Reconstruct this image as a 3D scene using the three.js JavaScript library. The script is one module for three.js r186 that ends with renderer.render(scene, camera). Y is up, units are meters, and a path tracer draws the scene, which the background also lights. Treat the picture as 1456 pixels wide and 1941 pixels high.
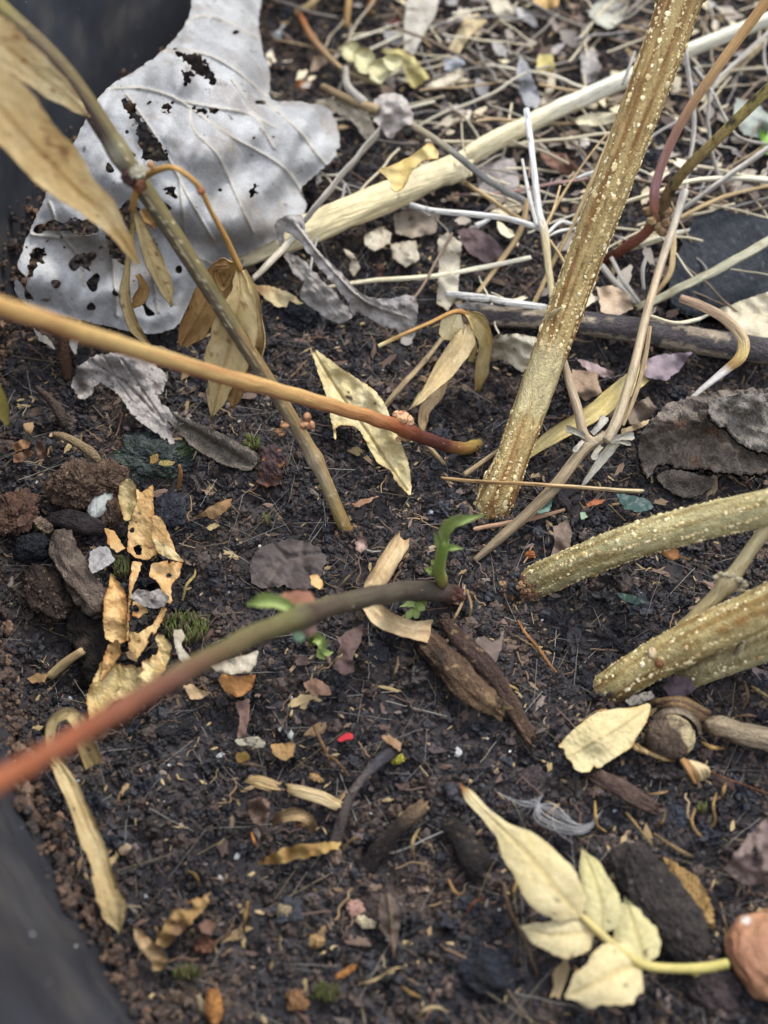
import * as THREE from 'three';
import { ImprovedNoise } from 'three/addons/math/ImprovedNoise.js';
import { mergeGeometries } from 'three/addons/utils/BufferGeometryUtils.js';

// ---------------------------------------------------------------- camera, sky, sun, exposure
const scene = new THREE.Scene();
const camera = new THREE.PerspectiveCamera(45, 0.75, 0.004, 20);
camera.position.set(0, 0.16, 0.11);
camera.lookAt(0, 0, 0);
camera.updateMatrixWorld(true);
camera.focus = 0.19;
camera.userData.fStop = 16;

const renderer = new THREE.WebGLRenderer({ antialias: true });
renderer.toneMapping = THREE.LinearToneMapping;
renderer.toneMappingExposure = 2.45;
renderer.shadowMap.enabled = true;

{ // one overcast sky: bright cloud overhead, a little dimmer to the horizon, soft cloud mottling
  const w = 256, h = 128, data = new Float32Array(w * h * 4), pn = new ImprovedNoise();
  for (let j = 0; j < h; j++) for (let i = 0; i < w; i++) {
    const el = ((j + 0.5) / h - 0.5) * Math.PI, az = (i + 0.5) / w * 2 * Math.PI;
    const x = Math.cos(el) * Math.cos(az), y = Math.sin(el), z = Math.cos(el) * Math.sin(az);
    const s = Math.max(0, y);
    let L = 0.55 + 0.55 * s;
    L *= 1 + 0.12 * pn.noise(x * 2.1 + 5, y * 3, z * 2.1) + 0.06 * pn.noise(x * 5, y * 6 + 3, z * 5);
    if (y < 0) L = 0.3;
    const k = (j * w + i) * 4;
    data[k] = L * 0.93; data[k + 1] = L * 0.985; data[k + 2] = L * 1.12; data[k + 3] = 1;
  }
  const sky = new THREE.DataTexture(data, w, h, THREE.RGBAFormat, THREE.FloatType);
  sky.mapping = THREE.EquirectangularReflectionMapping;
  sky.magFilter = THREE.LinearFilter; sky.minFilter = THREE.LinearFilter; sky.needsUpdate = true;
  scene.background = sky; scene.environment = sky;
}
const sun = new THREE.DirectionalLight(new THREE.Color(1, 0.96, 0.88), 1.5);
sun.position.set(0.55, 1.25, -0.75);
sun.castShadow = true; sun.shadow.radius = 26;
sun.shadow.mapSize.set(2048, 2048);
Object.assign(sun.shadow.camera, { left: -0.3, right: 0.3, top: 0.3, bottom: -0.3, near: 0.1, far: 4 });
scene.add(sun, sun.target);

// ---------------------------------------------------------------- numbers, noise, colour
const V3 = THREE.Vector3;
function rng(a) { return () => { a |= 0; a = a + 0x6D2B79F5 | 0; let t = Math.imul(a ^ a >>> 15, 1 | a); t = t + Math.imul(t ^ t >>> 7, 61 | t) ^ t; return ((t ^ t >>> 14) >>> 0) / 4294967296; }; }
const R0 = rng(77);
const perlin = new ImprovedNoise();
const nz = (x, y, z) => perlin.noise(x + 37.3, y + 11.7, z + 71.1);
const nP = (p, f, o = 0) => perlin.noise(p.x * f + o + 31.7, p.y * f + o * 0.7 + 17.3, p.z * f - o + 53.9);
const fbm = (p, f, o = 0) => nP(p, f, o) * 0.55 + nP(p, f * 2.1, o + 7) * 0.3 + nP(p, f * 4.3, o + 13) * 0.15;
const clamp = (x, a = 0, b = 1) => Math.min(b, Math.max(a, x));
const sstep = (a, b, x) => { const t = clamp((x - a) / (b - a)); return t * t * (3 - 2 * t); };
const lerp = (a, b, t) => a + (b - a) * t;
const _c = new THREE.Color(), _cc = new Map();
const C = (h) => { if (!_cc.has(h)) { _c.set(h); const l = 0.3 * _c.r + 0.55 * _c.g + 0.15 * _c.b, k = 0.03; _cc.set(h, [lerp(_c.r, l, k), lerp(_c.g, l, k), lerp(_c.b, l, k)]); } return _cc.get(h); };
const mix = (a, b, t) => [lerp(a[0], b[0], t), lerp(a[1], b[1], t), lerp(a[2], b[2], t)];
const mul = (a, k) => [a[0] * k, a[1] * k, a[2] * k];
const ramp = (stops, t) => { let i = 0; while (i < stops.length - 2 && t > stops[i + 1][0]) i++; return mix(C(stops[i][1]), C(stops[i + 1][1]), clamp((t - stops[i][0]) / (stops[i + 1][0] - stops[i][0]))); };

// ---------------------------------------------------------------- the place: a round pot, its soil, and where a sight line meets it
const EYE = camera.position.clone();
const FWD = new V3(0, 0, -1).transformDirection(camera.matrixWorld), UPV = new V3(0, 1, 0).transformDirection(camera.matrixWorld);
const FPX = 970.5 / Math.tan(Math.PI / 8);
const POT = { x: 0.104, z: -0.03, r: 0.17, flare: 0.158, rim: 0.078 };
const wallR = (y) => POT.r + POT.flare * y;
function soilY(x, z) { // gentle lie of the soil
  let y = 0.0022 * nz(x * 22, 3.1, z * 22) + 0.0012 * nz(x * 60, 9.1, z * 60);
  for (const [cx, cz, r, a] of PITS) { const d = ((x - cx) ** 2 + (z - cz) ** 2) / (r * r); if (d < 6) y += a * Math.exp(-d); }
  return y;
}
let PITS = [];
const dirOf = (px, py) => new V3((px - 728) / FPX, 0, 0).addScaledVector(UPV, (970.5 - py) / FPX).add(FWD);
function P(px, py, h = 0, gap = 0.0012) { // the point at height h over the soil on the sight line of a spot in the photograph, kept inside the pot
  const d = dirOf(px, py), p = new V3();
  let y = h;
  for (let i = 0; i < 8; i++) { p.copy(EYE).addScaledVector(d, (y - EYE.y) / d.y); y = soilY(p.x, p.z) + h; }
  const out = (q) => Math.hypot(q.x - POT.x, q.z - POT.z) > wallR(q.y) - gap;
  if (out(p)) {
    let a = 0, b = (p.y - EYE.y) / d.y;
    for (let i = 0; i < 22; i++) { const m = (a + b) / 2; out(p.copy(EYE).addScaledVector(d, m)) ? b = m : a = m; }
    p.copy(EYE).addScaledVector(d, a);
  }
  return p;
}
const unit = (p) => p.clone().sub(EYE).dot(FWD) / FPX; // metres per photograph pixel at p
{ const pit = (px, py, r, a) => { const p = P(px, py, 0); return [p.x, p.z, r, a]; };
  PITS = [pit(130, 1270, 0.011, -0.006), pit(420, 1400, 0.008, -0.003), pit(640, 1130, 0.02, 0.0015), pit(1080, 1200, 0.014, -0.002), pit(720, 1650, 0.012, -0.0025), pit(1330, 1010, 0.012, -0.003),
    pit(120, 880, 0.012, 0.0025), pit(560, 60, 0.02, -0.004), pit(900, 760, 0.012, -0.003), pit(1440, 700, 0.012, -0.003), pit(1150, 1060, 0.01, 0.002)]; }

// ---------------------------------------------------------------- materials: colour lies in the vertices
function noiseTex(w, h, octaves, lo, hi, gain = 1, srgb = false) { // tileable noise; octaves = [[cells across, cells up, weight]...]
  const acc = new Float32Array(w * h), sm = (t) => t * t * (3 - 2 * t); let seed = 11;
  for (const [cx, cy, wt] of octaves) { const r = rng(seed += 17), g = Float32Array.from({ length: cx * cy }, () => r() * 2 - 1);
    for (let j = 0; j < h; j++) { const y = j / h * cy, y0 = Math.floor(y), fy = sm(y - y0), a = (y0 % cy) * cx, b = ((y0 + 1) % cy) * cx;
      for (let i = 0; i < w; i++) { const x = i / w * cx, x0 = Math.floor(x) % cx, x1 = (x0 + 1) % cx, fx = sm(x - Math.floor(x)); acc[j * w + i] += wt * lerp(lerp(g[a + x0], g[a + x1], fx), lerp(g[b + x0], g[b + x1], fx), fy); } } }
  const d = new Uint8Array(w * h * 4); for (let i = 0; i < w * h; i++) { const v = Math.round(255 * lerp(lo, hi, clamp(0.5 + 0.5 * gain * acc[i]))); d[i * 4] = d[i * 4 + 1] = d[i * 4 + 2] = v; d[i * 4 + 3] = 255; }
  const t = new THREE.DataTexture(d, w, h); t.wrapS = t.wrapT = THREE.RepeatWrapping; t.magFilter = THREE.LinearFilter; t.minFilter = THREE.LinearMipmapLinearFilter; t.generateMipmaps = true; if (srgb) t.colorSpace = THREE.SRGBColorSpace; t.needsUpdate = true; return t;
}
const TX = {
  grain: noiseTex(512, 512, [[16, 16, 0.5], [40, 40, 0.4], [96, 96, 0.35], [200, 200, 0.25]], 0, 1, 1.1), grainC: noiseTex(512, 512, [[9, 9, 0.35], [34, 34, 0.4], [110, 110, 0.4], [220, 220, 0.3]], 0.85, 1, 1.1, true),
  fibre: noiseTex(512, 512, [[24, 3, 0.5], [60, 5, 0.45], [130, 9, 0.35], [60, 60, 0.12]], 0, 1, 1.1), fibreC: noiseTex(512, 512, [[18, 2, 0.4], [52, 4, 0.4], [140, 8, 0.35], [40, 40, 0.25]], 0.82, 1, 1.1, true),
  crack: noiseTex(512, 512, [[10, 6, 0.6], [26, 12, 0.45], [60, 34, 0.4], [150, 110, 0.3]], 0, 1, 1.2), crackC: noiseTex(512, 512, [[8, 5, 0.4], [30, 16, 0.4], [90, 60, 0.45], [200, 200, 0.3]], 0.78, 1, 1.1, true),
  leaf: noiseTex(512, 512, [[12, 12, 0.5], [30, 30, 0.4], [80, 80, 0.3]], 0, 1, 1.1),
};
const T = (map, bumpMap, bumpScale) => ({ map, bumpMap, bumpScale });
const mat = (o) => new THREE.MeshPhysicalMaterial({ vertexColors: true, roughness: 0.8, ...o });
const M = {
  soil: mat({ roughness: 0.82, specularIntensity: 0.55 }),
  crumb: mat({ vertexColors: false, roughness: 0.62, specularIntensity: 0.55 }),
  chip: mat({ vertexColors: false, roughness: 0.75, specularIntensity: 0.5 }),
  fibre: mat({ vertexColors: false, roughness: 0.6, specularIntensity: 0.5 }),
  leaf: mat({ ...T(TX.grainC, TX.leaf, 0.00006), roughness: 0.62, specularIntensity: 0.4, transmission: 0.22 }),
  wetleaf: mat({ ...T(TX.grainC, TX.leaf, 0.00012), roughness: 0.42, specularIntensity: 0.6, transmission: 0.15 }),
  grey: mat({ ...T(TX.grainC, TX.grain, 0.0001), roughness: 0.8, specularIntensity: 0.3, transmission: 0.12 }),
  bigleaf: mat({ ...T(TX.grainC, TX.leaf, 0.00004), roughness: 0.75, specularIntensity: 0.3, transmission: 0.15 }),
  green: mat({ ...T(TX.grainC, TX.leaf, 0.00006), roughness: 0.45, specularIntensity: 0.5, transmission: 0.3 }),
  stem: mat({ ...T(TX.crackC, TX.crack, 0.0003), roughness: 0.7, specularIntensity: 0.4 }),
  smooth: mat({ ...T(TX.fibreC, TX.fibre, 0.00008), roughness: 0.45, specularIntensity: 0.55 }),
  straw: mat({ ...T(TX.fibreC, TX.fibre, 0.00022), roughness: 0.55, specularIntensity: 0.45 }),
  bark: mat({ ...T(TX.crackC, TX.crack, 0.0006), roughness: 0.88, specularIntensity: 0.3 }),
  wart: mat({ vertexColors: false, roughness: 0.7, specularIntensity: 0.4 }),
  pot: mat({ roughness: 0.42, specularIntensity: 0.8 }),
  glaze: mat({ ...T(TX.grainC, TX.grain, 0.0001), roughness: 0.55, specularIntensity: 0.6 }),
};

// ---------------------------------------------------------------- geometry makers
function geo(pos, nor, col, idx, uv) {
  const g = new THREE.BufferGeometry();
  g.setAttribute('position', new THREE.Float32BufferAttribute(pos, 3));
  g.setIndex(idx);
  if (nor) g.setAttribute('normal', new THREE.Float32BufferAttribute(nor, 3)); else g.computeVertexNormals();
  g.setAttribute('color', new THREE.Float32BufferAttribute(col, 3));
  if (uv) g.setAttribute('uv', new THREE.Float32BufferAttribute(uv, 2));
  return g;
}
const spline = (pts) => new THREE.CatmullRomCurve3(pts, false, 'centripetal');

/* a stalk, twig or blade along spots [px, py, height, half-width px] ; flat squeezes it, roll turns the flat side */
function tube(pts, o = {}) {
  const q = pts.map(([x, y, h]) => P(x, y, h)), rad = pts.map((p, i) => (p[3] ?? o.r ?? 8) * unit(q[i]));
  const cv = spline(q), plen = pts.slice(1).reduce((s, p, i) => s + Math.hypot(p[0] - pts[i][0], p[1] - pts[i][1]), 0);
  const n = o.n ?? Math.max(6, Math.min(260, Math.round(plen / (o.step ?? 7)))), m = o.m ?? 10, L = cv.getLength();
  const pos = [], col = [], idx = [], uv = [], T = new V3(), N = new V3(), B = new V3(), p = new V3();
  const ex = (pts.length - 1) / (pts.length - 1 - (o.ext ?? 0)); // ext: last points that run on out of the picture, past t = 1
  const flat = o.flat ?? 1, sd = o.seed ?? pts[0][0] * 0.13 + pts[0][1] * 0.07;
  for (let i = 0; i <= n; i++) {
    const t = i / n; cv.getPoint(t, p); cv.getTangent(t, T);
    N.copy(EYE).sub(p); N.addScaledVector(T, -N.dot(T)).normalize(); B.crossVectors(T, N);
    const f = t * (pts.length - 1), k = Math.min(pts.length - 2, Math.floor(f));
    let r = lerp(rad[k], rad[k + 1], sstep(0, 1, f - k));
    if (o.rf) r *= o.rf(t * ex);
    if (o.bend) { const bx = o.bend * r; p.addScaledVector(B, bx * nz(t * L * 260, sd, 1.3)).addScaledVector(N, bx * nz(t * L * 260, sd, 9.3)); }
    const roll = (o.roll ?? 0) + (o.twist ?? 0) * t;
    for (let j = 0; j < m; j++) {
      const a = j / m * 2 * Math.PI, ca = Math.cos(a) * flat, sa = Math.sin(a);
      const cx = ca * Math.cos(roll) - sa * Math.sin(roll), sx = ca * Math.sin(roll) + sa * Math.cos(roll);
      let rr = r;
      if (o.rough) rr *= 1 + o.rough * (nz(Math.cos(a) * 1.7 + sd, Math.sin(a) * 1.7, t * L * (o.rl ?? 300)) + 0.5 * nz(Math.cos(a) * 5 + sd, Math.sin(a) * 5, t * L * 700));
      if (o.ridge) rr *= 1 + o.ridge[1] * Math.cos(a * o.ridge[0] + 2 * nz(t * L * 40, sd, 0));
      if (o.disp) rr += o.disp(t, a, r);
      if (o.groove) { const q = nz(Math.cos(a) * 2.3 + sd, Math.sin(a) * 2.3, t * L * 22), q2 = nz(Math.cos(a) * 4.5 - sd, Math.sin(a) * 4.5, t * L * 45); rr *= 1 - o.groove * (Math.exp(-((q / 0.07) ** 2)) + 0.6 * Math.exp(-((q2 / 0.06) ** 2))); }
      const v = new V3().copy(p).addScaledVector(N, cx * rr).addScaledVector(B, sx * rr);
      if (o.jag && (i === 0 || i === n)) v.addScaledVector(T, (i ? 1 : -1) * o.jag * r * nz(Math.cos(a) * 2 + sd, Math.sin(a) * 2, i));
      pos.push(v.x, v.y, v.z);
      const c = o.col({ t: t * ex, a, p: v, len: t * L, sd }); col.push(c[0], c[1], c[2]);
      const ua = (a + Math.PI / 2) % (2 * Math.PI); uv.push((ua < Math.PI ? ua : 2 * Math.PI - ua) * r * 100 + sd, t * L * 100 + sd);
    }
    if (i) for (let j = 0; j < m; j++) { const A = (i - 1) * m + j, B2 = (i - 1) * m + (j + 1) % m; idx.push(A, B2, A + m, B2, B2 + m, A + m); }
  }
  for (const e of [0, n]) { // rounded or broken ends
    const t = e / n; cv.getPoint(t, p); cv.getTangent(t, T); const at = pos.length / 3;
    p.addScaledVector(T, (e ? 1 : -1) * (o.cap ?? 0.35) * rad[e ? rad.length - 1 : 0] * (o.rf ? o.rf(t * ex) : 1)); pos.push(p.x, p.y, p.z); uv.push(sd, t * L * 100 + sd);
    const c = o.endCol ? C(o.endCol) : o.col({ t: t * ex, a: 0, p: p.clone(), len: t * L, sd }); col.push(c[0], c[1], c[2]);
    for (let j = 0; j < m; j++) { const A = e * m + j, B2 = e * m + (j + 1) % m; e ? idx.push(A, B2, at) : idx.push(B2, A, at); }
  }
  const g = geo(pos, null, col, idx, uv); g.userData = { cv, rad, L, pts, ex };
  return g;
}

/* give a sheet of triangles its thickness, rim walls included, facing the eye first */
function solid(pos, col, idx, th, uv) {
  const g = new THREE.BufferGeometry(); g.setAttribute('position', new THREE.Float32BufferAttribute(pos, 3)); g.setIndex(idx); g.computeVertexNormals();
  const nr = g.attributes.normal.array, n = pos.length / 3; let s = 0;
  for (let i = 0; i < n; i++) s += nr[i * 3] * (EYE.x - pos[i * 3]) + nr[i * 3 + 1] * (EYE.y - pos[i * 3 + 1]) + nr[i * 3 + 2] * (EYE.z - pos[i * 3 + 2]);
  const fl = s < 0 ? -1 : 1, p2 = Array.from(pos), n2 = [], c2 = col.concat(col), i2 = [], edge = new Map();
  for (let i = 0; i < n * 3; i++) { n2.push(nr[i] * fl); }
  const dn = th > 0.0003 ? 0.15 : 1; for (let i = 0; i < n; i++) { const x = nr[i * 3] * fl * dn, y = nr[i * 3 + 1] * fl * dn + (1 - dn), z = nr[i * 3 + 2] * fl * dn, l = th / Math.hypot(x, y, z); p2.push(pos[i * 3] - x * l, pos[i * 3 + 1] - y * l, pos[i * 3 + 2] - z * l); for (let k = 0; k < 3; k++) n2.push(-nr[i * 3 + k] * fl); }
  for (let i = 0; i < idx.length; i += 3) {
    let [a, b, c] = [idx[i], idx[i + 1], idx[i + 2]]; if (fl < 0) [b, c] = [c, b];
    i2.push(a, b, c, a + n, c + n, b + n);
    for (const [u, v] of [[a, b], [b, c], [c, a]]) { const k = v * 1e6 + u; edge.has(k) ? edge.delete(k) : edge.set(u * 1e6 + v, [u, v]); }
  }
  for (const [u, v] of edge.values()) i2.push(v, u, u + n, v, u + n, v + n);
  return geo(p2, n2, c2, i2, uv ? uv.concat(uv) : null);
}
const segDist = (x, y, L) => { let m = 1e9; for (let i = 0; i < L.length - 1; i++) { const [ax, ay] = L[i], bx = L[i + 1][0] - ax, by = L[i + 1][1] - ay, t = clamp(((x - ax) * bx + (y - ay) * by) / (bx * bx + by * by + 1e-9)); m = Math.min(m, (x - ax - t * bx) ** 2 + (y - ay - t * by) ** 2); } return Math.sqrt(m); };
function smoothRing(o, k = 5) {
  const c = new THREE.CatmullRomCurve3(o.map((p) => new V3(p[0], p[1], (p[2] ?? 0) * 1e4)), true, 'centripetal'); return c.getPoints(o.length * k).slice(0, -1).map((p) => [p.x, p.y, p.z / 1e4]);
}
function ringDist(x, y, ring) { let inside = false; for (let i = 0, j = ring.length - 1; i < ring.length; j = i++) { const a = ring[i], b = ring[j]; if ((a[1] > y) !== (b[1] > y) && x < (b[0] - a[0]) * (y - a[1]) / (b[1] - a[1]) + a[0]) inside = !inside; } const d = segDist(x, y, [...ring, ring[0]]); return inside ? d : -d; }

/* a leaf, scrap or flake with the outline [px, py, height]; holes, veins, raised places and wrinkles optional */
function sheet(outline, o = {}) {
  const dh = o.h ?? 0.002, raw = outline.map((p) => [p[0], p[1], p[2] ?? dh]);
  const ring = o.sharp ? raw : smoothRing(raw, 4), holes = (o.holes ?? []).map((r) => smoothRing(r, 3)), veins = (o.veins ?? []).map((v) => v.length > 2 ? new THREE.SplineCurve(v.map(([x, y]) => new THREE.Vector2(x, y))).getPoints(v.length * 4).map((p) => [p.x, p.y]) : v);
  const ctrl = [...ring.filter((_, i) => i % (o.sharp ? 1 : 2) === 0), ...(o.ctrl ?? [])], cw = o.ctrlWeight ?? 3;
  let x0 = 1e9, x1 = -1e9, y0 = 1e9, y1 = -1e9; for (const [x, y] of ring) { x0 = Math.min(x0, x); x1 = Math.max(x1, x); y0 = Math.min(y0, y); y1 = Math.max(y1, y); }
  const res = o.res ?? clamp(Math.max(x1 - x0, y1 - y0) / 34, 2.2, 5), sd = o.seed ?? x0 * 0.11 + y0 * 0.07, rg = o.rag ?? 0, rf = o.ragF ?? 0.09;
  const nx = Math.ceil((x1 - x0) / res) + 3, ny = Math.ceil((y1 - y0) / res) + 3; x0 -= res * 1.5; y0 -= res * 1.5;
  const S = new Float32Array(nx * ny);
  for (let j = 0; j < ny; j++) for (let i = 0; i < nx; i++) {
    const x = x0 + i * res, y = y0 + j * res; let d = ringDist(x, y, ring);
    const w = rg ? rg * (nz(x * rf, y * rf, sd) + 0.5 * nz(x * rf * 2.7, y * rf * 2.7, sd)) : 0; d += w;
    for (const h of holes) d = Math.min(d, -ringDist(x, y, h) + (o.holeRag ?? 0) * (nz(x * 0.12, y * 0.12, sd + 4) + 0.6 * nz(x * 0.3, y * 0.3, sd + 8)));
    if (o.pores) for (const [f, th, amp, fn] of o.pores) { const k = fn ? fn(x, y) : 0; d = Math.min(d, (th - k - nz(x * f, y * f, sd + 19)) * amp); }
    S[j * nx + i] = d || 1e-4;
  }
  const pos = [], col = [], idx = [], uv = [], at = new Map();
  const vert = (x, y, key, d) => {
    if (at.has(key)) return at.get(key);
    let sw = 0, sh = 0; for (let i = 0; i < ctrl.length; i++) { const c = ctrl[i], k = (c[0] - x) ** 2 + (c[1] - y) ** 2 + (o.soft ?? 160); const w = (i >= ctrl.length - (o.ctrl?.length ?? 0) ? cw : 1) / (k * Math.sqrt(k)); sw += w; sh += w * c[2]; }
    let h = sh / sw, v = 0;
    for (const L of veins) v = Math.max(v, 1 - segDist(x, y, L) / (o.vw ?? 3.5));
    const u0 = 8.3e-5;
    if (o.wrinkle) h += o.wrinkle * (nz(x * 0.016, y * 0.016, sd) + 0.6 * nz(x * 0.05, y * 0.05, sd + 3));
    if (o.fine) h += o.fine * (nz(x * 0.15, y * 0.15, sd + 5) + 0.6 * nz(x * 0.37, y * 0.37, sd));
    if (o.cup) h += o.cup * Math.exp(-Math.max(0, d) / (o.cupW ?? 9));
    if (v > 0) h += (o.vh ?? 0.00018) * v;
    if (o.hf) h += o.hf(x, y, d);
    const p = P(x, y, Math.max(h, o.min ?? 0.0004)); pos.push(p.x, p.y, p.z); uv.push(p.x * 100 + sd, p.z * 100 - p.y * 60);
    const c = o.col({ px: x, py: y, d, v: Math.max(0, v), p, sd }); col.push(c[0], c[1], c[2]);
    at.set(key, pos.length / 3 - 1); return pos.length / 3 - 1;
  };
  for (let j = 0; j < ny - 1; j++) for (let i = 0; i < nx - 1; i++) {
    const cs = [[i, j], [i + 1, j], [i + 1, j + 1], [i, j + 1]], s = cs.map(([a, b]) => S[b * nx + a]);
    if (s.every((k) => k < 0)) continue;
    const poly = [];
    for (let k = 0; k < 4; k++) {
      const [a, b] = cs[k], [c, d] = cs[(k + 1) % 4], sa = s[k], sb = s[(k + 1) % 4];
      if (sa > 0) poly.push(vert(x0 + a * res, y0 + b * res, b * nx + a, sa));
      if (sa > 0 !== sb > 0) { const t = clamp(sa / (sa - sb), 0.04, 0.96), e1 = b * nx + a, e2 = d * nx + c; poly.push(vert(x0 + lerp(a, c, t) * res, y0 + lerp(b, d, t) * res, Math.min(e1, e2) * 1e5 + Math.max(e1, e2) + 1e9, 0)); }
    }
    for (let k = 1; k < poly.length - 1; k++) idx.push(poly[0], poly[k], poly[k + 1]);
  }
  return solid(pos, col, idx, o.th ?? 0.00016, uv);
}

/* a leaf or ribbon along a midrib [px, py, height]; w = [[t, left px, right px]...]; fold lifts both halves, curl rolls the margins */
function ribLeaf(rib, w, o = {}) {
  const q = rib.map(([x, y, h]) => P(x, y, h)), cv = spline(q), nu = o.nu ?? 44, nv = o.nv ?? 14, pos = [], col = [], idx = [], uv = [], T = new V3(), N = new V3(), B = new V3(), p = new V3();
  const sd = o.seed ?? rib[0][0] * 0.17 + rib[0][1] * 0.05;
  const wid = (t) => { let i = 0; while (i < w.length - 2 && t > w[i + 1][0]) i++; const k = sstep(0, 1, (t - w[i][0]) / (w[i + 1][0] - w[i][0])); return [lerp(w[i][1], w[i + 1][1], k), lerp(w[i][2] ?? w[i][1], w[i + 1][2] ?? w[i + 1][1], k)]; };
  const keep = [];
  for (let i = 0; i <= nu; i++) {
    const t = i / nu; cv.getPoint(t, p); cv.getTangent(t, T);
    N.copy(EYE).sub(p); N.addScaledVector(T, -N.dot(T)).normalize(); B.crossVectors(T, N);
    const rl = (o.roll ?? 0) + (o.twist ?? 0) * t; const N2 = N.clone().multiplyScalar(Math.cos(rl)).addScaledVector(B, Math.sin(rl)), B2 = B.clone().multiplyScalar(Math.cos(rl)).addScaledVector(N, -Math.sin(rl));
    const [wl, wr] = wid(t), u = unit(p);
    for (let j = 0; j <= nv; j++) {
      const v = j / nv * 2 - 1; let ww = (v < 0 ? wl : wr) * u; ww *= 1 + Math.abs(v) * ((o.rag ?? 0.1) * nz(t * 9, v < 0 ? 3 : 8, sd) + (o.nick ?? 0.05) * nz(t * 34, v < 0 ? 5 : 2, sd));
      const a = (o.curl ?? 0) * Math.abs(v), f = (o.fold ?? 0);
      const across = (o.curl ? Math.sin(a) / (o.curl) : Math.abs(v)) * Math.sign(v) * ww * Math.cos(f), lift = (o.curl ? (1 - Math.cos(a)) / o.curl : 0) * ww * (o.curlSign ?? 1) + Math.abs(v) * ww * Math.sin(f);
      const wob = (o.wave ?? 0) * u * (nz(t * 5 + v, v * 2, sd) + 0.5 * nz(t * 14, v * 5, sd)) - (Math.abs(v) < 0.08 ? (o.keel ?? 0) * u : 0);
      const s = new V3().copy(p).addScaledVector(B2, across).addScaledVector(N2, lift + wob);
      pos.push(s.x, s.y, s.z); uv.push(v * ww * 100 + sd, t * cv.getLength() * 100 + sd); keep.push(o.hole ? !o.hole(t, v) : true);
      const c = o.col({ u: t, v: Math.max(0, 1 - Math.abs(v) * 7), x: v, d: (1 - Math.abs(v)) * 20 + (t < 0.04 || t > 0.96 ? 0 : 2), p: s, sd }); col.push(c[0], c[1], c[2]);
      if (i && j) { const A = (i - 1) * (nv + 1) + j - 1, D = i * (nv + 1) + j - 1; if (keep[A] && keep[D] && keep[A + 1] && keep[D + 1]) idx.push(A, D, A + 1, A + 1, D, D + 1); }
    }
  }
  return solid(pos, col, idx, o.th ?? 0.00016, uv);
}

/* an irregular lump with half-sizes [a, b, c] px, turned by yaw, resting at px, py */
function lump(px, py, h, [a, b, c], o = {}) {
  const g0 = new THREE.IcosahedronGeometry(1, o.detail ?? 20), p0 = P(px, py, h), u = unit(p0), sd = px * 0.31 + py * 0.17;
  const ps = g0.attributes.position, mapv = new Map(), pos = [], col = [], idx = [], uv = [], d = new V3();
  const e = new THREE.Euler(o.pitch ?? 0, o.yaw ?? 0, o.tilt ?? 0, 'YXZ');
  for (let i = 0; i < ps.count; i++) {
    d.fromBufferAttribute(ps, i); const key = `${d.x.toFixed(4)},${d.y.toFixed(4)},${d.z.toFixed(4)}`;
    if (!mapv.has(key)) {
      mapv.set(key, pos.length / 3);
      const f = o.f ?? 1.6; let r = 1 + (o.rough ?? 0.25) * (nz(d.x * f + sd, d.y * f, d.z * f) + 0.5 * nz(d.x * f * 2.4, d.y * f * 2.4 + sd, d.z * f * 2.4)) + (o.fine ?? 0.04) * (nz(d.x * 9 + sd, d.y * 9, d.z * 9) + nz(d.x * 20 + sd, d.y * 20, d.z * 20));
      const bx = o.box ? (q) => Math.sign(q) * Math.abs(q) ** o.box : (q) => q; const v = new V3(bx(d.x) * a, bx(d.y) * b, bx(d.z) * c).multiplyScalar(r * u).applyEuler(e).add(p0);
      pos.push(v.x, v.y, v.z); uv.push(v.x * 100 + v.y * 50 + sd, v.z * 100 - v.y * 60); const k = o.col({ p: v, dir: d, r, sd, d: 99, v: 0, t: 0.5, a: 0 }); col.push(k[0], k[1], k[2]);
    }
    idx.push(mapv.get(key));
  }
  return geo(pos, null, col, idx, uv);
}

// ---------------------------------------------------------------- colouring: matter only, in mottles, grain, spots and veins
const leafCol = (a, b, o = {}) => (s) => {
  let c = mix(C(a), C(b), sstep(-0.35, 0.4, fbm(s.p, o.f ?? 170, s.sd) + (o.tilt ? o.tilt(s) : 0)));
  c = mul(c, 1 + (o.grain ?? 0.14) * (nP(s.p, 2600, 3) + 0.6 * nP(s.p, 5200, 9)));
  if (o.edge && s.d < (o.ew ?? 5)) c = mix(c, C(o.edge), (1 - s.d / (o.ew ?? 5)) * 0.75 * sstep(-0.3, 0.3, nP(s.p, 420, 5)));
  if (o.lat && s.u !== undefined) { const q = (s.u - Math.abs(s.x) * 0.16 + 0.015 * nP(s.p, 500, 3)) * o.lat, f = Math.abs(q - Math.round(q)); c = mix(c, C(o.vein), 0.32 * sstep(0.13, 0.02, f) * sstep(1, 0.75, Math.abs(s.x))); }
  if (o.vein && s.v > 0) c = mix(c, C(o.vein), Math.min(1, s.v * 1.2) * (o.vs ?? 0.6));
  if (o.spot) { const k = nP(s.p, o.sf ?? 900, 21) + 0.4 * nP(s.p, 2400, 4); c = mix(c, C(o.spot), sstep(o.st ?? 0.42, (o.st ?? 0.42) + 0.1, k) * 0.85); }
  if (o.patch) c = mix(c, C(o.patch), sstep(o.pt ?? 0.12, (o.pt ?? 0.12) + 0.18, fbm(s.p, o.pf ?? 260, 41)) * (o.ps ?? 0.8));
  return c;
};
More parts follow.
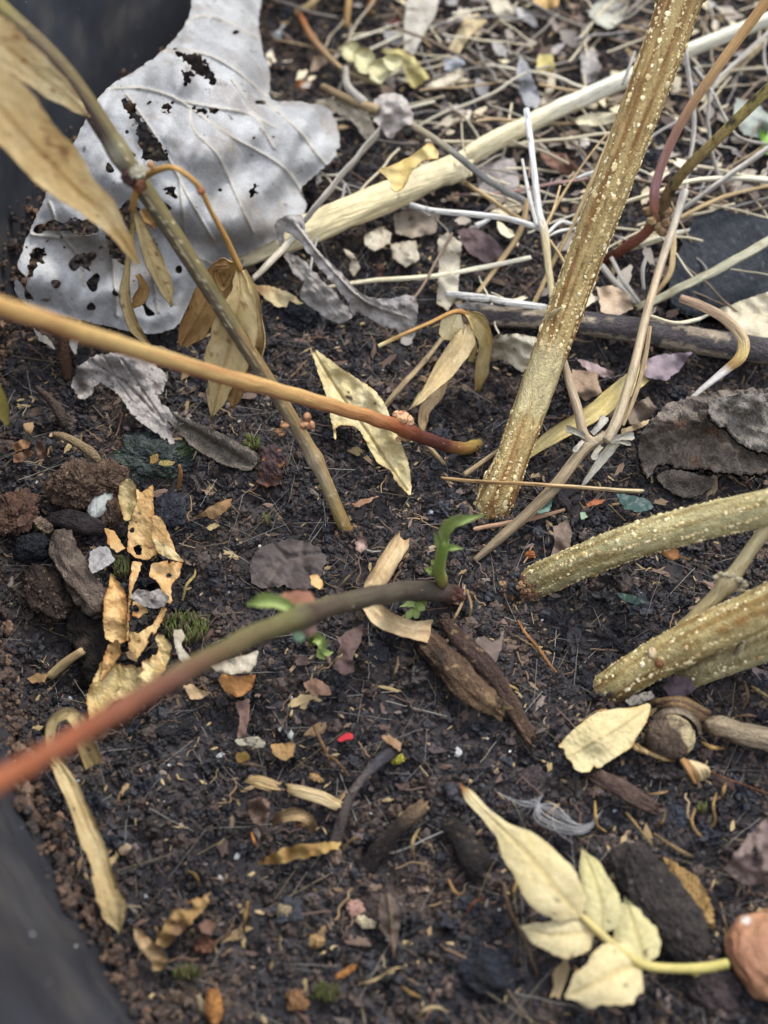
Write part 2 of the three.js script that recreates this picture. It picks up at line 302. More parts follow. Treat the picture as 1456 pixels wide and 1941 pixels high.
const stemCol = (stops, o = {}) => (s) => { // along the stalk, with fibres that run lengthwise
  let c = typeof stops === 'string' ? C(stops) : ramp(stops, s.t);
  const fib = nz(Math.cos(s.a) * (o.ff ?? 3) + s.sd, Math.sin(s.a) * (o.ff ?? 3), s.len * 90) + 0.6 * nz(Math.cos(s.a) * 8 + s.sd, Math.sin(s.a) * 8, s.len * 160);
  c = mul(c, 1 + (o.fib ?? 0.3) * fib + 0.12 * nP(s.p, 2800, 2));
  if (o.patch) c = mix(c, C(o.patch), sstep(o.pt ?? 0.1, (o.pt ?? 0.1) + 0.2, fbm(s.p, o.pf ?? 240, 15)) * (o.ps ?? 0.8));
  if (o.spot) c = mix(c, C(o.spot), sstep(o.st ?? 0.35, (o.st ?? 0.35) + 0.1, nP(s.p, o.sf ?? 1100, 33)) * 0.9);
  if (o.node) for (const [t, w, cc] of o.node) c = mix(c, C(cc), Math.exp(-(((s.t - t) / w) ** 2)));
  return c;
};

// ---------------------------------------------------------------- objects
const taken = new Map();
function numbered(n) { const k = taken.get(n) ?? 0; taken.set(n, k + 1); return k ? `${n}_${String(k).padStart(3, '0')}` : n; }
const made = [];
/* parts: a geometry, or [[name, geometry or instanced spec, material, sub-parts?]...] */
function thing(name, label, category, parts, material, group) {
  const list = Array.isArray(parts) ? parts : null, bb = new THREE.Box3();
  const grow = (g) => { if (g.isBufferGeometry) { g.computeBoundingBox(); bb.union(g.boundingBox); } };
  if (list) { const walk = (l) => l.forEach((p) => { grow(p[1]); if (p[3]) walk(p[3]); }); walk(list); } else grow(parts);
  const base = new V3((bb.min.x + bb.max.x) / 2, bb.min.y, (bb.min.z + bb.max.z) / 2);
  const piece = (g, m) => {
    let o;
    if (g.isBufferGeometry) { g.translate(-base.x, -base.y, -base.z); o = new THREE.Mesh(g, m); }
    else { o = new THREE.InstancedMesh(g.geom, m, g.mats.length); g.mats.forEach((x, i) => { x.elements[12] -= base.x; x.elements[13] -= base.y; x.elements[14] -= base.z; o.setMatrixAt(i, x); o.setColorAt(i, g.cols[i]); }); o.userData.kind = 'stuff'; }
    o.castShadow = o.receiveShadow = true; return o;
  };
  let root;
  if (!list) root = piece(parts, material);
  else {
    root = new THREE.Group();
    const add = (l, to) => l.forEach(([n, g, m, sub, lab]) => { const o = piece(g, m); o.name = n; if (lab) o.userData.label = lab; to.add(o); if (sub) add(sub, o); });
    add(list, root);
  }
  root.name = numbered(name); root.position.copy(base);
  Object.assign(root.userData, { label, category }); if (group) root.userData.group = group;
  scene.add(root); made.push(root); return root;
}

// ---------------------------------------------------------------- the setting: paving, pot, soil
function structure(name, label, g, m) { const o = new THREE.Mesh(g, m); o.name = name; o.castShadow = o.receiveShadow = true; o.userData = { kind: 'structure', label, category: name }; scene.add(o); return o; }
{
  const g = new THREE.CircleGeometry(4, 96); g.rotateX(-Math.PI / 2); g.translate(POT.x, -0.252, POT.z);
  const n = g.attributes.position.count, c = new Float32Array(n * 3).fill(0.24); g.setAttribute('color', new THREE.BufferAttribute(c, 3)); g.deleteAttribute('uv');
  structure('ground', 'grey paving that the pot stands on', g, mat({ roughness: 0.9 }));
}
{ // the dark plastic pot: tapered wall with thickness, bottom, and a rolled rim
  const prof = [], V2 = (x, y) => new THREE.Vector2(x, y);
  prof.push(V2(0.0005, -0.24), V2(wallR(-0.24) - 0.012, -0.24));
  for (let i = 0; i <= 12; i++) { const y = lerp(-0.232, -0.012, i / 12); prof.push(V2(wallR(y), y)); }
  for (let i = 0; i <= 80; i++) { const y = lerp(-0.01, POT.rim, i / 80); prof.push(V2(wallR(y), y)); }
  for (let i = 20; i >= 0; i--) { const y = lerp(-0.25, POT.rim, i / 20); prof.push(V2(wallR(y) + 0.004, y)); }
  prof.push(V2(0.0005, -0.25));
  const wall = new THREE.LatheGeometry(prof, 720); wall.translate(POT.x, 0, POT.z); wall.deleteAttribute('uv');
  const rimP = []; for (let i = 0; i <= 18; i++) { const a = i / 18 * Math.PI * 2; rimP.push(V2(wallR(POT.rim) + 0.005 + 0.0075 * Math.cos(a), POT.rim + 0.0035 + 0.0042 * Math.sin(a))); }
  const rim = new THREE.LatheGeometry(rimP, 200); rim.translate(POT.x, 0, POT.z); rim.deleteAttribute('uv');
  for (const g of [wall, rim]) {
    const p = g.attributes.position, c = []; const v = new V3();
    for (let i = 0; i < p.count; i++) { v.fromBufferAttribute(p, i); let k = mix(C('#2b2d33'), C('#363940'), sstep(-0.3, 0.4, fbm(v, 60))); const s = fbm(v, 130, 3); k = mix(k, C('#6a645c'), 0.28 * sstep(-0.1, 0.5, s)); k = mul(k, 1 + 0.25 * nP(v, 420, 6)); c.push(...k); }
    g.setAttribute('color', new THREE.Float32BufferAttribute(c, 3));
  }
  thing('plant_pot', 'large round charcoal plastic pot that holds the soil, its wall along the left', 'plant pot', [['wall', wall, M.pot], ['rim', rim, M.pot]]);
}
const soilFine = (x, z) => 0.0011 * nz(x * 240, 1, z * 240) + 0.0007 * nz(x * 520, 5, z * 520) + 0.00045 * nz(x * 1100, 9, z * 1100) + 0.0003 * nz(x * 2100, 2, z * 2100);
const FX0 = -0.072, FX1 = 0.1, FZ0 = -0.158, FZ1 = 0.092;
const soilTone = (v) => {
  let k = mix(C('#1f1d20'), C('#332d2d'), sstep(-0.35, 0.45, fbm(v, 140)));
  k = mix(k, C('#463b36'), 0.5 * sstep(0.15, 0.5, fbm(v, 420, 11)));
  k = mix(k, C('#2f3136'), 0.5 * sstep(0.1, 0.4, fbm(v, 90, 23))); k = mix(k, C('#4a3c34'), 0.6 * sstep(0.05, 0.4, fbm(v, 45, 61)));
  return mul(k, 1 + 0.4 * nP(v, 1900, 8));
};
{
  const xs = [], zs = [], step = 0.00048;
  for (let x = POT.x - 0.19; x < FX0; x += 0.006) xs.push(x); for (let x = FX0; x < FX1; x += step) xs.push(x); for (let x = FX1; x < POT.x + 0.19; x += 0.004) xs.push(x);
  for (let z = POT.z - 0.19; z < FZ0; z += 0.004) zs.push(z); for (let z = FZ0; z < FZ1; z += step) zs.push(z); for (let z = FZ1; z < POT.z + 0.19; z += 0.004) zs.push(z);
  const pos = [], col = [], idx = [], v = new V3(), nx = xs.length;
  for (const z0 of zs) for (const x0 of xs) {
    let x = x0, z = z0; const r = Math.hypot(x - POT.x, z - POT.z), rm = POT.r - 0.0006; if (r > rm) { x = POT.x + (x - POT.x) * rm / r; z = POT.z + (z - POT.z) * rm / r; }
    v.set(x, soilY(x, z) + soilFine(x, z), z); pos.push(v.x, v.y, v.z); col.push(...soilTone(v));
  }
  for (let j = 1; j < zs.length; j++) for (let i = 1; i < nx; i++) { const a = (j - 1) * nx + i - 1, b = j * nx + i - 1;
    const cx = (xs[i] + xs[i - 1]) / 2 - POT.x, cz = (zs[j] + zs[j - 1]) / 2 - POT.z; if (Math.hypot(cx, cz) > POT.r + 0.006) continue;
    idx.push(a, b, a + 1, a + 1, b, b + 1); }
  structure('soil', 'dark crumbly potting soil filling the pot', geo(pos, null, col, idx), M.soil);
}
// loose matter too fine to count
function scatter(name, label, category, geoms, m, count, place, seed) {
  const r = rng(seed), per = geoms.map(() => []);
  for (let i = 0, t = 0; i < count && t < count * 6; t++) { const s = place(r); if (!s) continue; per[Math.floor(r() * geoms.length)].push(s); i++; }
  const root = new THREE.Group(); root.name = name; root.userData = { kind: 'stuff', label, category };
  geoms.forEach((g, k) => { if (!per[k].length) return; const im = new THREE.InstancedMesh(g, m, per[k].length); im.name = `${name}_batch`; per[k].forEach((s, i) => { im.setMatrixAt(i, s.m); im.setColorAt(i, s.c); }); im.castShadow = im.receiveShadow = true; im.userData.kind = 'stuff'; root.add(im); });
  scene.add(root); return root;
}
function pebble(sx, sy, sz, seed, rough = 0.35, detail = 2) {
  const g = new THREE.IcosahedronGeometry(1, detail), p = g.attributes.position, v = new V3();
  for (let i = 0; i < p.count; i++) { v.fromBufferAttribute(p, i); const k = 1 + rough * (nz(v.x * 1.5 + seed * 7, v.y * 1.5, v.z * 1.5) * 1.3 + 0.6 * nz(v.x * 3.4, v.y * 3.4 + seed * 5, v.z * 3.4)); p.setXYZ(i, v.x * k * sx, v.y * k * sy, v.z * k * sz); }
  g.deleteAttribute('uv'); g.computeVertexNormals(); return g;
}
const Q = new THREE.Quaternion(), E = new THREE.Euler();
const inPot = (x, z, gap = 0.001) => Math.hypot(x - POT.x, z - POT.z) < POT.r - gap;
const surf = (x, z) => soilY(x, z) + soilFine(x, z);
const matrix = (p, e, s) => new THREE.Matrix4().compose(p, Q.setFromEuler(e), s).clone();
const anyTurn = (r) => new THREE.Euler(r() * 6.28, r() * 6.28, r() * 6.28);
const pick = (r, list) => { const h = list[Math.floor(r() * list.length)], k = 0.75 + 0.5 * r(), c = C(h); return new THREE.Color().setRGB(c[0] * k, c[1] * k, c[2] * k); };
const spotIn = (r) => { const x = lerp(FX0, FX1, r()), z = lerp(FZ0, FZ1, r()); return inPot(x, z) ? [x, z] : null; };
const crumbGeoms = [1, 2, 3, 4, 5, 6].map((s) => pebble(1, 0.8, 0.9, s, 0.5));
scatter('soil_crumbs', 'dark crumbs and granules of potting soil', 'soil', crumbGeoms, M.crumb, 150000, (r) => {
  const s = spotIn(r); if (!s) return null; const [x, z] = s, q = r();
  const clump = nz(x * 170, 4, z * 170); if (r() > 0.72 + clump * 0.9) return null;
  const k = 0.00014 + 0.00034 * q * q + (r() < 0.05 ? 0.0007 * r() : 0);
  return { m: matrix(new V3(x, surf(x, z) + k * (0.3 + 0.5 * r()), z), anyTurn(r), new V3(k, k * (0.7 + 0.5 * r()), k)), c: pick(r, fbm({ x, y: 0, z }, 45, 61) + 0.25 * (r() - 0.5) > 0.14 ? ['#3a302b', '#46392f', '#30292a', '#54453a', '#3d342f', '#2c2726'] : ['#232022', '#2c2726', '#1b191a', '#352d2a', '#28282c', '#443832', '#201d1e', '#2f2e32', '#3a2f2a']) };
}, 5);
scatter('soil_lumps', 'larger dark crumbs of soil lying proud of the rest', 'soil', [31, 32, 33, 34, 35].map((q) => pebble(1, 0.75, 0.9, q, 1.0, 5)), M.crumb, 1100, (r) => {
  const s = spotIn(r); if (!s) return null; const [x, z] = s; if (nz(x * 90, 7, z * 90) < -0.15 + 0.3 * r()) return null; const k = 0.0006 + 0.0013 * r() * r();
  return { m: matrix(new V3(x, surf(x, z) + k * 0.35, z), anyTurn(r), new V3(k, k * 0.8, k)), c: pick(r, ['#211f22', '#2a2627', '#1b1a1d', '#332d2b', '#28292f']) };
}, 85);
const chipGeoms = [1, 2, 3, 4].map((s) => pebble(1, 0.13, 0.36, s + 20, 0.7, 1)).concat([5, 6].map((s) => pebble(1, 0.12, 0.16, s + 20, 0.4)));
const lie = (r, a = 0.5) => new THREE.Euler((r() - 0.5) * a, r() * 6.28, (r() - 0.5) * a, 'YXZ');
scatter('wood_chips', 'small brown and tan splinters and flakes mixed into the soil', 'debris', chipGeoms, M.chip, 8200, (r) => {
  const s = spotIn(r); if (!s) return null; const [x, z] = s, k = 0.0003 + 0.0009 * r() * r() + (r() < 0.05 ? 0.0016 * r() : 0);
  const tan = r() < 0.3;
  return { m: matrix(new V3(x, surf(x, z) + 0.0003 + 0.0004 * r(), z), lie(r, 0.9), new V3(k, k, k)), c: pick(r, tan ? ['#7f6a4a', '#94805a', '#735c42', '#8c7853', '#7d6d54', '#a08a64'] : ['#4f3f36', '#5d4b40', '#433834', '#6a574a', '#574d48', '#3a3436', '#665a52', '#4a3a34']) };
}, 15);
scatter('white_grit', 'pale specks of grit in the soil', 'debris', [11, 12, 13].map((s) => pebble(1, 0.7, 0.8, s, 0.5)), M.chip, 320, (r) => {
  const s = spotIn(r); if (!s) return null; const [x, z] = s, k = 0.00014 + 0.00022 * r() + (r() < 0.05 ? 0.0003 : 0);
  return { m: matrix(new V3(x, surf(x, z) + 0.0004, z), anyTurn(r), new V3(k, k, k)), c: pick(r, ['#a9a8a6', '#bdbab3', '#8f959c', '#9f9580', '#c4c2bd']) };
}, 25);
function wisp(len, rad, bend, seed, m = 4) { // a loose fibre lying along x
  const r = rng(seed), pts = []; let y = 0, z = 0; for (let i = 0; i <= 7; i++) { pts.push(new V3((i / 7 - 0.5) * len, Math.max(0, y), z)); y += (r() - 0.45) * bend * 0.4; z += (r() - 0.5) * bend; }
  const g = new THREE.TubeGeometry(spline(pts), 16, rad, m, false); g.deleteAttribute('uv'); return g;
}
scatter('root_fibres', 'fine pale root hairs and tan rootlets lying over the soil', 'fibres', [1, 2, 3, 4, 5, 6, 7, 8].map((s) => wisp(1, 0.011 + 0.004 * (s % 3), 0.03 + 0.03 * (s % 4), s * 13)), M.fibre, 3800, (r) => {
  const s = spotIn(r); if (!s) return null; const [x, z] = s, thick = r() < 0.3, k = thick ? 0.003 + 0.006 * r() : 0.003 + 0.007 * r(), w = thick ? 0.75 + 0.9 * r() : 0.2 + 0.1 * r();
  return { m: matrix(new V3(x, surf(x, z) + 0.0005 + 0.0005 * r(), z), lie(r, 0.35), new V3(k * (thick ? 0.55 : 1), k * w * 0.8, k * (thick ? 1.1 : 0.3))), c: thick ? pick(r, ['#6f5840', '#806a4c', '#5f4638', '#6a5440', '#857458', '#54423a']) : pick(r, ['#75706a', '#6d665e', '#8a857c', '#5f5a56', '#75684f']) };
}, 35);
// crumbs caught along the foot of the pot wall
scatter('caught_crumbs', 'brown crumbs of soil caught along the foot of the pot wall', 'soil', crumbGeoms, M.crumb, 5200, (r) => {
  const a = lerp(1.9, 4.3, r()), y = 0.0095 * r() * r() * (1 + 0.6 * nz(a * 12, 1, 2)), k = 0.0002 + 0.0005 * r() * r() + (r() < 0.1 ? 0.0005 : 0);
  const R = wallR(y) - k * 0.6 - 0.002 * r() * (1 - y / 0.012), x = POT.x + R * Math.cos(a), z = POT.z + R * Math.sin(a);
  return { m: matrix(new V3(x, y + soilY(x, z), z), anyTurn(r), new V3(k, k, k)), c: pick(r, ['#4a3a31', '#554236', '#3c322d', '#2f2a28', '#66503f', '#39302c']) };
}, 45);
scatter('wall_specks', 'dust specks stuck to the dark pot wall', 'dust', [pebble(1, 0.6, 0.8, 3, 0.4, 1)], M.chip, 700, (r) => {
  const a = lerp(1.6, 4.4, r()), y = 0.004 + 0.07 * r(), k = 0.00006 + 0.0001 * r() * r() + (r() < 0.04 ? 0.00015 : 0), R = wallR(y) - k * 0.3;
  return { m: matrix(new V3(POT.x + R * Math.cos(a), y, POT.z + R * Math.sin(a)), anyTurn(r), new V3(k, k, k)), c: pick(r, ['#8f8f90', '#77736d', '#5d554d', '#a3a3a3']) };
}, 55);
// pale leaf litter crumbled between the straws at the back
function flake(seed) { const r = rng(seed), g = new THREE.CircleGeometry(1, 14); const p = g.attributes.position; for (let i = 0; i < p.count; i++) { const x = p.getX(i), y = p.getY(i), a = Math.atan2(y, x), k = Math.hypot(x, y) * (0.75 + 0.5 * nz(Math.cos(a) * 1.6 + seed, Math.sin(a) * 1.6, 2)); p.setXYZ(i, Math.cos(a) * k, 0.25 * nz(Math.cos(a) * 1.2, Math.sin(a) * 1.2 + seed, 5) * k + 0.1 * k * k, Math.sin(a) * k * 0.55); }
  const a = []; for (let i = 0; i < p.count; i++) a.push(p.getX(i), p.getY(i), p.getZ(i)); const c = new Array(a.length).fill(1); const s = solid(a, c, Array.from(g.index.array), 0.03); s.deleteAttribute('color'); return s; }
scatter('rotting_flakes', 'half-buried brown flakes of rotting leaf and bark in the soil', 'leaf litter', [6, 7, 8, 9, 10, 11].map(flake), M.chip, 950, (r) => {
  const s = spotIn(r); if (!s) return null; const [x, z] = s; if (nz(x * 55, 2, z * 55) < -0.1 + 0.25 * (r() - 0.5)) return null; const k = 0.0006 + 0.0022 * r() * r();
  return { m: matrix(new V3(x, surf(x, z) + 0.0001 + 0.0006 * r(), z), lie(r, 0.9), new V3(k, k, k * (0.5 + 0.6 * r()))), c: pick(r, ['#4c3d35', '#5c4b40', '#3f3531', '#6b584b', '#53484a', '#7a6551', '#443a3a', '#8a7256']) };
}, 105);
const litterZone = (r) => { const x = lerp(-0.03, 0.09, r()), z = lerp(-0.155, -0.035, r()); if (!inPot(x, z)) return null; const q = (x + 0.03) / 0.12; if (z > -0.05 - 0.02 * (1 - q) && r() > 0.25) return null; if (x < 0.0 && r() > 0.3) return null; return [x, z]; };
scatter('leaf_litter', 'crumbled grey and tan leaf litter between the straws at the back', 'leaf litter', [1, 2, 3, 4, 5].map(flake), M.chip, 620, (r) => {
  const s = litterZone(r); if (!s) return null; const [x, z] = s, k = 0.0012 + 0.003 * r() * r();
  return { m: matrix(new V3(x, surf(x, z) + 0.0008 + 0.003 * r(), z), lie(r, 1.2), new V3(k, k, k)), c: pick(r, ['#8a8077', '#a39888', '#6f655d', '#bdb09a', '#5b4a40', '#7b6a58', '#c3b596', '#95908c', '#4d413b']) };
}, 65);
scatter('dry_grass', 'thin dry grass threads tangled at the back', 'dry grass', [1, 2, 3, 4, 5].map((s) => wisp(1, 0.014, 0.025 + 0.015 * s, s * 31 + 5, 5)), M.fibre, 270, (r) => {
  const s = litterZone(r); if (!s) return null; const [x, z] = s, k = 0.008 + 0.018 * r();
  return { m: matrix(new V3(x, surf(x, z) + 0.002 + 0.004 * r(), z), lie(r, 0.5), new V3(k, k, k * 0.8)), c: pick(r, ['#b5a98e', '#c6ba9c', '#8f867a', '#a08a68', '#8a8580', '#7d6c5a', '#cdc4ac']) };
}, 75);

// ---------------------------------------------------------------- living and dead stems of the shrub
const dot = (px, py, h, s, col, o = {}) => lump(px, py, h, s, { detail: 4, rough: 0.2, fine: 0.03, col, ...o });
const TAN = '#c3a368', CREAM = '#d8c596', BROWNEDGE = '#9c7240';
/* corky pale warts over a stem */
function warts(g, n, o, seed) {
  const r = rng(seed), { cv, rad, ex } = g.userData, mats = [], cols = [], p = new V3(), T = new V3(), N = new V3(), B = new V3();
  for (let i = 0; i < n; i++) {
    const t = r(), rows = o.rows ?? 11, lane = r() < 0.7 ? (Math.floor(r() * rows) + 0.24 * (r() - 0.5)) / rows : r(), a = lane * 2 * Math.PI + 0.6 * nz(t * 6, seed, 1);
    cv.getPoint(t, p); cv.getTangent(t, T); N.copy(EYE).sub(p); N.addScaledVector(T, -N.dot(T)).normalize(); B.crossVectors(T, N);
    const dir = N.clone().multiplyScalar(Math.cos(a)).addScaledVector(B, Math.sin(a));
    if (nz(Math.cos(a) * 2, Math.sin(a) * 2 + seed, t * 9) < -0.16) continue;
    if (o.skip && o.skip(t * ex, a)) continue;
    const f = t * (rad.length - 1), k = Math.min(rad.length - 2, Math.floor(f)), R = lerp(rad[k], rad[k + 1], sstep(0, 1, f - k)), s = (o.size ?? 0.00017) * (0.4 + 1.7 * r() * r() * r());
    const flush = r() < 0.45 ? 0.35 : 0.75, e1 = T.clone().addScaledVector(dir, -T.dot(dir)).normalize(), e2 = new V3().crossVectors(dir, e1), len = 0.8 + 0.9 * r() * r();
    mats.push(new THREE.Matrix4().makeBasis(e1.multiplyScalar(s * len), e2.multiplyScalar(-s), dir.clone().multiplyScalar(s * flush)).setPosition(p.clone().addScaledVector(dir, R - s * 0.12)));
    cols.push(pick(r, o.cols ?? ['#bda97a', '#cdbd92', '#a58c5c', '#c2ae80', '#b09a6a', '#d6c8a2']));
  }
  return { geom: pebble(1, 0.9, 1, seed, 0.25), mats, cols };
}
const barkTone = (light, dark, bare) => (s) => {
  const strip = nz(Math.cos(s.a) * 3.1 + s.sd, Math.sin(s.a) * 3.1, s.len * 34) + 0.55 * nz(Math.cos(s.a) * 7 + s.sd, Math.sin(s.a) * 7, s.len * 120);
  let c = mix(C(light), C(dark), sstep(-0.12, 0.38, strip));
  c = mul(c, 1 + 0.22 * nP(s.p, 1500, 4) + 0.14 * nP(s.p, 3600, 2));
  if (bare) c = bare(s, c);
  return c;
};
{ // the thick upright warty stem
  const g = tube([[915, 1010, -0.006, 50], [938, 950, 0.001, 38], [974, 860, 0.006, 31], [1033, 696, 0.014, 33], [1095, 525, 0.023, 34], [1160, 352, 0.033, 36], [1236, 150, 0.045, 39], [1312, -60, 0.056, 42], [1420, -340, 0.078, 46]], { ext: 1,
    m: 48, step: 3.5, rough: 0.06, groove: 0.05, ridge: [7, 0.025], col: barkTone('#b59c66', '#8a6438', (s, c) => {
      const k = sstep(0.34, 0.36, s.t + 0.03 * nz(Math.cos(s.a) * 4, Math.sin(s.a) * 4, 3)) * (1 - sstep(0.44, 0.47, s.t + 0.04 * nz(Math.cos(s.a) * 3, 2, Math.sin(s.a) * 3)));
      c = mix(c, C('#c2b486'), 0.85 * k * sstep(-0.1, 0.3, Math.cos(s.a - 0.2)));
      return mix(c, C('#a99c70'), 0.6 * (1 - sstep(0, 0.12, s.t)));
    }) });
  const scar = tube([[1036, 612, 0.0195, 3], [1048, 594, 0.0222, 5], [1064, 584, 0.0235, 3]], { m: 8, rough: 0.2, col: stemCol('#b5a67c') });
  const dark = barkTone('#8a8055', '#6c5832');
  const joint = lump(1296, -14, 0.053, [52, 30, 36], { detail: 14, rough: 0.18, tilt: 0.2, col: (s) => dark({ ...s, a: s.dir.x * 3, len: s.p.y }) });
  thing('shrub_branch', 'thick upright tan stem covered in pale warts, rising past the top edge', 'stem', [['bark', g, M.stem], ['lenticels', warts(g, 6000, { size: 0.00029, skip: (t, a) => t > 0.35 && t < 0.45 && Math.cos(a - 0.2) > -0.1 }, 3), M.wart], ['bark_flap', scar, M.stem], ['joint', joint, M.stem]]);
}
{ // warty stem leaning right, middle
  const g = tube([[970, 1128, -0.008, 34], [1030, 1096, 0.001, 32], [1110, 1062, 0.007, 33], [1205, 1024, 0.013, 34], [1330, 990, 0.019, 35], [1500, 952, 0.027, 36], [1950, 850, 0.05, 40]], { ext: 1, m: 40, step: 4, rough: 0.03, ridge: [6, 0.015], col: barkTone('#b8ac7c', '#988654', (s, c) => mix(c, C('#8a6a40'), 0.7 * (1 - sstep(0.02, 0.1, s.t + 0.03 * nz(s.a, 2, 2))))) });
  const drop = lump(1270, 1046, 0.0135, [13, 11, 20], { detail: 8, rough: 0.12, yaw: 0.9, tilt: 0.3, col: leafCol('#b87a45', '#c9965e', { grain: 0.1 }) });
  const tail = tube([[1283, 1052, 0.0125, 4], [1295, 1057, 0.0122, 3], [1308, 1061, 0.012, 2]], { m: 6, col: stemCol('#a5825a') });
  thing('shrub_branch', 'pale olive warty stem slanting out to the right edge with one orange bud', 'stem', [['bark', g, M.stem], ['lenticels', warts(g, 2800, { size: 0.00027, rows: 9 }, 5), M.wart], ['bud', drop, M.glaze, [['scale_tip', tail, M.stem]]]]);
}
{ // the lower pair at the right
  const g = tube([[1136, 1320, -0.003, 34], [1172, 1294, 0.002, 34], [1250, 1246, 0.007, 37], [1350, 1197, 0.012, 40], [1500, 1128, 0.018, 42], [1950, 930, 0.038, 48]], { ext: 1, m: 40, step: 4, rough: 0.035, ridge: [6, 0.02], cap: 0.3, col: barkTone('#b8a56e', '#957844', (s, c) => { c = mix(c, C('#9a6a30'), 0.75 * sstep(0.4, 0.6, s.t) * Math.exp(-(((s.a - 0.1) / 0.35) ** 2)) * sstep(-0.3, 0.2, nz(s.t * 20, 1, 2))); return mix(c, C('#8a7442'), 0.6 * (1 - sstep(0.05, 0.2, s.t))); }) });
  const b1 = dot(1236, 1238, 0.0095, [9, 9, 12], leafCol('#cbb892', '#b79f74')), b2 = dot(1250, 1256, 0.0085, [10, 9, 10], leafCol('#8a5a3c', '#6a4430', { spot: '#3a2a22' }));
  thing('shrub_branch', 'warty tan stem with a rusty groove and a blunt end in the soil', 'stem', [['bark', g, M.stem], ['lenticels', warts(g, 2200, { size: 0.00027, rows: 9, skip: (t, a) => t < 0.25 && R0() < 0.6 }, 7), M.wart], ['bud', b1, M.stem], ['bud', b2, M.stem]]);
  const k = tube([[1285, 1292, -0.003, 26], [1330, 1268, 0.002, 29], [1400, 1240, 0.005, 31], [1500, 1205, 0.009, 32], [1950, 1060, 0.022, 36]], { ext: 1, m: 34, step: 4, rough: 0.04, ridge: [5, 0.03], col: barkTone('#bdaf80', '#9a8a5e') });
  const spur = tube([[1395, 1240, 0.0065, 5], [1402, 1228, 0.0095, 7], [1412, 1216, 0.0115, 3]], { m: 8, col: stemCol('#cbbf98') });
  thing('shrub_branch', 'pale knobbly stem tucked under the rusty-grooved one at lower right', 'stem', [['bark', k, M.stem], ['lenticels', warts(k, 700, { size: 0.00026, rows: 8 }, 9), M.wart], ['spur', spur, M.stem]]);
}
{ // thin dry stem with a ruffled node
  const g = tube([[1292, 1196, 0.009, 16], [1330, 1160, 0.012, 15], [1385, 1098, 0.0165, 14], [1425, 1040, 0.02, 13], [1485, 960, 0.025, 13], [1640, 740, 0.037, 13]], { ext: 1, m: 18, rough: 0.03, ridge: [4, 0.05], rf: (t) => 1 + 0.35 * Math.exp(-(((t - 0.47) / 0.05) ** 2)), col: stemCol([[0, '#c2ab74'], [0.45, '#a99870'], [1, '#a89a72']], { fib: 0.35 }) });
  const r = rng(4), fr = []; for (let i = 0; i < 26; i++) { const a = i / 26 * 6.28, x = 1383 + 26 * Math.cos(a), y = 1100 + 13 * Math.sin(a) + 8 * Math.cos(a); fr.push(dot(x + 5 * r(), y + 5 * r(), 0.0165 + 0.0012 * Math.sin(-a), [5 + 3 * r(), 5, 5], leafCol('#b5a98a', '#948662'), { detail: 2 })); }
  thing('dry_stalk', 'thin dry tan stem with a ruffled ring at its node, behind the rusty-grooved stem', 'stem', [['stalk', g, M.straw], ['node_ruffle', mergeGeometries(fr), M.stem]]);
}
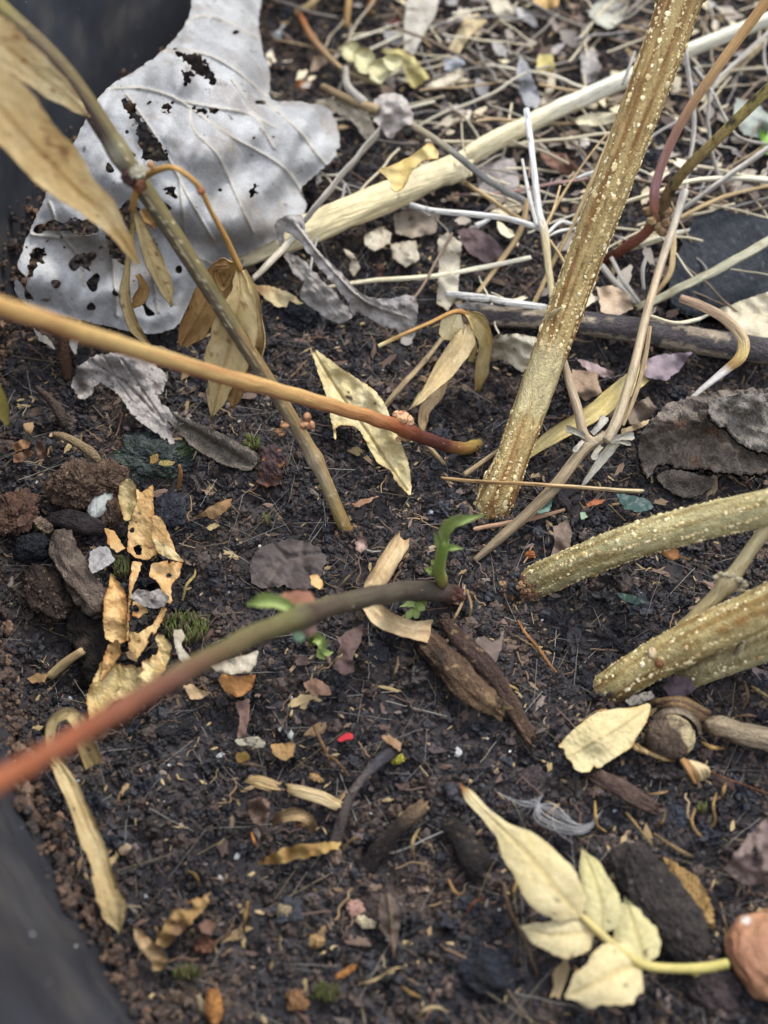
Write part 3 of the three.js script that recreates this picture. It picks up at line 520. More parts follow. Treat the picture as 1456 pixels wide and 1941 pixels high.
{ // slender grey-brown stem from the upper left, with hanging dead leaves
  const rf = (t) => 1 + 0.32 * Math.exp(-(((t - 0.265) / 0.016) ** 2)) + 0.2 * Math.exp(-(((t - 0.765) / 0.018) ** 2));
  const g = tube([[672, 1036, -0.005, 12], [652, 996, 0.001, 12.5], [604, 884, 0.009, 12.5], [542, 776, 0.018, 13.5], [444, 622, 0.03, 14.5], [332, 448, 0.043, 16.5], [240, 310, 0.053, 18], [120, 136, 0.064, 20], [-60, -36, 0.076, 22], [-260, -260, 0.094, 24]], { ext: 1,
    m: 26, step: 4, rough: 0.03, ridge: [4, 0.03], rf, col: (s) => {
      let c = ramp([[0, '#8a5f38'], [0.06, '#8f7046'], [0.16, '#94804f'], [0.26, '#a5957a'], [0.34, '#8a7a60'], [0.5, '#5f5444'], [0.7, '#574f3e'], [0.745, '#6a6450'], [0.77, '#8a8470'], [0.795, '#4e4038'], [0.86, '#4c3a3a'], [0.93, '#524040'], [0.97, '#8c8446'], [1, '#a39c55']], s.t);
      const side = Math.sin(s.a + 0.4); c = mix(c, s.t > 0.5 ? C('#76693a') : C('#8c6f3e'), 0.6 * sstep(0.15, 0.7, side));
      c = mul(c, 1 + 0.25 * nz(Math.cos(s.a) * 4, Math.sin(s.a) * 4, s.len * 120) + 0.15 * nP(s.p, 2600));
      const k = nP(s.p, 1300, 8); c = mix(c, C('#cbbf98'), sstep(0.42, 0.52, k) * (s.t < 0.78 ? 0.55 : 0.12));
      const rid = Math.abs(Math.sin(s.a * 2 + 0.5)); return mix(c, C('#c0ac7c'), (s.t > 0.34 && s.t < 0.74 ? 0.75 : 0) * sstep(0.1, 0.02, rid) * sstep(-0.25, 0.15, nz(s.len * 900, s.a * 2, 1)));
    } });
  const pc = stemCol('#b58a4a', { fib: 0.3, patch: '#8a5c34', pt: 0.2 });
  const LC = leafCol('#cfb67e', '#dac694', { lat: 9, vein: '#a98850', edge: '#9c7038', ew: 4, spot: '#8a6235', st: 0.5 }), LB = leafCol('#ab8450', '#bd9a62', { vein: '#8a6230', edge: '#80562a', spot: '#7a5228', st: 0.45 });
  const pet = tube([[272, 336, 0.052, 7], [300, 322, 0.054, 6], [335, 320, 0.056, 5], [372, 348, 0.0535, 5], [400, 400, 0.048, 4.5], [430, 455, 0.042, 5], [455, 512, 0.036, 6]], { m: 10, ridge: [3, 0.15], col: pc });
  const node2 = dot(381, 362, 0.0525, [8, 7, 9], leafCol('#7a4a30', '#9a6a40'));
  const l1 = ribLeaf([[452, 508, 0.036], [455, 560, 0.033], [440, 640, 0.0275], [420, 715, 0.022], [401, 797, 0.015]], [[0, 5], [0.15, 14], [0.42, 50, 42], [0.62, 47, 44], [0.82, 22], [1, 1]], { fold: 0.28, curl: 0.5, wave: 5, keel: 2, col: LC });
  const l2 = ribLeaf([[450, 500, 0.034], [420, 520, 0.031], [388, 580, 0.027], [345, 655, 0.021]], [[0, 4], [0.2, 26], [0.55, 40, 34], [0.85, 33, 28], [1, 14]], { fold: -0.3, curl: 0.8, wave: 6, col: LB });
  const l3 = ribLeaf([[468, 560, 0.03], [475, 640, 0.024], [455, 730, 0.017], [440, 775, 0.014]], [[0, 6], [0.4, 26], [0.8, 20], [1, 2]], { fold: 0.5, curl: 0.6, wave: 6, roll: 0.5, col: LB });
  const l4 = ribLeaf([[462, 512, 0.035], [480, 550, 0.033], [494, 605, 0.029], [500, 650, 0.026], [487, 705, 0.02]], [[0, 4], [0.3, 9], [0.5, 4], [0.75, 18, 15], [1, 1]], { fold: 0.4, curl: 0.8, twist: 1.2, col: LC });
  const l5 = ribLeaf([[432, 505, 0.036], [410, 512, 0.034], [424, 545, 0.031], [440, 520, 0.033]], [[0, 3], [0.5, 8], [1, 3]], { curl: 1.2, col: LB });
  const petB = tube([[262, 352, 0.051, 7], [254, 378, 0.049, 6], [252, 400, 0.047, 5]], { m: 8, col: pc });
  const m1 = ribLeaf([[253, 392, 0.047], [251, 440, 0.043], [243, 500, 0.038], [240, 560, 0.033], [256, 615, 0.028], [288, 662, 0.024]], [[0, 4], [0.4, 5], [0.6, 12], [0.8, 17, 12], [1, 2]], { fold: 0.5, curl: 0.7, twist: 0.6, col: LC });
  const m2 = ribLeaf([[255, 398, 0.047], [270, 440, 0.044], [285, 490, 0.04], [305, 535, 0.036], [326, 580, 0.032]], [[0, 4], [0.25, 12], [0.5, 22, 18], [0.8, 16], [1, 3]], { fold: 0.35, curl: 0.9, twist: -0.5, wave: 4, col: LC });
  const m3 = ribLeaf([[262, 520, 0.036], [272, 545, 0.034], [262, 570, 0.032], [252, 582, 0.031]], [[0, 4], [0.5, 14], [1, 3]], { curl: 1.0, fold: 0.3, col: LB });
  const m4 = ribLeaf([[268, 398, 0.046], [282, 412, 0.045], [294, 432, 0.044]], [[0, 5], [0.5, 14], [1, 4]], { curl: 1.0, col: LB });
  const m5 = ribLeaf([[288, 660, 0.024], [305, 664, 0.0235], [325, 668, 0.0235]], [[0, 4], [0.5, 8], [1, 1]], { curl: 0.8, col: LC });
  const big = ribLeaf([[-150, 20, 0.078], [-60, 130, 0.075], [40, 250, 0.069], [130, 345, 0.063], [205, 418, 0.058], [262, 500, 0.052]], [[0, 18], [0.3, 66, 54], [0.5, 58, 48], [0.72, 34, 28], [0.9, 16, 13], [1, 4]], { nu: 70, nv: 20, fold: 0.3, curl: 0.6, wave: 7, keel: 3, col: leafCol('#d6b678', '#e2ca96', { lat: 11, vein: '#b08a4c', spot: '#8a5a30', st: 0.46, sf: 500, edge: '#94622e', ew: 3 }) });
  const big2 = ribLeaf([[-90, -20, 0.077], [-20, 60, 0.074], [60, 130, 0.069], [120, 182, 0.0645], [168, 222, 0.061]], [[0, 12], [0.3, 40, 36], [0.6, 32, 26], [0.85, 16, 12], [1, 2]], { nu: 56, nv: 16, fold: 0.25, curl: 0.5, wave: 5, col: leafCol('#dcc08a', '#e4d2a2', { lat: 11, vein: '#b8965a', spot: '#a5713c', st: 0.5, edge: '#94622e', ew: 3 }) });
  const stub = dot(246, 336, 0.0525, [15, 14, 17], leafCol('#3c2826', '#54372f', { spot: '#a5743a', st: 0.4 }), { rough: 0.4 });
  const st2 = dot(266, 352, 0.0515, [12, 12, 12], leafCol('#6a4234', '#8f5f3c'), { rough: 0.4 }), st3 = dot(286, 312, 0.0545, [7, 6, 7], leafCol('#a8784a', '#c29a66'), { rough: 0.4 });
  const wool = dot(262, 326, 0.0546, [15, 10, 17], leafCol('#b5ad98', '#8f8a74'), { rough: 0.5, fine: 0.15, detail: 8 });
  const buds = [[582, 792, 0.0185, [8, 12, 9]], [588, 806, 0.017, [9, 9, 9]], [577, 806, 0.018, [9, 8, 9]], [540, 806, 0.0165, [9, 6, 7]], [529, 817, 0.0155, [9, 5, 6]], [534, 822, 0.0152, [7, 4, 6]]].map(([x, y, h, s]) => ['bud', dot(x, y, h, s, leafCol('#b98a62', '#8c5c40', { spot: '#5a3a2c', st: 0.4 }), { rough: 0.3 }), M.smooth]);
  thing('shrub_branch', 'slender grey-brown stem crossing from the upper left corner, hung with dead leaves', 'stem', [['bark', g, M.smooth], ...buds, ['leaf_scar', stub, M.stem], ['leaf_scar', st2, M.stem], ['leaf_scar', st3, M.stem], ['woolly_node', wool, M.stem],
    ['petiole', pet, M.straw, [['knot', node2, M.stem], ['leaflet', l1, M.leaf], ['leaflet', l2, M.leaf], ['leaflet', l3, M.leaf], ['leaflet', l4, M.leaf], ['leaflet', l5, M.leaf]]],
    ['petiole', petB, M.straw, [['leaflet', m1, M.leaf], ['leaflet', m2, M.leaf], ['leaflet', m3, M.leaf], ['leaflet', m4, M.leaf], ['leaflet', m5, M.leaf]]],
    ['dead_leaf', big, M.leaf, null, 'broad folded tan leaf against the pot wall'], ['dead_leaf', big2, M.leaf]]);
}
{ // orange twig from the left
  const g = tube([[925, 836, -0.005, 12], [900, 846, 0.001, 12], [862, 848, 0.004, 12], [820, 836, 0.0075, 12.5], [762, 812, 0.0125, 13.5], [680, 784, 0.018, 13.5], [550, 748, 0.028, 14.5], [400, 706, 0.041, 15.5], [250, 662, 0.055, 17], [100, 612, 0.068, 18], [-70, 556, 0.081, 19], [-300, 480, 0.1, 20]], { ext: 1,
    m: 24, step: 4, rough: 0.05, bend: 0.18, rf: (t) => 1 + 0.22 * Math.exp(-(((t - 0.385) / 0.02) ** 2)) + 0.12 * Math.exp(-(((t - 0.655) / 0.012) ** 2)) + 0.1 * Math.exp(-(((t - 0.87) / 0.012) ** 2)), col: (s) => {
      let c = ramp([[0, '#7a6a34'], [0.12, '#a58a48'], [0.2, '#8a6038'], [0.26, '#4e2c26'], [0.36, '#5a3228'], [0.42, '#8a4c2c'], [0.5, '#ad7c4a'], [0.6, '#bf9a60'], [0.8, '#c4a468'], [1, '#bd9458']], s.t);
      const k = sstep(0.05, 0.5, nz(Math.cos(s.a) * 1.6, Math.sin(s.a) * 1.6 + 4, s.len * 60)); c = mix(c, C('#8f4a30'), (s.t > 0.4 ? 0.55 : 0.2) * k);
      c = mix(c, C('#a8503a'), 0.5 * sstep(0.35, 0.9, -Math.sin(s.a)) * sstep(0.4, 0.6, s.t));
      return mul(c, 1 + 0.15 * nP(s.p, 1800) + 0.1 * nz(Math.cos(s.a) * 6, Math.sin(s.a) * 6, s.len * 200));
    } });
  const bs = [[762, 790, 0.0145, [13, 9, 12]], [776, 798, 0.0135, [9, 10, 10]], [752, 786, 0.0145, [8, 7, 8]], [768, 828, 0.0105, [12, 7, 9]], [756, 832, 0.0103, [6, 5, 6]]].map(([x, y, h, s]) => ['bud', dot(x, y, h, s, leafCol('#c49a70', '#a5744c', { spot: '#7a4a34', st: 0.4 }), { rough: 0.35 }), M.smooth]);
  thing('shrub_twig', 'smooth orange twig crossing from the left edge, maroon at its budded end', 'twig', [['bark', g, M.smooth], ['lenticels', warts(g, 260, { size: 0.00011, rows: 40, cols: ['#c9b48c', '#b88c5c', '#8f5c3c', '#d0c09c'] }, 21), M.wart], ...bs]);
}
{ // dark foreground twig with a green shoot at its base
  const g = tube([[880, 1142, -0.006, 18], [856, 1128, 0.001, 20], [815, 1120, 0.006, 20], [740, 1124, 0.0135, 19], [650, 1143, 0.023, 19.5], [572, 1170, 0.032, 21], [480, 1206, 0.041, 20], [350, 1274, 0.052, 20], [200, 1364, 0.063, 21], [60, 1446, 0.073, 22], [-70, 1518, 0.081, 23], [-260, 1610, 0.096, 24]], { ext: 1,
    m: 26, step: 4, rough: 0.05, bend: 0.16, rf: (t) => 1 + 0.24 * Math.exp(-(((t - 0.5) / 0.018) ** 2)) + 0.12 * Math.exp(-(((t - 0.78) / 0.012) ** 2)), col: (s) => {
      let c = ramp([[0, '#3c2c28'], [0.12, '#463832'], [0.22, '#4c443c'], [0.4, '#524a3c'], [0.49, '#4a3c34'], [0.53, '#5d5838'], [0.64, '#5f5238'], [0.72, '#644436'], [0.84, '#824a32'], [1, '#9e5c3a']], s.t);
      c = mix(c, C('#7c7a48'), 0.5 * sstep(0.5, 1, Math.sin(s.a)) * sstep(0.35, 0.5, s.t) * (1 - sstep(0.7, 0.8, s.t)));
      return mul(c, 1 + 0.16 * nP(s.p, 1500) + 0.14 * nz(Math.cos(s.a) * 5, Math.sin(s.a) * 5, s.len * 150));
    } });
  const GC = leafCol('#94a456', '#a8b870', { vein: '#a5c060', grain: 0.08 });
  const shoot = tube([[838, 1106, 0.0065, 12], [833, 1080, 0.0105, 11], [838, 1045, 0.016, 11], [842, 1022, 0.0195, 10]], { m: 14, ridge: [3, 0.08], col: stemCol([[0, '#7a5a3c'], [0.15, '#949448'], [0.5, '#94ad50'], [1, '#9cb858']], { fib: 0.2 }) });
  const s1 = ribLeaf([[842, 1028, 0.0192], [846, 1005, 0.0225], [862, 990, 0.0245], [885, 984, 0.026], [918, 976, 0.027]], [[0, 6], [0.3, 14], [0.6, 11], [1, 1]], { fold: 0.5, curl: 0.5, col: GC });
  const s2 = ribLeaf([[838, 1040, 0.017], [830, 1025, 0.02], [823, 1010, 0.022]], [[0, 6], [0.4, 8], [1, 1]], { fold: 0.4, col: GC }), s3 = ribLeaf([[843, 1038, 0.017], [860, 1038, 0.018], [878, 1040, 0.0185]], [[0, 6], [0.4, 7], [1, 1]], { fold: 0.4, col: GC });
  const s4 = ribLeaf([[828, 1092, 0.008], [820, 1084, 0.0095], [808, 1078, 0.0105]], [[0, 2], [0.6, 8], [1, 4]], { fold: 0.2, col: GC }), s5 = ribLeaf([[830, 1086, 0.0085], [824, 1070, 0.0105], [818, 1062, 0.0112]], [[0, 2], [0.6, 6], [1, 2]], { fold: 0.2, col: GC });
  const bud1 = dot(585, 1188, 0.0285, [16, 14, 20], leafCol('#8a6a58', '#a5857a'), { rough: 0.2 }), bud2 = dot(567, 1206, 0.0285, [12, 10, 13], leafCol('#7fa27c', '#9ab890'), { rough: 0.2 });
  const brown = sheet([[528, 1130, 0.029], [560, 1120, 0.029], [590, 1124, 0.029], [598, 1142, 0.0295], [560, 1152, 0.03], [540, 1150, 0.03]], { rag: 3, wrinkle: 0.0006, col: leafCol('#9a6a4c', '#7c4f3c') });
  const tip = ribLeaf([[566, 1160, 0.0335], [535, 1144, 0.0345], [505, 1138, 0.035], [468, 1146, 0.035]], [[0, 4], [0.35, 13], [0.7, 15], [1, 2]], { fold: 0.4, curl: 0.8, col: GC });
  const scar = dot(862, 1130, 0.0028, [22, 14, 16], leafCol('#4a2f2a', '#6a4a3e', { spot: '#8f7a68', st: 0.4 }), { rough: 0.45, detail: 8 });
  thing('shrub_twig', 'dark arching twig across the foreground, rust red toward the left, with a green shoot', 'twig', [['bark', g, M.smooth], ['lenticels', warts(g, 320, { size: 0.0001, rows: 40, cols: ['#8a7c68', '#a5967c', '#6d5c4c', '#b0a088'] }, 23), M.wart], ['shoot', shoot, M.green, [['leaf', s1, M.green], ['leaf', s2, M.green], ['leaf', s3, M.green], ['leaf', s4, M.green], ['leaf', s5, M.green]]], ['bud', bud1, M.smooth], ['bud', bud2, M.green], ['bract', brown, M.leaf], ['young_leaf', tip, M.green], ['root_collar', scar, M.bark]]);
  const sp = [ribLeaf([[810, 1142, 0.003], [785, 1142, 0.0045], [758, 1150, 0.0045]], [[0, 3], [0.5, 9], [1, 1]], { fold: 0.2, col: GC }), ribLeaf([[785, 1152, 0.004], [792, 1150, 0.0045], [806, 1153, 0.0045]], [[0, 2], [0.6, 9], [1, 5]], { curl: 0.4, col: GC }), ribLeaf([[784, 1154, 0.004], [788, 1162, 0.0042], [790, 1172, 0.004]], [[0, 2], [0.6, 8], [1, 4]], { curl: 0.4, col: GC }), ribLeaf([[782, 1154, 0.004], [776, 1164, 0.0042], [770, 1174, 0.004]], [[0, 2], [0.6, 7], [1, 2]], { curl: 0.4, col: GC })];
  const ss = tube([[796, 1140, -0.001, 4], [790, 1148, 0.0025, 4], [784, 1154, 0.004, 3]], { m: 6, col: stemCol('#9ab05a') });
  thing('seedling', 'small bright green seedling with rounded leaves under the dark arching twig', 'seedling', [['stalk', ss, M.green], ...sp.map((g) => ['leaf', g, M.green])]);
  const q1 = ribLeaf([[590, 1222, 0.0015], [596, 1209, 0.005], [608, 1216, 0.0065], [616, 1232, 0.005]], [[0, 5], [0.35, 11], [0.8, 10], [1, 3]], { fold: 0.3, curl: 0.5, col: GC }), q2 = ribLeaf([[610, 1232, 0.005], [622, 1238, 0.005], [632, 1236, 0.005]], [[0, 4], [0.4, 6], [1, 1]], { fold: 0.2, col: GC }), q3 = ribLeaf([[606, 1226, 0.005], [608, 1240, 0.004], [616, 1250, 0.003]], [[0, 4], [0.5, 8], [1, 2]], { fold: 0.2, col: GC });
  thing('seedling', 'curled green sprout pushing out of the bare soil below the dark twig', 'seedling', [['leaf', q1, M.green], ['leaf', q2, M.green], ['leaf', q3, M.green]]);
}

scatter('stem_collars', 'rusty crumbs and shreds of bark heaped where the stems enter the soil', 'soil', [...crumbGeoms, ...chipGeoms], M.crumb, 1500, (r) => {
  const [x, y, w, h, hi, rust] = [[1000, 1112, 46, 26, 0.004, 1], [1000, 1112, 60, 34, 0.0025, 1], [930, 985, 58, 22, 0.003, 0.3], [660, 1010, 30, 14, 0.002, 0.3], [1160, 1312, 40, 26, 0.003, 0.5], [1285, 1296, 36, 16, 0.002, 0.4], [905, 846, 22, 12, 0.002, 0.3], [872, 1132, 26, 16, 0.002, 0.5]][Math.floor(r() * 8)];
  const a = r() * 6.28, q = Math.sqrt(r()), p = P(x + w * q * Math.cos(a), y + h * q * Math.sin(a), hi * (1 - q) * r()), k = 0.0002 + 0.0005 * r() * r();
  return { m: matrix(p, anyTurn(r), new V3(k, k, k)), c: pick(r, r() < rust * 0.7 ? ['#5f4533', '#6f4f36', '#543c2e', '#7a5f40'] : ['#2c2726', '#352d2a', '#443832', '#232022']) };
}, 95);

// ---------------------------------------------------------------- dead straws, blades and twigs at the back
const SC = { pale: stemCol([[0, '#d3c7a4'], [0.5, '#dacfae'], [1, '#d8d2bd']], { fib: 0.18, patch: '#c2a97a', pt: 0.22, ps: 0.6 }), grey: stemCol('#a8a196', { fib: 0.22, patch: '#8a8074', pt: 0.15, ps: 0.5 }), tan: stemCol('#bda376', { fib: 0.25, patch: '#a5855a', pt: 0.15, ps: 0.5 }), white: stemCol('#cbc8c0', { fib: 0.18, patch: '#a59a86', pt: 0.18, ps: 0.5, spot: '#6d655c', st: 0.45 }), brown: stemCol('#7d5c44', { fib: 0.3, patch: '#5d4336' }), wood: stemCol('#a08a68', { fib: 0.35, patch: '#7d6850', pt: 0.12, ps: 0.6 }) };
const straw = (label, pts, col, o = {}) => thing(o.name ?? 'dry_straw', label, o.cat ?? 'straw', tube(pts.map((p) => [p[0], p[1], p[2] - 0.0006, p[3] * (o.k ?? 0.68)]), { m: 12, step: 5, flat: 0.72, roll: pts[0][0] % 3, bend: o.k ? 0.05 : 0.22, rough: 0.06, jag: 1.4, groove: 0.16, col, ...o }), o.mat ?? M.straw);
straw('thick pale cut straw lying slantwise from the grey leaf to its white cut end', [[372, 514, 0.004, 20], [470, 478, 0.0065, 26], [600, 428, 0.008, 30], [720, 378, 0.0085, 29], [830, 332, 0.009, 27], [884, 310, 0.0095, 26]], stemCol([[0, '#c9c0a6'], [0.4, '#dccb9c'], [1, '#e2d5ac']], { fib: 0.2, spot: '#3a342f', st: 0.55, sf: 700 }), { m: 22, ridge: [5, 0.04], endCol: '#dedacb', cap: 0.02, k: 1 });
straw('thick whitish straw continuing slantwise behind the thick warty stem', [[838, 330, 0.0045, 22], [930, 272, 0.007, 24], [1040, 216, 0.0085, 21], [1170, 158, 0.0095, 20], [1310, 94, 0.011, 17], [1500, 20, 0.013, 17]], stemCol([[0, '#dacfaa'], [0.3, '#e2d6ac'], [0.5, '#dfd9c4'], [1, '#d6d0b8']], { fib: 0.16, patch: '#c5ad7a', pt: 0.3, ps: 0.5 }), { m: 22, ridge: [5, 0.04], k: 1 });
straw('flat grey blade of grass leaning up from the crumpled grey leaf', [[556, 446, 0.012, 10], [600, 392, 0.0145, 15], [650, 330, 0.014, 15], [718, 250, 0.012, 16]], SC.grey, { flat: 0.25, m: 14, name: 'grass_blade', cat: 'grass blade' });
straw('short straw stub poking out of the crumpled grey leaf', [[480, 528, 0.011, 9], [510, 500, 0.0125, 10], [555, 452, 0.0135, 11]], stemCol('#b8ad98', { fib: 0.2 }), { endCol: '#d6d2c8' });
straw('level pale straw under the white forked stalk', [[620, 545, 0.003, 7], [700, 532, 0.005, 9], [800, 526, 0.0055, 10], [900, 510, 0.006, 10], [1005, 488, 0.0065, 9]], SC.pale);
straw('tan straw slanting down left from the forked stalk', [[905, 556, 0.0035, 9], [945, 500, 0.006, 10], [985, 440, 0.009, 11], [1000, 380, 0.011, 10]], SC.tan);
straw('tan straw leaning against the left side of the thick warty stem', [[1010, 578, 0.004, 9], [1045, 505, 0.008, 9], [1090, 415, 0.0135, 9], [1140, 300, 0.02, 8], [1170, 225, 0.024, 7]], SC.tan);
straw('thin bent grass thread left of the thick warty stem', [[1030, 440, 0.009, 5], [1062, 378, 0.012, 5], [1110, 305, 0.015, 4], [1150, 255, 0.0175, 4]], SC.tan, { m: 7 });
straw('pinkish thread lying level behind the forked stalk', [[860, 370, 0.003, 5], [960, 364, 0.0045, 6], [1060, 346, 0.006, 6], [1115, 338, 0.0065, 5]], stemCol('#a08078', { fib: 0.2 }), { m: 7 });
straw('dark grey straw crossing over the thick pale straw', [[690, 185, 0.004, 9], [770, 230, 0.008, 10], [850, 282, 0.0195, 10], [930, 345, 0.014, 11], [1000, 385, 0.009, 10]], stemCol([[0, '#8a8078'], [0.35, '#b0a284'], [0.6, '#6e6c68'], [1, '#8f8c88']], { fib: 0.2 }), { m: 12 });
straw('tan stalk running from under the pale straw to the forked stalk', [[850, 325, 0.004, 7], [910, 365, 0.0065, 8], [970, 405, 0.009, 8], [1010, 430, 0.0105, 7]], SC.tan, { m: 9 });
{ // white forked stalk
  const a = tube([[998, 208, 0.018, 5.9], [1010, 300, 0.016, 5.9], [1022, 400, 0.0135, 6.6], [1032, 440, 0.0125, 8.6], [1040, 510, 0.0095, 6.6], [1050, 580, 0.0065, 6.6]], { m: 12, rough: 0.06, col: stemCol([[0, '#d6d6d4'], [0.45, '#c6c2ba'], [0.65, '#c5b48a'], [1, '#c9b88c']], { fib: 0.2, spot: '#5d564c', st: 0.5 }) });
  const b = tube([[778, 388, 0.0125, 5.3], [815, 398, 0.0128, 5.3], [880, 405, 0.0128, 5.9], [960, 414, 0.0126, 5.9], [1028, 434, 0.0125, 5.9]], { m: 12, rough: 0.06, col: SC.white });
  const b2 = tube([[932, 410, 0.0126, 4.0], [920, 420, 0.0122, 4.6], [902, 428, 0.012, 5.9]], { m: 8, rough: 0.15, col: SC.white });
  const c = tube([[990, 302, 0.0165, 2.6], [1002, 365, 0.0148, 4.0], [1018, 430, 0.0128, 4.0]], { m: 8, col: SC.white });
  const d = tube([[1035, 445, 0.0125, 3.3], [1065, 420, 0.0128, 4.0], [1085, 424, 0.0125, 3.3], [1110, 402, 0.0128, 2.0]], { m: 8, col: SC.white }), e = tube([[1038, 448, 0.012, 2.6], [1062, 438, 0.012, 3.3], [1100, 432, 0.0115, 3.3]], { m: 8, col: SC.white });
  const f = tube([[1032, 432, 0.0125, 3.3], [1048, 400, 0.0135, 2.6], [1062, 352, 0.0145, 2.0]], { m: 7, col: SC.tan }), h = tube([[1042, 455, 0.0115, 2.6], [1070, 500, 0.0085, 3.3], [1075, 530, 0.007, 3.3]], { m: 7, col: SC.tan });
  thing('forked_stalk', 'white dry stalk with thin arms spreading like a cross, left of the thick warty stem', 'stalk', [['main_stalk', a, M.straw], ['side_branch', b, M.straw, [['stub', b2, M.straw]]], ...[c, d, e, f, h].map((g) => ['side_branch', g, M.straw])]);
}
straw('white fibrous straw stub lying over the grey leaf with a hole', [[846, 556, 0.006, 8], [890, 562, 0.0068, 11], [960, 572, 0.007, 11], [1070, 590, 0.006, 10]], SC.white, { rough: 0.15 });
straw('small white hooked straw tip beside the thick warty stem', [[1092, 338, 0.0155, 4], [1115, 330, 0.0158, 6], [1138, 322, 0.016, 5]], SC.white, { m: 8 });
straw('pale thread standing behind the thick warty stem', [[1180, 160, 0.018, 5], [1192, 130, 0.02, 6], [1204, 98, 0.021, 4]], SC.grey, { m: 7 });
{ // forked twig at the upper right
  const n = [1252, 412];
  const a = tube([[1640, -240, 0.068, 10.8], [1440, 20, 0.046, 10.1], [1345, 150, 0.035, 9.4], [1290, 235, 0.027, 8.6], [1252, 320, 0.019, 8.6], [1240, 372, 0.0145, 9.4], [1246, 408, 0.011, 10.8]], { m: 16, rough: 0.03, col: stemCol([[0, '#c89a5c'], [0.35, '#c7a070'], [0.55, '#b08472'], [0.75, '#a57c7c'], [0.92, '#a06a54'], [1, '#8a6040']], { fib: 0.15 }) });
  const b = tube([[1720, -70, 0.06, 12.2], [1440, 185, 0.035, 10.8], [1365, 258, 0.0275, 10.1], [1300, 322, 0.0205, 10.1], [1268, 365, 0.0155, 10.8], [1252, 415, 0.0105, 12.2]], { m: 16, rough: 0.04, col: stemCol([[0, '#a89a58'], [0.4, '#9a8650'], [0.8, '#7a6440'], [1, '#6d573c']], { fib: 0.25, spot: '#3c3628', st: 0.3, sf: 520 }) });
  const c = tube([[1248, 405, 0.0115, 10.8], [1225, 440, 0.009, 10.1], [1185, 470, 0.0055, 10.1], [1140, 500, -0.001, 9.4]], { m: 14, col: stemCol([[0, '#7d5a40'], [0.3, '#7d4a34'], [1, '#65392c']], { fib: 0.25 }) });
  const bs = [[1228, 400], [1234, 420], [1250, 432], [1262, 424], [1240, 388], [1266, 402], [1256, 440]].map(([x, y], i) => ['bud', dot(x, y, 0.0115 + 0.0008 * (i % 2), [9, 8, 9], leafCol('#a58a62', '#846648', { spot: '#5a4030', st: 0.4 }), { rough: 0.45 }), M.stem]);
  thing('forked_twig', 'forked twig with one orange and one speckled olive branch, upper right', 'twig', [['branch', a, M.smooth, null, 'smooth orange branch turning pink lower down'], ['branch', b, M.stem, null, 'olive branch speckled with dark marks'], ['foot', c, M.stem], ...bs]);
}
straw('long grey-tan straw hanging down from the whitish straw at upper right', [[1300, 90, 0.018, 9], [1308, 160, 0.017, 10], [1316, 240, 0.0155, 10], [1302, 330, 0.013, 8], [1298, 380, 0.0115, 6]], SC.grey, { flat: 0.5 });
straw('grey thread curving down to the right edge below the orange branch', [[1318, 128, 0.014, 5], [1352, 178, 0.013, 6], [1380, 232, 0.0115, 6], [1400, 260, 0.0105, 6], [1470, 276, 0.009, 6]], SC.grey, { m: 8 });
straw('grey blade bending down from the right edge beside the olive branch', [[1480, 40, 0.016, 8], [1400, 112, 0.0145, 8], [1354, 160, 0.0135, 8], [1342, 215, 0.0115, 9], [1350, 290, 0.0085, 8], [1374, 370, 0.005, 7]], SC.grey, { flat: 0.4, m: 10 });
straw('grey thread arcing at the right edge above the olive branch', [[1475, 95, 0.012, 5], [1454, 75, 0.0125, 5], [1450, 120, 0.011, 5], [1470, 165, 0.0095, 5]], SC.grey, { m: 7 });
straw('long level cream straw right of the thick warty stem', [[1180, 384, 0.0125, 7], [1240, 366, 0.0125, 8], [1300, 346, 0.0125, 9], [1380, 338, 0.0115, 9], [1490, 345, 0.01, 10]], SC.pale, { m: 10 });
straw('pale straw rising to the right edge across the cream straw', [[1240, 432, 0.006, 6], [1320, 378, 0.0095, 9], [1385, 330, 0.0125, 10], [1490, 260, 0.015, 11]], SC.grey, { m: 10 });
straw('thin tan straw lying above the dark slate shard', [[1290, 412, 0.0055, 6], [1360, 378, 0.007, 6], [1420, 360, 0.007, 5], [1480, 348, 0.0065, 5]], SC.tan, { m: 8 });
straw('tan blade drooping beside the dark slate shard', [[1272, 425, 0.0095, 9], [1276, 480, 0.0085, 9], [1268, 520, 0.007, 9], [1240, 560, 0.004, 6]], SC.tan, { flat: 0.5, m: 10 });
straw('short thick pale straw behind the foot of the forked twig', [[1165, 478, 0.003, 14], [1210, 465, 0.0045, 16], [1260, 448, 0.005, 13], [1310, 436, 0.004, 9]], SC.pale, { m: 12 });
straw('broad grey-green flat straw rising to the right edge over the slate shard', [[1205, 585, 0.003, 22], [1260, 560, 0.006, 23], [1340, 520, 0.0095, 24], [1490, 438, 0.0125, 25]], stemCol([[0, '#a5a086'], [0.5, '#a8a48a'], [1, '#b0ab92']], { fib: 0.2, patch: '#8f8468' }), { flat: 0.4, m: 16, ridge: [4, 0.04] });
for (const [label, pts] of [['thin dry spike crossing at the foot of the broad grey-green straw', [[1158, 488, 0.0065, 6], [1180, 530, 0.006, 7], [1212, 572, 0.005, 5]]], ['blunt tan straw end beside the thick warty stem, above the dark peeling twig', [[1140, 505, 0.005, 10], [1170, 540, 0.0055, 9], [1205, 575, 0.0045, 7]]], ['short grey blade curving up by the long split stalk', [[1228, 480, 0.0095, 6], [1218, 510, 0.0085, 8], [1220, 548, 0.007, 6]]]]) straw(label, pts, SC.grey, { m: 9 });
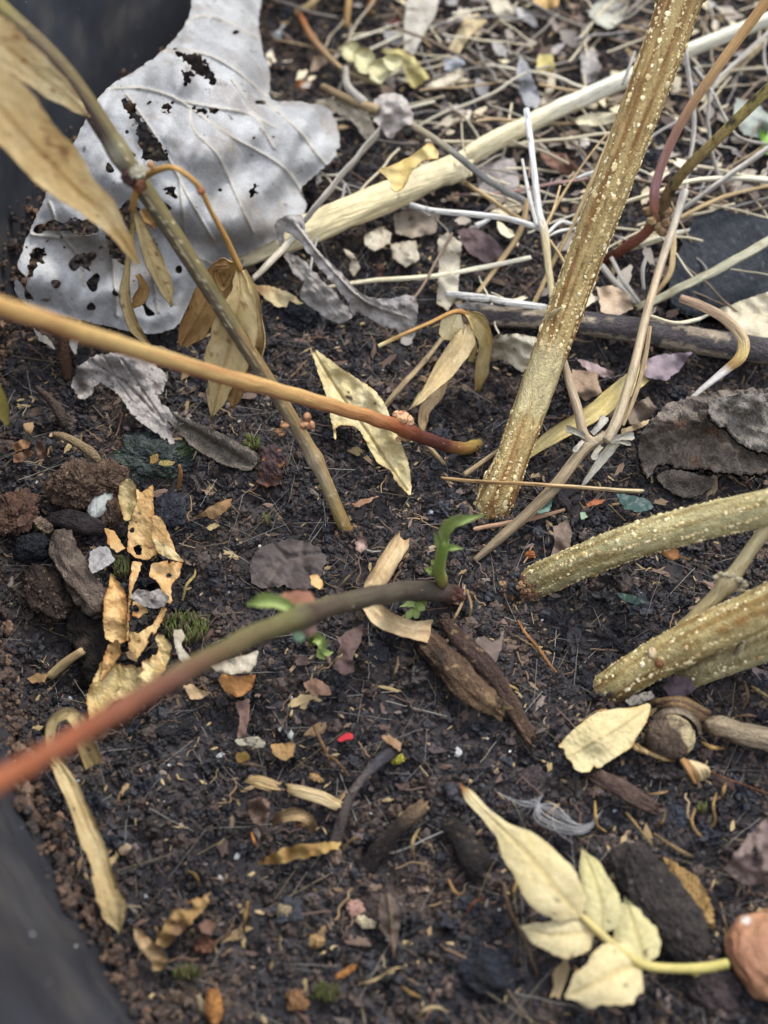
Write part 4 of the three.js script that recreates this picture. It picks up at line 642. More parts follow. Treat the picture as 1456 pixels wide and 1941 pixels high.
straw('thin tan stalk lying over the foot of the warty stem, cut white at its end', [[838, 906, 0.003, 6], [900, 912, 0.0045, 7], [990, 917, 0.0088, 7], [1100, 924, 0.0058, 7], [1218, 932, 0.004, 8]], stemCol([[0, '#a98a5c'], [0.5, '#b58f60'], [1, '#c5b28a']], { fib: 0.3 }), { endCol: '#dcd8cc', m: 10 });
straw('orange-pink broken straw at the foot of the warty stem', [[900, 1003, 0.002, 6], [940, 995, 0.003, 7], [1010, 982, 0.003, 7], [1070, 966, 0.0025, 5]], stemCol([[0, '#b89070'], [1, '#a58468']], { fib: 0.3 }), { m: 9 });
straw('split straw end at the left of the warty stem foot', [[880, 900, 0.003, 10], [910, 880, 0.0035, 10], [950, 850, 0.003, 9]], SC.wood, { m: 10 });
{ // long split stalk with a ruffled joint
  const a = tube([[1298, 362, 0.0175, 8.1], [1280, 420, 0.0165, 7.4], [1250, 510, 0.015, 7.4], [1222, 610, 0.0135, 8.1], [1198, 710, 0.012, 8.9], [1165, 808, 0.0095, 10.4], [1148, 836, 0.0085, 11.8]], { m: 14, rough: 0.06, ridge: [3, 0.08], col: stemCol([[0, '#bdb6a8'], [0.4, '#bda888'], [1, '#a8987c']], { fib: 0.3 }) });
  const a2 = tube([[1232, 620, 0.0115, 4.4], [1222, 680, 0.0108, 5.2], [1205, 745, 0.0098, 5.2], [1180, 806, 0.0088, 4.4]], { m: 9, col: SC.wood });
  const b = tube([[1064, 668, 0.0125, 6.7], [1078, 720, 0.0118, 8.1], [1095, 775, 0.0105, 8.9], [1110, 828, 0.0085, 9.6], [1130, 842, 0.008, 10.4]], { m: 12, rough: 0.06, ridge: [3, 0.08], col: stemCol('#a89478', { fib: 0.35 }) });
  const c = tube([[1148, 826, 0.0085, 10.4], [1110, 850, 0.0078, 10.4], [1045, 930, 0.0055, 11.1], [960, 1010, 0.003, 9.6], [900, 1062, 0.001, 5.9]], { m: 14, rough: 0.06, ridge: [4, 0.06], col: stemCol([[0, '#a39478'], [0.5, '#8f7d60'], [1, '#7a6a54']], { fib: 0.4 }) });
  const br = [[[1110, 828], [1090, 818], [1073, 812], 8], [[1105, 836], [1096, 846], [1088, 856], 6], [[1122, 822], [1136, 808], [1148, 790], 9], [[1140, 846], [1130, 858], [1126, 872], 8], [[1160, 832], [1180, 828], [1202, 826], 9], [[1158, 838], [1176, 838], [1196, 842], 4]].map(([p, q, r2, w]) => ['bract', ribLeaf([[...p, 0.009], [...q, 0.0098], [...r2, 0.0094]], [[0, w * 0.6], [0.5, w * 0.7], [0.85, w], [1, w * 0.6]], { nu: 14, nv: 6, curl: 0.9, wave: 2, col: leafCol('#b0aa9c', '#8f8776') }), M.grey]);
  const tail = ribLeaf([[1170, 836, 0.0085], [1148, 862, 0.007], [1122, 896, 0.005], [1100, 926, 0.003]], [[0, 9], [0.3, 10], [0.8, 5], [1, 1]], { nu: 24, nv: 8, fold: 0.3, curl: 0.5, col: leafCol('#bdb8a8', '#a59d88') });
  thing('split_stalk', 'long split grey-tan stalk with a ruffled joint, right of the thick warty stem', 'stalk', [['upper_stalk', a, M.straw], ['splinter', a2, M.straw], ['upper_stalk', b, M.straw], ['lower_stalk', c, M.straw], ...br, ['dry_blade', tail, M.grey]]);
}
thing('peeling_twig', 'dark grey twig with peeling pale patches, passing behind the thick warty stem', 'twig', tube([[860, 598, 0.001, 15.3], [960, 602, 0.003, 20.4], [1100, 612, 0.005, 22.9], [1240, 632, 0.0055, 24.6], [1360, 652, 0.0055, 25.5], [1500, 672, 0.005, 25.5]], { m: 26, step: 5, rough: 0.05, col: (s) => { let c = stemCol('#5a5454', { fib: 0.3 })(s); const k = nz(Math.cos(s.a) * 1.3 + 3, Math.sin(s.a) * 1.3, s.len * 75) + 0.35 * nP(s.p, 700); return mix(c, C('#b5a48c'), sstep(0.08, 0.15, k + (s.t > 0.62 && s.t < 0.85 && Math.sin(s.a) > 0.25 ? 0.5 : 0)) * 0.9); } }), M.bark);
{ const k = tube([[1290, 565, 0.011, 7.9], [1330, 580, 0.0125, 9.4], [1375, 605, 0.0135, 10.1], [1408, 645, 0.0135, 12.2], [1405, 675, 0.0125, 12.2], [1378, 700, 0.0108, 9.4], [1340, 730, 0.0088, 7.2], [1303, 762, 0.007, 5.0]], { m: 14, flat: 0.45, rough: 0.06, twist: 0.8, col: stemCol([[0, '#b09078'], [0.4, '#b8a07c'], [0.55, '#c2a868'], [0.68, '#8c6a3c'], [0.75, '#bdb8b0'], [1, '#aca79e']], { fib: 0.25 }) });
  thing('curled_husk', 'tan husk curling over the dark peeling twig near the right edge', 'husk', k, M.straw); }
straw('cream thread lying along the top of the dark peeling twig', [[1230, 598, 0.0115, 5], [1280, 612, 0.0115, 5], [1320, 606, 0.0118, 6], [1345, 596, 0.012, 4]], SC.pale, { m: 8 });
thing('slate_shard', 'flat dark slate shard under the broad straw at the right edge', 'stone', sheet([[1335, 398, 0.004], [1400, 405, 0.0045], [1490, 430, 0.0045], [1490, 545, 0.0035], [1400, 585, 0.003], [1330, 592, 0.003], [1275, 575, 0.003], [1272, 520, 0.0035], [1300, 450, 0.004]], { rag: 3, th: 0.0025, fine: 0.00012, col: leafCol('#3a3d42', '#44474b', { grain: 0.2, spot: '#5d6064', st: 0.5 }) }), M.bark);

// ---------------------------------------------------------------- the big grey leaf against the pot wall
{
  const outline = [[368, -40, 0.021], [362, 20, 0.024], [345, 55, 0.027], [310, 95, 0.03], [255, 135, 0.033], [200, 170, 0.035], [170, 215, 0.034], [140, 270, 0.032], [105, 330, 0.03], [80, 385, 0.027], [55, 440, 0.025], [35, 500, 0.022], [28, 550, 0.017], [60, 585, 0.012], [120, 600, 0.008], [200, 618, 0.004], [270, 632, 0.002], [330, 622, 0.0015], [372, 575, 0.0015], [410, 520, 0.002], [450, 490, 0.003], [500, 465, 0.003], [545, 440, 0.003], [582, 395, 0.003], [570, 360, 0.005], [600, 330, 0.006], [640, 290, 0.006], [640, 240, 0.009], [620, 205, 0.012], [570, 192, 0.012], [515, 188, 0.011], [512, 140, 0.012], [495, 80, 0.012], [492, 20, 0.011], [500, -40, 0.01]];
  const veins = [[[205, 168], [262, 166], [330, 185], [400, 232], [450, 265], [510, 298], [545, 325], [578, 372]], [[310, 97], [355, 96], [400, 106], [450, 135], [505, 182]], [[362, 210], [370, 248], [410, 290], [440, 350], [480, 440]], [[240, 178], [290, 250], [330, 320], [370, 395], [405, 455]], [[335, 190], [400, 202], [470, 215], [520, 240]], [[500, 190], [560, 240], [600, 290], [625, 320]], [[95, 385], [115, 440], [150, 490], [160, 540]], [[195, 415], [210, 470], [218, 540], [222, 600]], [[290, 480], [292, 530], [300, 590]], [[350, 45], [380, 30], [430, 40], [485, 70]], [[340, 330], [345, 380], [352, 440]], [[60, 445], [120, 450], [180, 445]], [[330, 420], [350, 470], [400, 500]], [[440, 150], [470, 195], [520, 280]]];
  const greyBase = leafCol('#989898', '#b6b6b5', { f: 90, vein: '#c3b79f', vs: 0.55, patch: '#8d857e', pf: 120, pt: 0.16, ps: 0.6, spot: '#5a5552', sf: 420, st: 0.66, edge: '#8a8078', ew: 4, grain: 0.1 });
  const rotten = (x, y) => 0.2 * sstep(420, 200, x + (y < 380 ? 260 : 0)) * sstep(370, 440, y) * sstep(640, 540, y) + 0.05 * sstep(500, 200, x);
  const g = sheet(outline, { res: 3.1, rag: 3, veins, vw: 4, vh: 0.0005, th: 0.00014, hf: (x, y) => 0.0028 * nz(x * 0.0085, y * 0.0085, 3) + 0.0009 * nz(x * 0.03 + y * 0.012, y * 0.009 - x * 0.006, 6) + 0.00012 * nz(x * 0.06, y * 0.06, 2), holeRag: 9, soft: 900,
    holes: [[[326, 94], [352, 100], [378, 104], [398, 128], [412, 158], [402, 162], [388, 146], [372, 138], [345, 112]], [[232, 188], [252, 192], [262, 215], [284, 248], [305, 275], [322, 300], [296, 306], [272, 300], [262, 270], [258, 235], [242, 215]], [[366, 202], [395, 208], [420, 206], [398, 216], [372, 212]], [[310, 196], [324, 200], [322, 212], [310, 208]], [[60, 480], [78, 470], [86, 490], [70, 505], [56, 528]], [[120, 425], [150, 414], [180, 420], [186, 440], [160, 446], [135, 440]], [[225, 395], [252, 380], [268, 420], [250, 440]], [[205, 440], [240, 450], [250, 490], [230, 500], [205, 470]], [[150, 480], [172, 490], [168, 512], [148, 505]], [[315, 355], [330, 358], [332, 372], [318, 370]], [[478, 350], [488, 352], [480, 374], [475, 370]], [[346, 134], [366, 140], [360, 154], [348, 148]]],
    pores: [[0.03, 0.6, 34, rotten], [0.07, 0.78, 20, rotten]],
    ctrl: [[430, 60, 0.021], [420, 120, 0.025], [330, 150, 0.033], [420, 190, 0.026], [300, 230, 0.034], [380, 280, 0.03], [470, 240, 0.023], [560, 240, 0.017], [500, 330, 0.017], [430, 380, 0.02], [340, 380, 0.025], [230, 330, 0.033], [180, 420, 0.026], [110, 500, 0.02], [200, 540, 0.014], [280, 500, 0.016], [350, 480, 0.0125], [300, 580, 0.0075], [220, 590, 0.009], [540, 400, 0.009], [590, 280, 0.013]], ctrlWeight: 9,
    col: (s) => { const net = Math.abs(nz(s.px * 0.035, s.py * 0.035, 5)), net2 = Math.abs(nz(s.px * 0.07, s.py * 0.07, 9)); let c = greyBase(s); c = mix(c, C('#bdb7a8'), 0.3 * sstep(0.03, 0.008, net) + 0.18 * sstep(0.04, 0.01, net2)); return mix(c, C('#857a6c'), 0.5 * sstep(0.1, 0.4, fbm(s.p, 60, 3) + 0.12 * sstep(350, 520, s.py))); } });
  thing('grey_leaf', 'large curled grey leaf full of holes, slumped against the pot wall', 'leaf', g, M.bigleaf);
}
// ---------------------------------------------------------------- leaves and scraps among the straws
const GL = leafCol('#8f8882', '#a8a29c', { f: 140, spot: '#5a534d', st: 0.5, edge: '#6d645c', grain: 0.2, vein: '#bdb3a0', patch: '#756c66', ps: 0.5 });
const PL = leafCol('#cdb982', '#ddcda0', { vein: '#bfa66c', edge: '#a37c40', ew: 5, spot: '#6d5a3c', st: 0.58, sf: 700 });
const YL = leafCol('#c9ad64', '#d8c284', { vein: '#b5944c', edge: '#9a6e34' });
const BL = leafCol('#6a4c3c', '#7f6050', { vein: '#8f705a', edge: '#4a362c', grain: 0.22, spot: '#3c2e28', st: 0.5 });
const CL = leafCol('#b8ab94', '#c9bfa8', { vein: '#a5967a', edge: '#8c7a5e', spot: '#6f6456', st: 0.5, grain: 0.18 });
const OL = leafCol('#cda062', '#dcb87c', { vein: '#a87434', edge: '#a8703c', ew: 5, spot: '#5f4636', st: 0.58, sf: 520, patch: '#c08048', pt: 0.24, ps: 0.45, grain: 0.12 });
const scrap = (name, label, cat, outline, o) => thing(name, label, cat, sheet(outline, { rag: 2.6, ragF: 0.13, sharp: outline.length < 16, wrinkle: 0.0008, fine: 0.0001, ...o }), o.mat ?? M.leaf);
{
  const a = sheet([[522, 425, 0.012], [545, 408, 0.016], [575, 412, 0.017], [580, 440, 0.0165], [610, 480, 0.0145], [650, 520, 0.012], [690, 560, 0.0105], [740, 565, 0.0095], [785, 560, 0.009], [790, 600, 0.006], [780, 650, 0.003], [762, 652, 0.003], [756, 628, 0.0045], [720, 615, 0.005], [690, 595, 0.006], [676, 590, 0.0065], [668, 598, 0.006], [655, 565, 0.0085], [638, 545, 0.01], [600, 500, 0.013], [560, 450, 0.0145], [540, 440, 0.013], [532, 470, 0.011]], { rag: 4, wrinkle: 0.0011, fine: 0.00018, veins: [[[560, 425], [620, 500], [690, 570], [770, 600]]], vh: 0.0005, col: GL, res: 3 });
  const b = sheet([[540, 480, 0.009], [570, 490, 0.0095], [600, 520, 0.008], [640, 560, 0.006], [668, 600, 0.003], [640, 612, 0.002], [600, 590, 0.003], [565, 555, 0.005], [578, 540, 0.0065], [552, 510, 0.008]], { rag: 4, wrinkle: 0.0012, fine: 0.00018, veins: [[[555, 495], [600, 545], [640, 600]]], col: GL, res: 3 });
  thing('crumpled_leaf', 'crumpled grey serrated leaf draped over the thick pale straw', 'leaf', [['blade', a, M.grey], ['folded_lobe', b, M.grey]]);
}
scrap('pale_leaf', 'tan tapering leaf under the crumpled grey leaf', 'leaf', [[470, 540, 0.003], [500, 540, 0.004], [545, 552, 0.004], [575, 575, 0.002], [560, 588, 0.0015], [520, 578, 0.0025]], { col: leafCol('#b58c5c', '#cdb98c', { tilt: (s) => (s.px - 520) * 0.01 }) });
scrap('pale_leaf', 'pale pointed jasmine leaf with black specks and a bitten edge beside the orange twig', 'leaf', [[588, 658, 0.005], [600, 664, 0.006], [650, 700, 0.009], [715, 745, 0.009], [738, 785, 0.008], [758, 835, 0.007], [775, 880, 0.004], [778, 938, 0.002], [768, 930, 0.0025], [748, 908, 0.003], [742, 892, 0.003], [720, 880, 0.0035], [700, 850, 0.005], [678, 812, 0.006], [662, 806, 0.006], [640, 808, 0.005], [636, 834, 0.003], [630, 806, 0.005], [618, 750, 0.0065], [598, 690, 0.006]], { rag: 2, res: 2.6, veins: [[[592, 662], [640, 740], [690, 810], [740, 885], [772, 930]]], vw: 3, vh: -0.0006, ctrl: [[640, 730, 0.0065], [690, 800, 0.006]], col: (s) => { let c = leafCol('#d3bf86', '#dfd0a2', { vein: '#bfa668', edge: '#a8854c', ew: 4 })(s); for (const [x, y, r] of [[661, 744, 4], [663, 754, 6], [657, 752, 4], [711, 765, 4], [612, 743, 4], [594, 664, 7]]) c = mix(c, C('#3c332c'), 0.9 * sstep(r, r * 0.5, Math.hypot(s.px - x, s.py - y) + 2 * nP(s.p, 2200))); return c; } });
{ // dried compound leaf
  const st = tube([[718, 656, 0.0105, 4.0], [760, 636, 0.0125, 4.0], [815, 612, 0.0142, 4.0], [872, 590, 0.0152, 4.8], [900, 615, 0.013, 5.6], [922, 650, 0.0105, 4.0]], { m: 9, col: stemCol([[0, '#d3c48c'], [0.15, '#b08a50'], [0.6, '#a0743c'], [1, '#94683a']], { fib: 0.25 }) });
  const l1 = ribLeaf([[888, 618, 0.0138], [878, 650, 0.0125], [850, 690, 0.01], [815, 735, 0.0075], [776, 778, 0.005]], [[0, 10], [0.25, 24], [0.55, 22], [0.85, 9], [1, 1]], { fold: 0.3, curl: 0.6, wave: 4, col: leafCol('#cdb380', '#d8c496', { lat: 9, vein: '#b5966a', edge: '#a0804c' }) });
  const l2 = ribLeaf([[868, 594, 0.015], [858, 615, 0.0135], [852, 645, 0.0115]], [[0, 8], [0.4, 24], [0.8, 24], [1, 14]], { fold: 0.2, curl: 0.5, col: PL }), l3 = ribLeaf([[884, 592, 0.015], [905, 610, 0.014], [920, 650, 0.011], [915, 690, 0.0075], [905, 740, 0.003]], [[0, 6], [0.25, 20], [0.5, 15], [0.8, 15], [1, 6]], { fold: 0.4, curl: 0.9, wave: 4, col: leafCol('#b59c5c', '#cdb884', { edge: '#8f6e38' }) });
  const l4 = ribLeaf([[850, 700, 0.006], [830, 740, 0.0045], [805, 780, 0.003], [800, 825, 0.0015]], [[0, 8], [0.4, 16], [0.8, 10], [1, 4]], { curl: 0.9, wave: 5, col: leafCol('#a88d66', '#bfa680') });
  const l5 = ribLeaf([[896, 640, 0.009], [894, 660, 0.008], [893, 685, 0.006]], [[0, 5], [0.5, 11], [1, 5]], { curl: 0.8, col: YL });
  thing('dead_compound_leaf', 'dried compound leaf on an arching brown stalk, left of the warty stem', 'leaf', [['leaf_stalk', st, M.straw], ...[l1, l2, l3, l4, l5].map((g) => ['leaflet', g, M.leaf])]);
}
straw('tan broken stick leaning under the dried compound leaf', [[722, 780, 0.0025, 11], [760, 735, 0.0055, 11], [800, 690, 0.0075, 10], [838, 642, 0.009, 9]], SC.wood, { name: 'broken_stick', cat: 'stick' });
straw('short splintered stick beneath the maroon end of the orange twig', [[842, 880, 0.002, 9], [815, 850, 0.003, 10], [770, 800, 0.004, 11]], SC.wood, { name: 'broken_stick', cat: 'stick' });
scrap('grey_scrap', 'grey leaf scrap with a round hole beside the thick warty stem', 'leaf', [[862, 575, 0.0035], [900, 572, 0.0045], [960, 582, 0.005], [1010, 596, 0.005], [1022, 606, 0.004], [1000, 612, 0.0035], [960, 614, 0.003], [910, 605, 0.0025], [875, 595, 0.0025]], { holes: [[[966, 588], [986, 584], [996, 594], [992, 604], [974, 600]]], col: GL, mat: M.grey });
scrap('pale_leaf', 'crumpled cream leaf tucked against the left of the warty stem', 'leaf', [[925, 648, 0.006], [945, 635, 0.009], [980, 632, 0.0095], [1022, 640, 0.008], [1005, 690, 0.006], [990, 706, 0.005], [968, 690, 0.005], [950, 680, 0.004], [924, 688, 0.003], [935, 668, 0.005]], { wrinkle: 0.0025, col: CL, veins: [[[940, 645], [975, 690]]] });
scrap('pale_leaf', 'upright beige leaf strip standing behind the level pale straw', 'leaf', [[830, 450, 0.007], [850, 440, 0.0085], [876, 462, 0.008], [872, 500, 0.006], [868, 560, 0.0035], [850, 590, 0.002], [828, 575, 0.002], [832, 500, 0.005]], { col: CL });
scrap('brown_leaf', 'purplish brown leaf lying behind the tan slanting straw', 'leaf', [[868, 436, 0.004], [900, 430, 0.0045], [940, 455, 0.004], [960, 485, 0.003], [925, 500, 0.002], [890, 480, 0.0025], [872, 458, 0.003]], { col: leafCol('#5d4a4c', '#6e5a5a') });
scrap('grey_scrap', 'wide grey leaf scrap behind the white forked stalk', 'leaf', [[905, 310, 0.0035], [975, 300, 0.0045], [985, 340, 0.004], [975, 380, 0.003], [930, 385, 0.002], [905, 350, 0.0025]], { col: leafCol('#8f8782', '#a39a94'), mat: M.grey });
for (const [label, ol, col] of [['lumpy beige scrap below the thick pale straw', [[690, 445], [720, 430], [742, 440], [740, 460], [710, 475], [692, 465]], CL], ['blunt cream scrap beside the lumpy beige one', [[740, 462], [790, 455], [795, 490], [770, 505], [745, 490]], CL], ['brownish scrap wedged under the middle of the thick pale straw', [[745, 405], [800, 395], [835, 400], [825, 440], [780, 450], [750, 440]], leafCol('#8c7f70', '#a39580')], ['beige curl behind the crumpled grey leaf', [[650, 470], [672, 480], [682, 505], [672, 525], [662, 510], [665, 492]], CL], ['small rusty scrap below the level pale straw', [[715, 500], [726, 498], [728, 525], [716, 528]], BL]]) scrap('leaf_scrap', label, 'leaf scrap', ol.map((p) => [...p, 0.004]), { col, wrinkle: 0.002, th: 0.0005 });
{ const a = sheet([[718, 322, 0.018], [745, 312, 0.019], [790, 288, 0.0205], [815, 270, 0.0215], [832, 298, 0.02], [800, 305, 0.0195], [778, 330, 0.0185], [762, 358, 0.017], [748, 362, 0.0165], [735, 338, 0.0175]], { rag: 2, wrinkle: 0.001, col: YL }); thing('yellow_leaf', 'small folded yellow leaf perched on the thick pale straw', 'leaf', a, M.leaf); }
{ const r = [[[648, 92], [668, 78], [684, 96], [676, 118], [656, 112]], [[672, 100], [700, 92], [712, 118], [702, 140], [680, 134]], [[700, 124], [728, 112], [742, 130], [722, 158], [704, 148]], [[728, 110], [752, 102], [764, 112], [748, 134], [734, 128]]].map((o, i) => ['leaflet', sheet(o.map((p) => [...p, 0.005 + 0.002 * i]), { cup: 0.002, cupW: 10, rag: 2, col: leafCol('#c9c294', '#d8d2aa', { edge: '#94895a' }) }), M.leaf]);
  const st = tube([[568, 28, 0.003, 6], [590, 70, 0.005, 7], [620, 105, 0.0055, 6], [650, 132, 0.0055, 5], [690, 150, 0.006, 4], [720, 160, 0.006, 3]], { m: 8, col: stemCol([[0, '#a5643c'], [0.3, '#9a7a58'], [1, '#b5a880']], { fib: 0.25 }) });
  thing('dead_compound_leaf', 'pale cupped leaflets strung on a bent stalk near the top edge', 'leaf', [['leaf_stalk', st, M.straw], ...r]); }
scrap('yellow_leaf', 'olive yellow folded leaf just right of the cupped leaflets', 'leaf', [[722, 96, 0.006], [755, 92, 0.0075], [785, 108, 0.008], [815, 148, 0.006], [805, 152, 0.0055], [785, 168, 0.004], [772, 155, 0.0045], [762, 118, 0.006]], { col: leafCol('#b5a462', '#c6b97e', { edge: '#8a7a44' }), wrinkle: 0.0015 });
scrap('pale_leaf', 'long pale leaf hanging in from the top edge, narrow end down', 'leaf', [[775, -20, 0.004], [836, -20, 0.005], [825, 30, 0.006], [800, 70, 0.006], [785, 105, 0.005], [765, 95, 0.005], [765, 50, 0.005]], { col: leafCol('#b8b0a2', '#cbc4b6', { edge: '#8f8778' }), veins: [[[805, -10], [790, 50], [778, 98]]] });
scrap('pale_leaf', 'curved cream leaf with a tan lower end near the top edge', 'leaf', [[862, 70, 0.004], [880, 35, 0.0065], [905, 24, 0.007], [924, 40, 0.006], [905, 56, 0.006], [886, 75, 0.0055], [870, 100, 0.004], [848, 98, 0.003]], { col: leafCol('#c2ae84', '#d6caa4', { edge: '#9a7450' }), wrinkle: 0.001 });
{ const g = sheet([[712, 188, 0.011], [730, 178, 0.0125], [760, 180, 0.013], [780, 205, 0.012], [782, 232, 0.01], [760, 242, 0.0095], [742, 262, 0.007], [720, 240, 0.009], [706, 222, 0.01]], { rag: 4, wrinkle: 0.002, veins: [[[712, 225], [760, 200]], [[720, 238], [772, 215]]], col: leafCol('#a59b94', '#b8afa6', { grain: 0.2 }) });
  const s = tube([[612, 165, 0.006, 7], [660, 188, 0.008, 8], [712, 208, 0.0105, 10]], { m: 9, col: SC.wood }), s2 = tube([[655, 130, 0.0075, 6], [660, 165, 0.0085, 8], [690, 195, 0.01, 9]], { m: 8, col: SC.grey }), s3 = sheet([[595, 195, 0.004], [640, 185, 0.006], [680, 200, 0.008], [706, 235, 0.008], [712, 262, 0.0065], [690, 262, 0.006], [672, 235, 0.006], [640, 215, 0.005], [610, 212, 0.004]], { rag: 5, wrinkle: 0.0018, col: leafCol('#a89a84', '#bdb09a', { spot: '#5d554c', st: 0.4 }) });
  thing('shrivelled_seedhead', 'shrivelled grey papery head with stalks, left of the long pale leaf', 'seed head', [['papery_cap', g, M.grey], ['stalk', s, M.straw], ['stalk', s2, M.straw], ['torn_skirt', s3, M.grey]]); }
thing('tan_straw', 'upright orange-tan straw at the top edge above the cupped leaflets', 'straw', tube([[664, -30, 0.01, 6], [660, 10, 0.008, 7], [657, 50, 0.005, 6]], { m: 8, col: stemCol('#b8935c') }), M.straw);
thing('tan_straw', 'short rusty straw at the top edge right of the upright one', 'straw', tube([[720, -20, 0.005, 6], [705, 5, 0.0045, 7], [696, 24, 0.003, 5]], { m: 8, col: stemCol('#a8703c') }), M.straw);
thing('tan_straw', 'slanting tan straw in from the top edge beside the grey leaf', 'straw', tube([[620, -30, 0.006, 7], [590, 8, 0.005, 7], [560, 25, 0.003, 6]], { m: 8, col: stemCol('#b0966a') }), M.straw);
thing('brown_seed', 'glossy rusty seed husk in the dark soil right of the grey leaf', 'seed', lump(572, 162, 0.001, [11, 9, 16], { detail: 8, rough: 0.2, yaw: 0.6, col: leafCol('#8a4a2a', '#b07a4a') }), M.glaze);
thing('white_pebble', 'single white grit pebble on dark soil near the top edge', 'pebble', lump(528, 68, 0.001, [11, 9, 10], { detail: 8, rough: 0.15, col: leafCol('#c8ccd0', '#dcdcd8') }), M.stem);
thing('red_scrap', 'dull red scrap of bark near the top edge', 'scrap', lump(750, 44, 0.001, [10, 6, 17], { detail: 6, rough: 0.25, yaw: -0.4, col: leafCol('#7a4640', '#8f5a50') }), M.bark);
const scraps = [
  ['grey forked bark sliver right of the curved cream leaf', [[985, 105], [1000, 120], [1010, 150], [1025, 190], [1020, 205], [995, 200], [985, 170], [978, 140]], leafCol('#8f9092', '#a3a3a2')], ['small yellow square of leaf above the whitish straw', [[1020, 104], [1046, 102], [1052, 125], [1038, 146], [1016, 132]], leafCol('#b8a968', '#c9bd86')], ['tan blade bent beside the small yellow square', [[1040, 135], [1055, 130], [1052, 165], [1040, 195], [1022, 200], [1036, 165]], CL],
  ['broad grey leaf end at the top edge left of the warty stem', [[1125, 10], [1160, -20], [1200, -20], [1185, 30], [1160, 55], [1130, 45], [1118, 28]], leafCol('#a5a394', '#b8b6a6')], ['grey flake above the whitish straw beside the warty stem', [[1100, 90], [1125, 95], [1140, 125], [1130, 155], [1105, 160], [1102, 125]], GL], ['orange leaf end at the very top edge', [[1010, -20], [1060, -20], [1058, 12], [1030, 20], [1012, 8]], leafCol('#b8935a', '#c9aa74')],
  ['grey torn flake left of the curved cream leaf', [[920, -10], [955, -15], [975, 20], [978, 42], [955, 38], [935, 20]], CL], ['bluish grey scrap on the dark soil near the curved cream leaf', [[838, 112], [865, 105], [882, 118], [870, 135], [845, 132]], leafCol('#8c9096', '#a0a2a6')], ['tan scrap beside the shrivelled grey head', [[800, 165], [830, 150], [870, 130], [885, 138], [860, 155], [825, 170]], CL],
  ['cream leaf tongue under the whitish straw', [[1080, 225], [1120, 215], [1165, 212], [1172, 228], [1140, 238], [1095, 236]], leafCol('#cbbf9c', '#d6cdb0')], ['pale pebble-like scrap beneath the whitish straw', [[1102, 262], [1112, 258], [1118, 272], [1110, 282], [1100, 276]], leafCol('#c9bdb4', '#d6cdc6')], ['dark ridge of bark beneath the whitish straw', [[1020, 285], [1070, 290], [1100, 320], [1075, 330], [1035, 312]], BL],
  ['grey lichen-spotted scrap at the right edge under the olive branch', [[1395, 185], [1440, 200], [1465, 230], [1450, 262], [1410, 255], [1390, 225]], leafCol('#8f958c', '#a8aca0')], ['large mauve leaf lying under the dark peeling twig', [[1205, 690], [1250, 672], [1312, 668], [1290, 700], [1262, 722], [1225, 715]], leafCol('#8c7c80', '#a09094')], ['cream leaf flake beneath the broad grey-green straw', [[1132, 545], [1160, 540], [1195, 560], [1200, 585], [1165, 600], [1140, 590]], leafCol('#c2a98c', '#d0bfa8')],
  ['beige leaf at the right edge above the curled husk', [[1345, 592], [1400, 572], [1480, 545], [1480, 640], [1430, 645], [1390, 630]], leafCol('#c0b496', '#cfc5ac')], ['rosy flake left of the dark peeling twig patch', [[1090, 678], [1130, 690], [1165, 705], [1160, 718], [1120, 708]], leafCol('#a8908c', '#b5a09c')], ['tan leaf in shadow behind the split stalk', [[1085, 700], [1130, 705], [1140, 745], [1110, 760], [1080, 740]], leafCol('#a58c74', '#8f7660')],
  ['grey-brown flake left of the long bark slab', [[1185, 775], [1230, 752], [1245, 775], [1225, 800], [1195, 805]], leafCol('#8c7c6c', '#75675a')], ['tan straw flake between the split stalk and the bark slab', [[1175, 815], [1230, 795], [1226, 806], [1180, 825]], leafCol('#b8a27c', '#c7b48c')]];
for (const [label, ol, col] of scraps) scrap('leaf_scrap', label, 'leaf scrap', ol.map((p, i) => [...p, 0.0035 + 0.0018 * (i % 3)]), { col, wrinkle: 0.0014, th: 0.00025, mat: M.grey });
thing('yellow_strip', 'smooth pale yellow leaf strip passing under the split stalk', 'leaf', ribLeaf([[1000, 862, 0.0025], [1040, 832, 0.004], [1120, 785, 0.0065], [1185, 735, 0.0065], [1228, 700, 0.0055]], [[0, 8], [0.3, 15], [0.7, 21], [1, 18]], { curl: 0.7, wave: 3, col: leafCol('#d0bb78', '#d9c78c', { edge: '#b0944e' }) }), M.leaf);
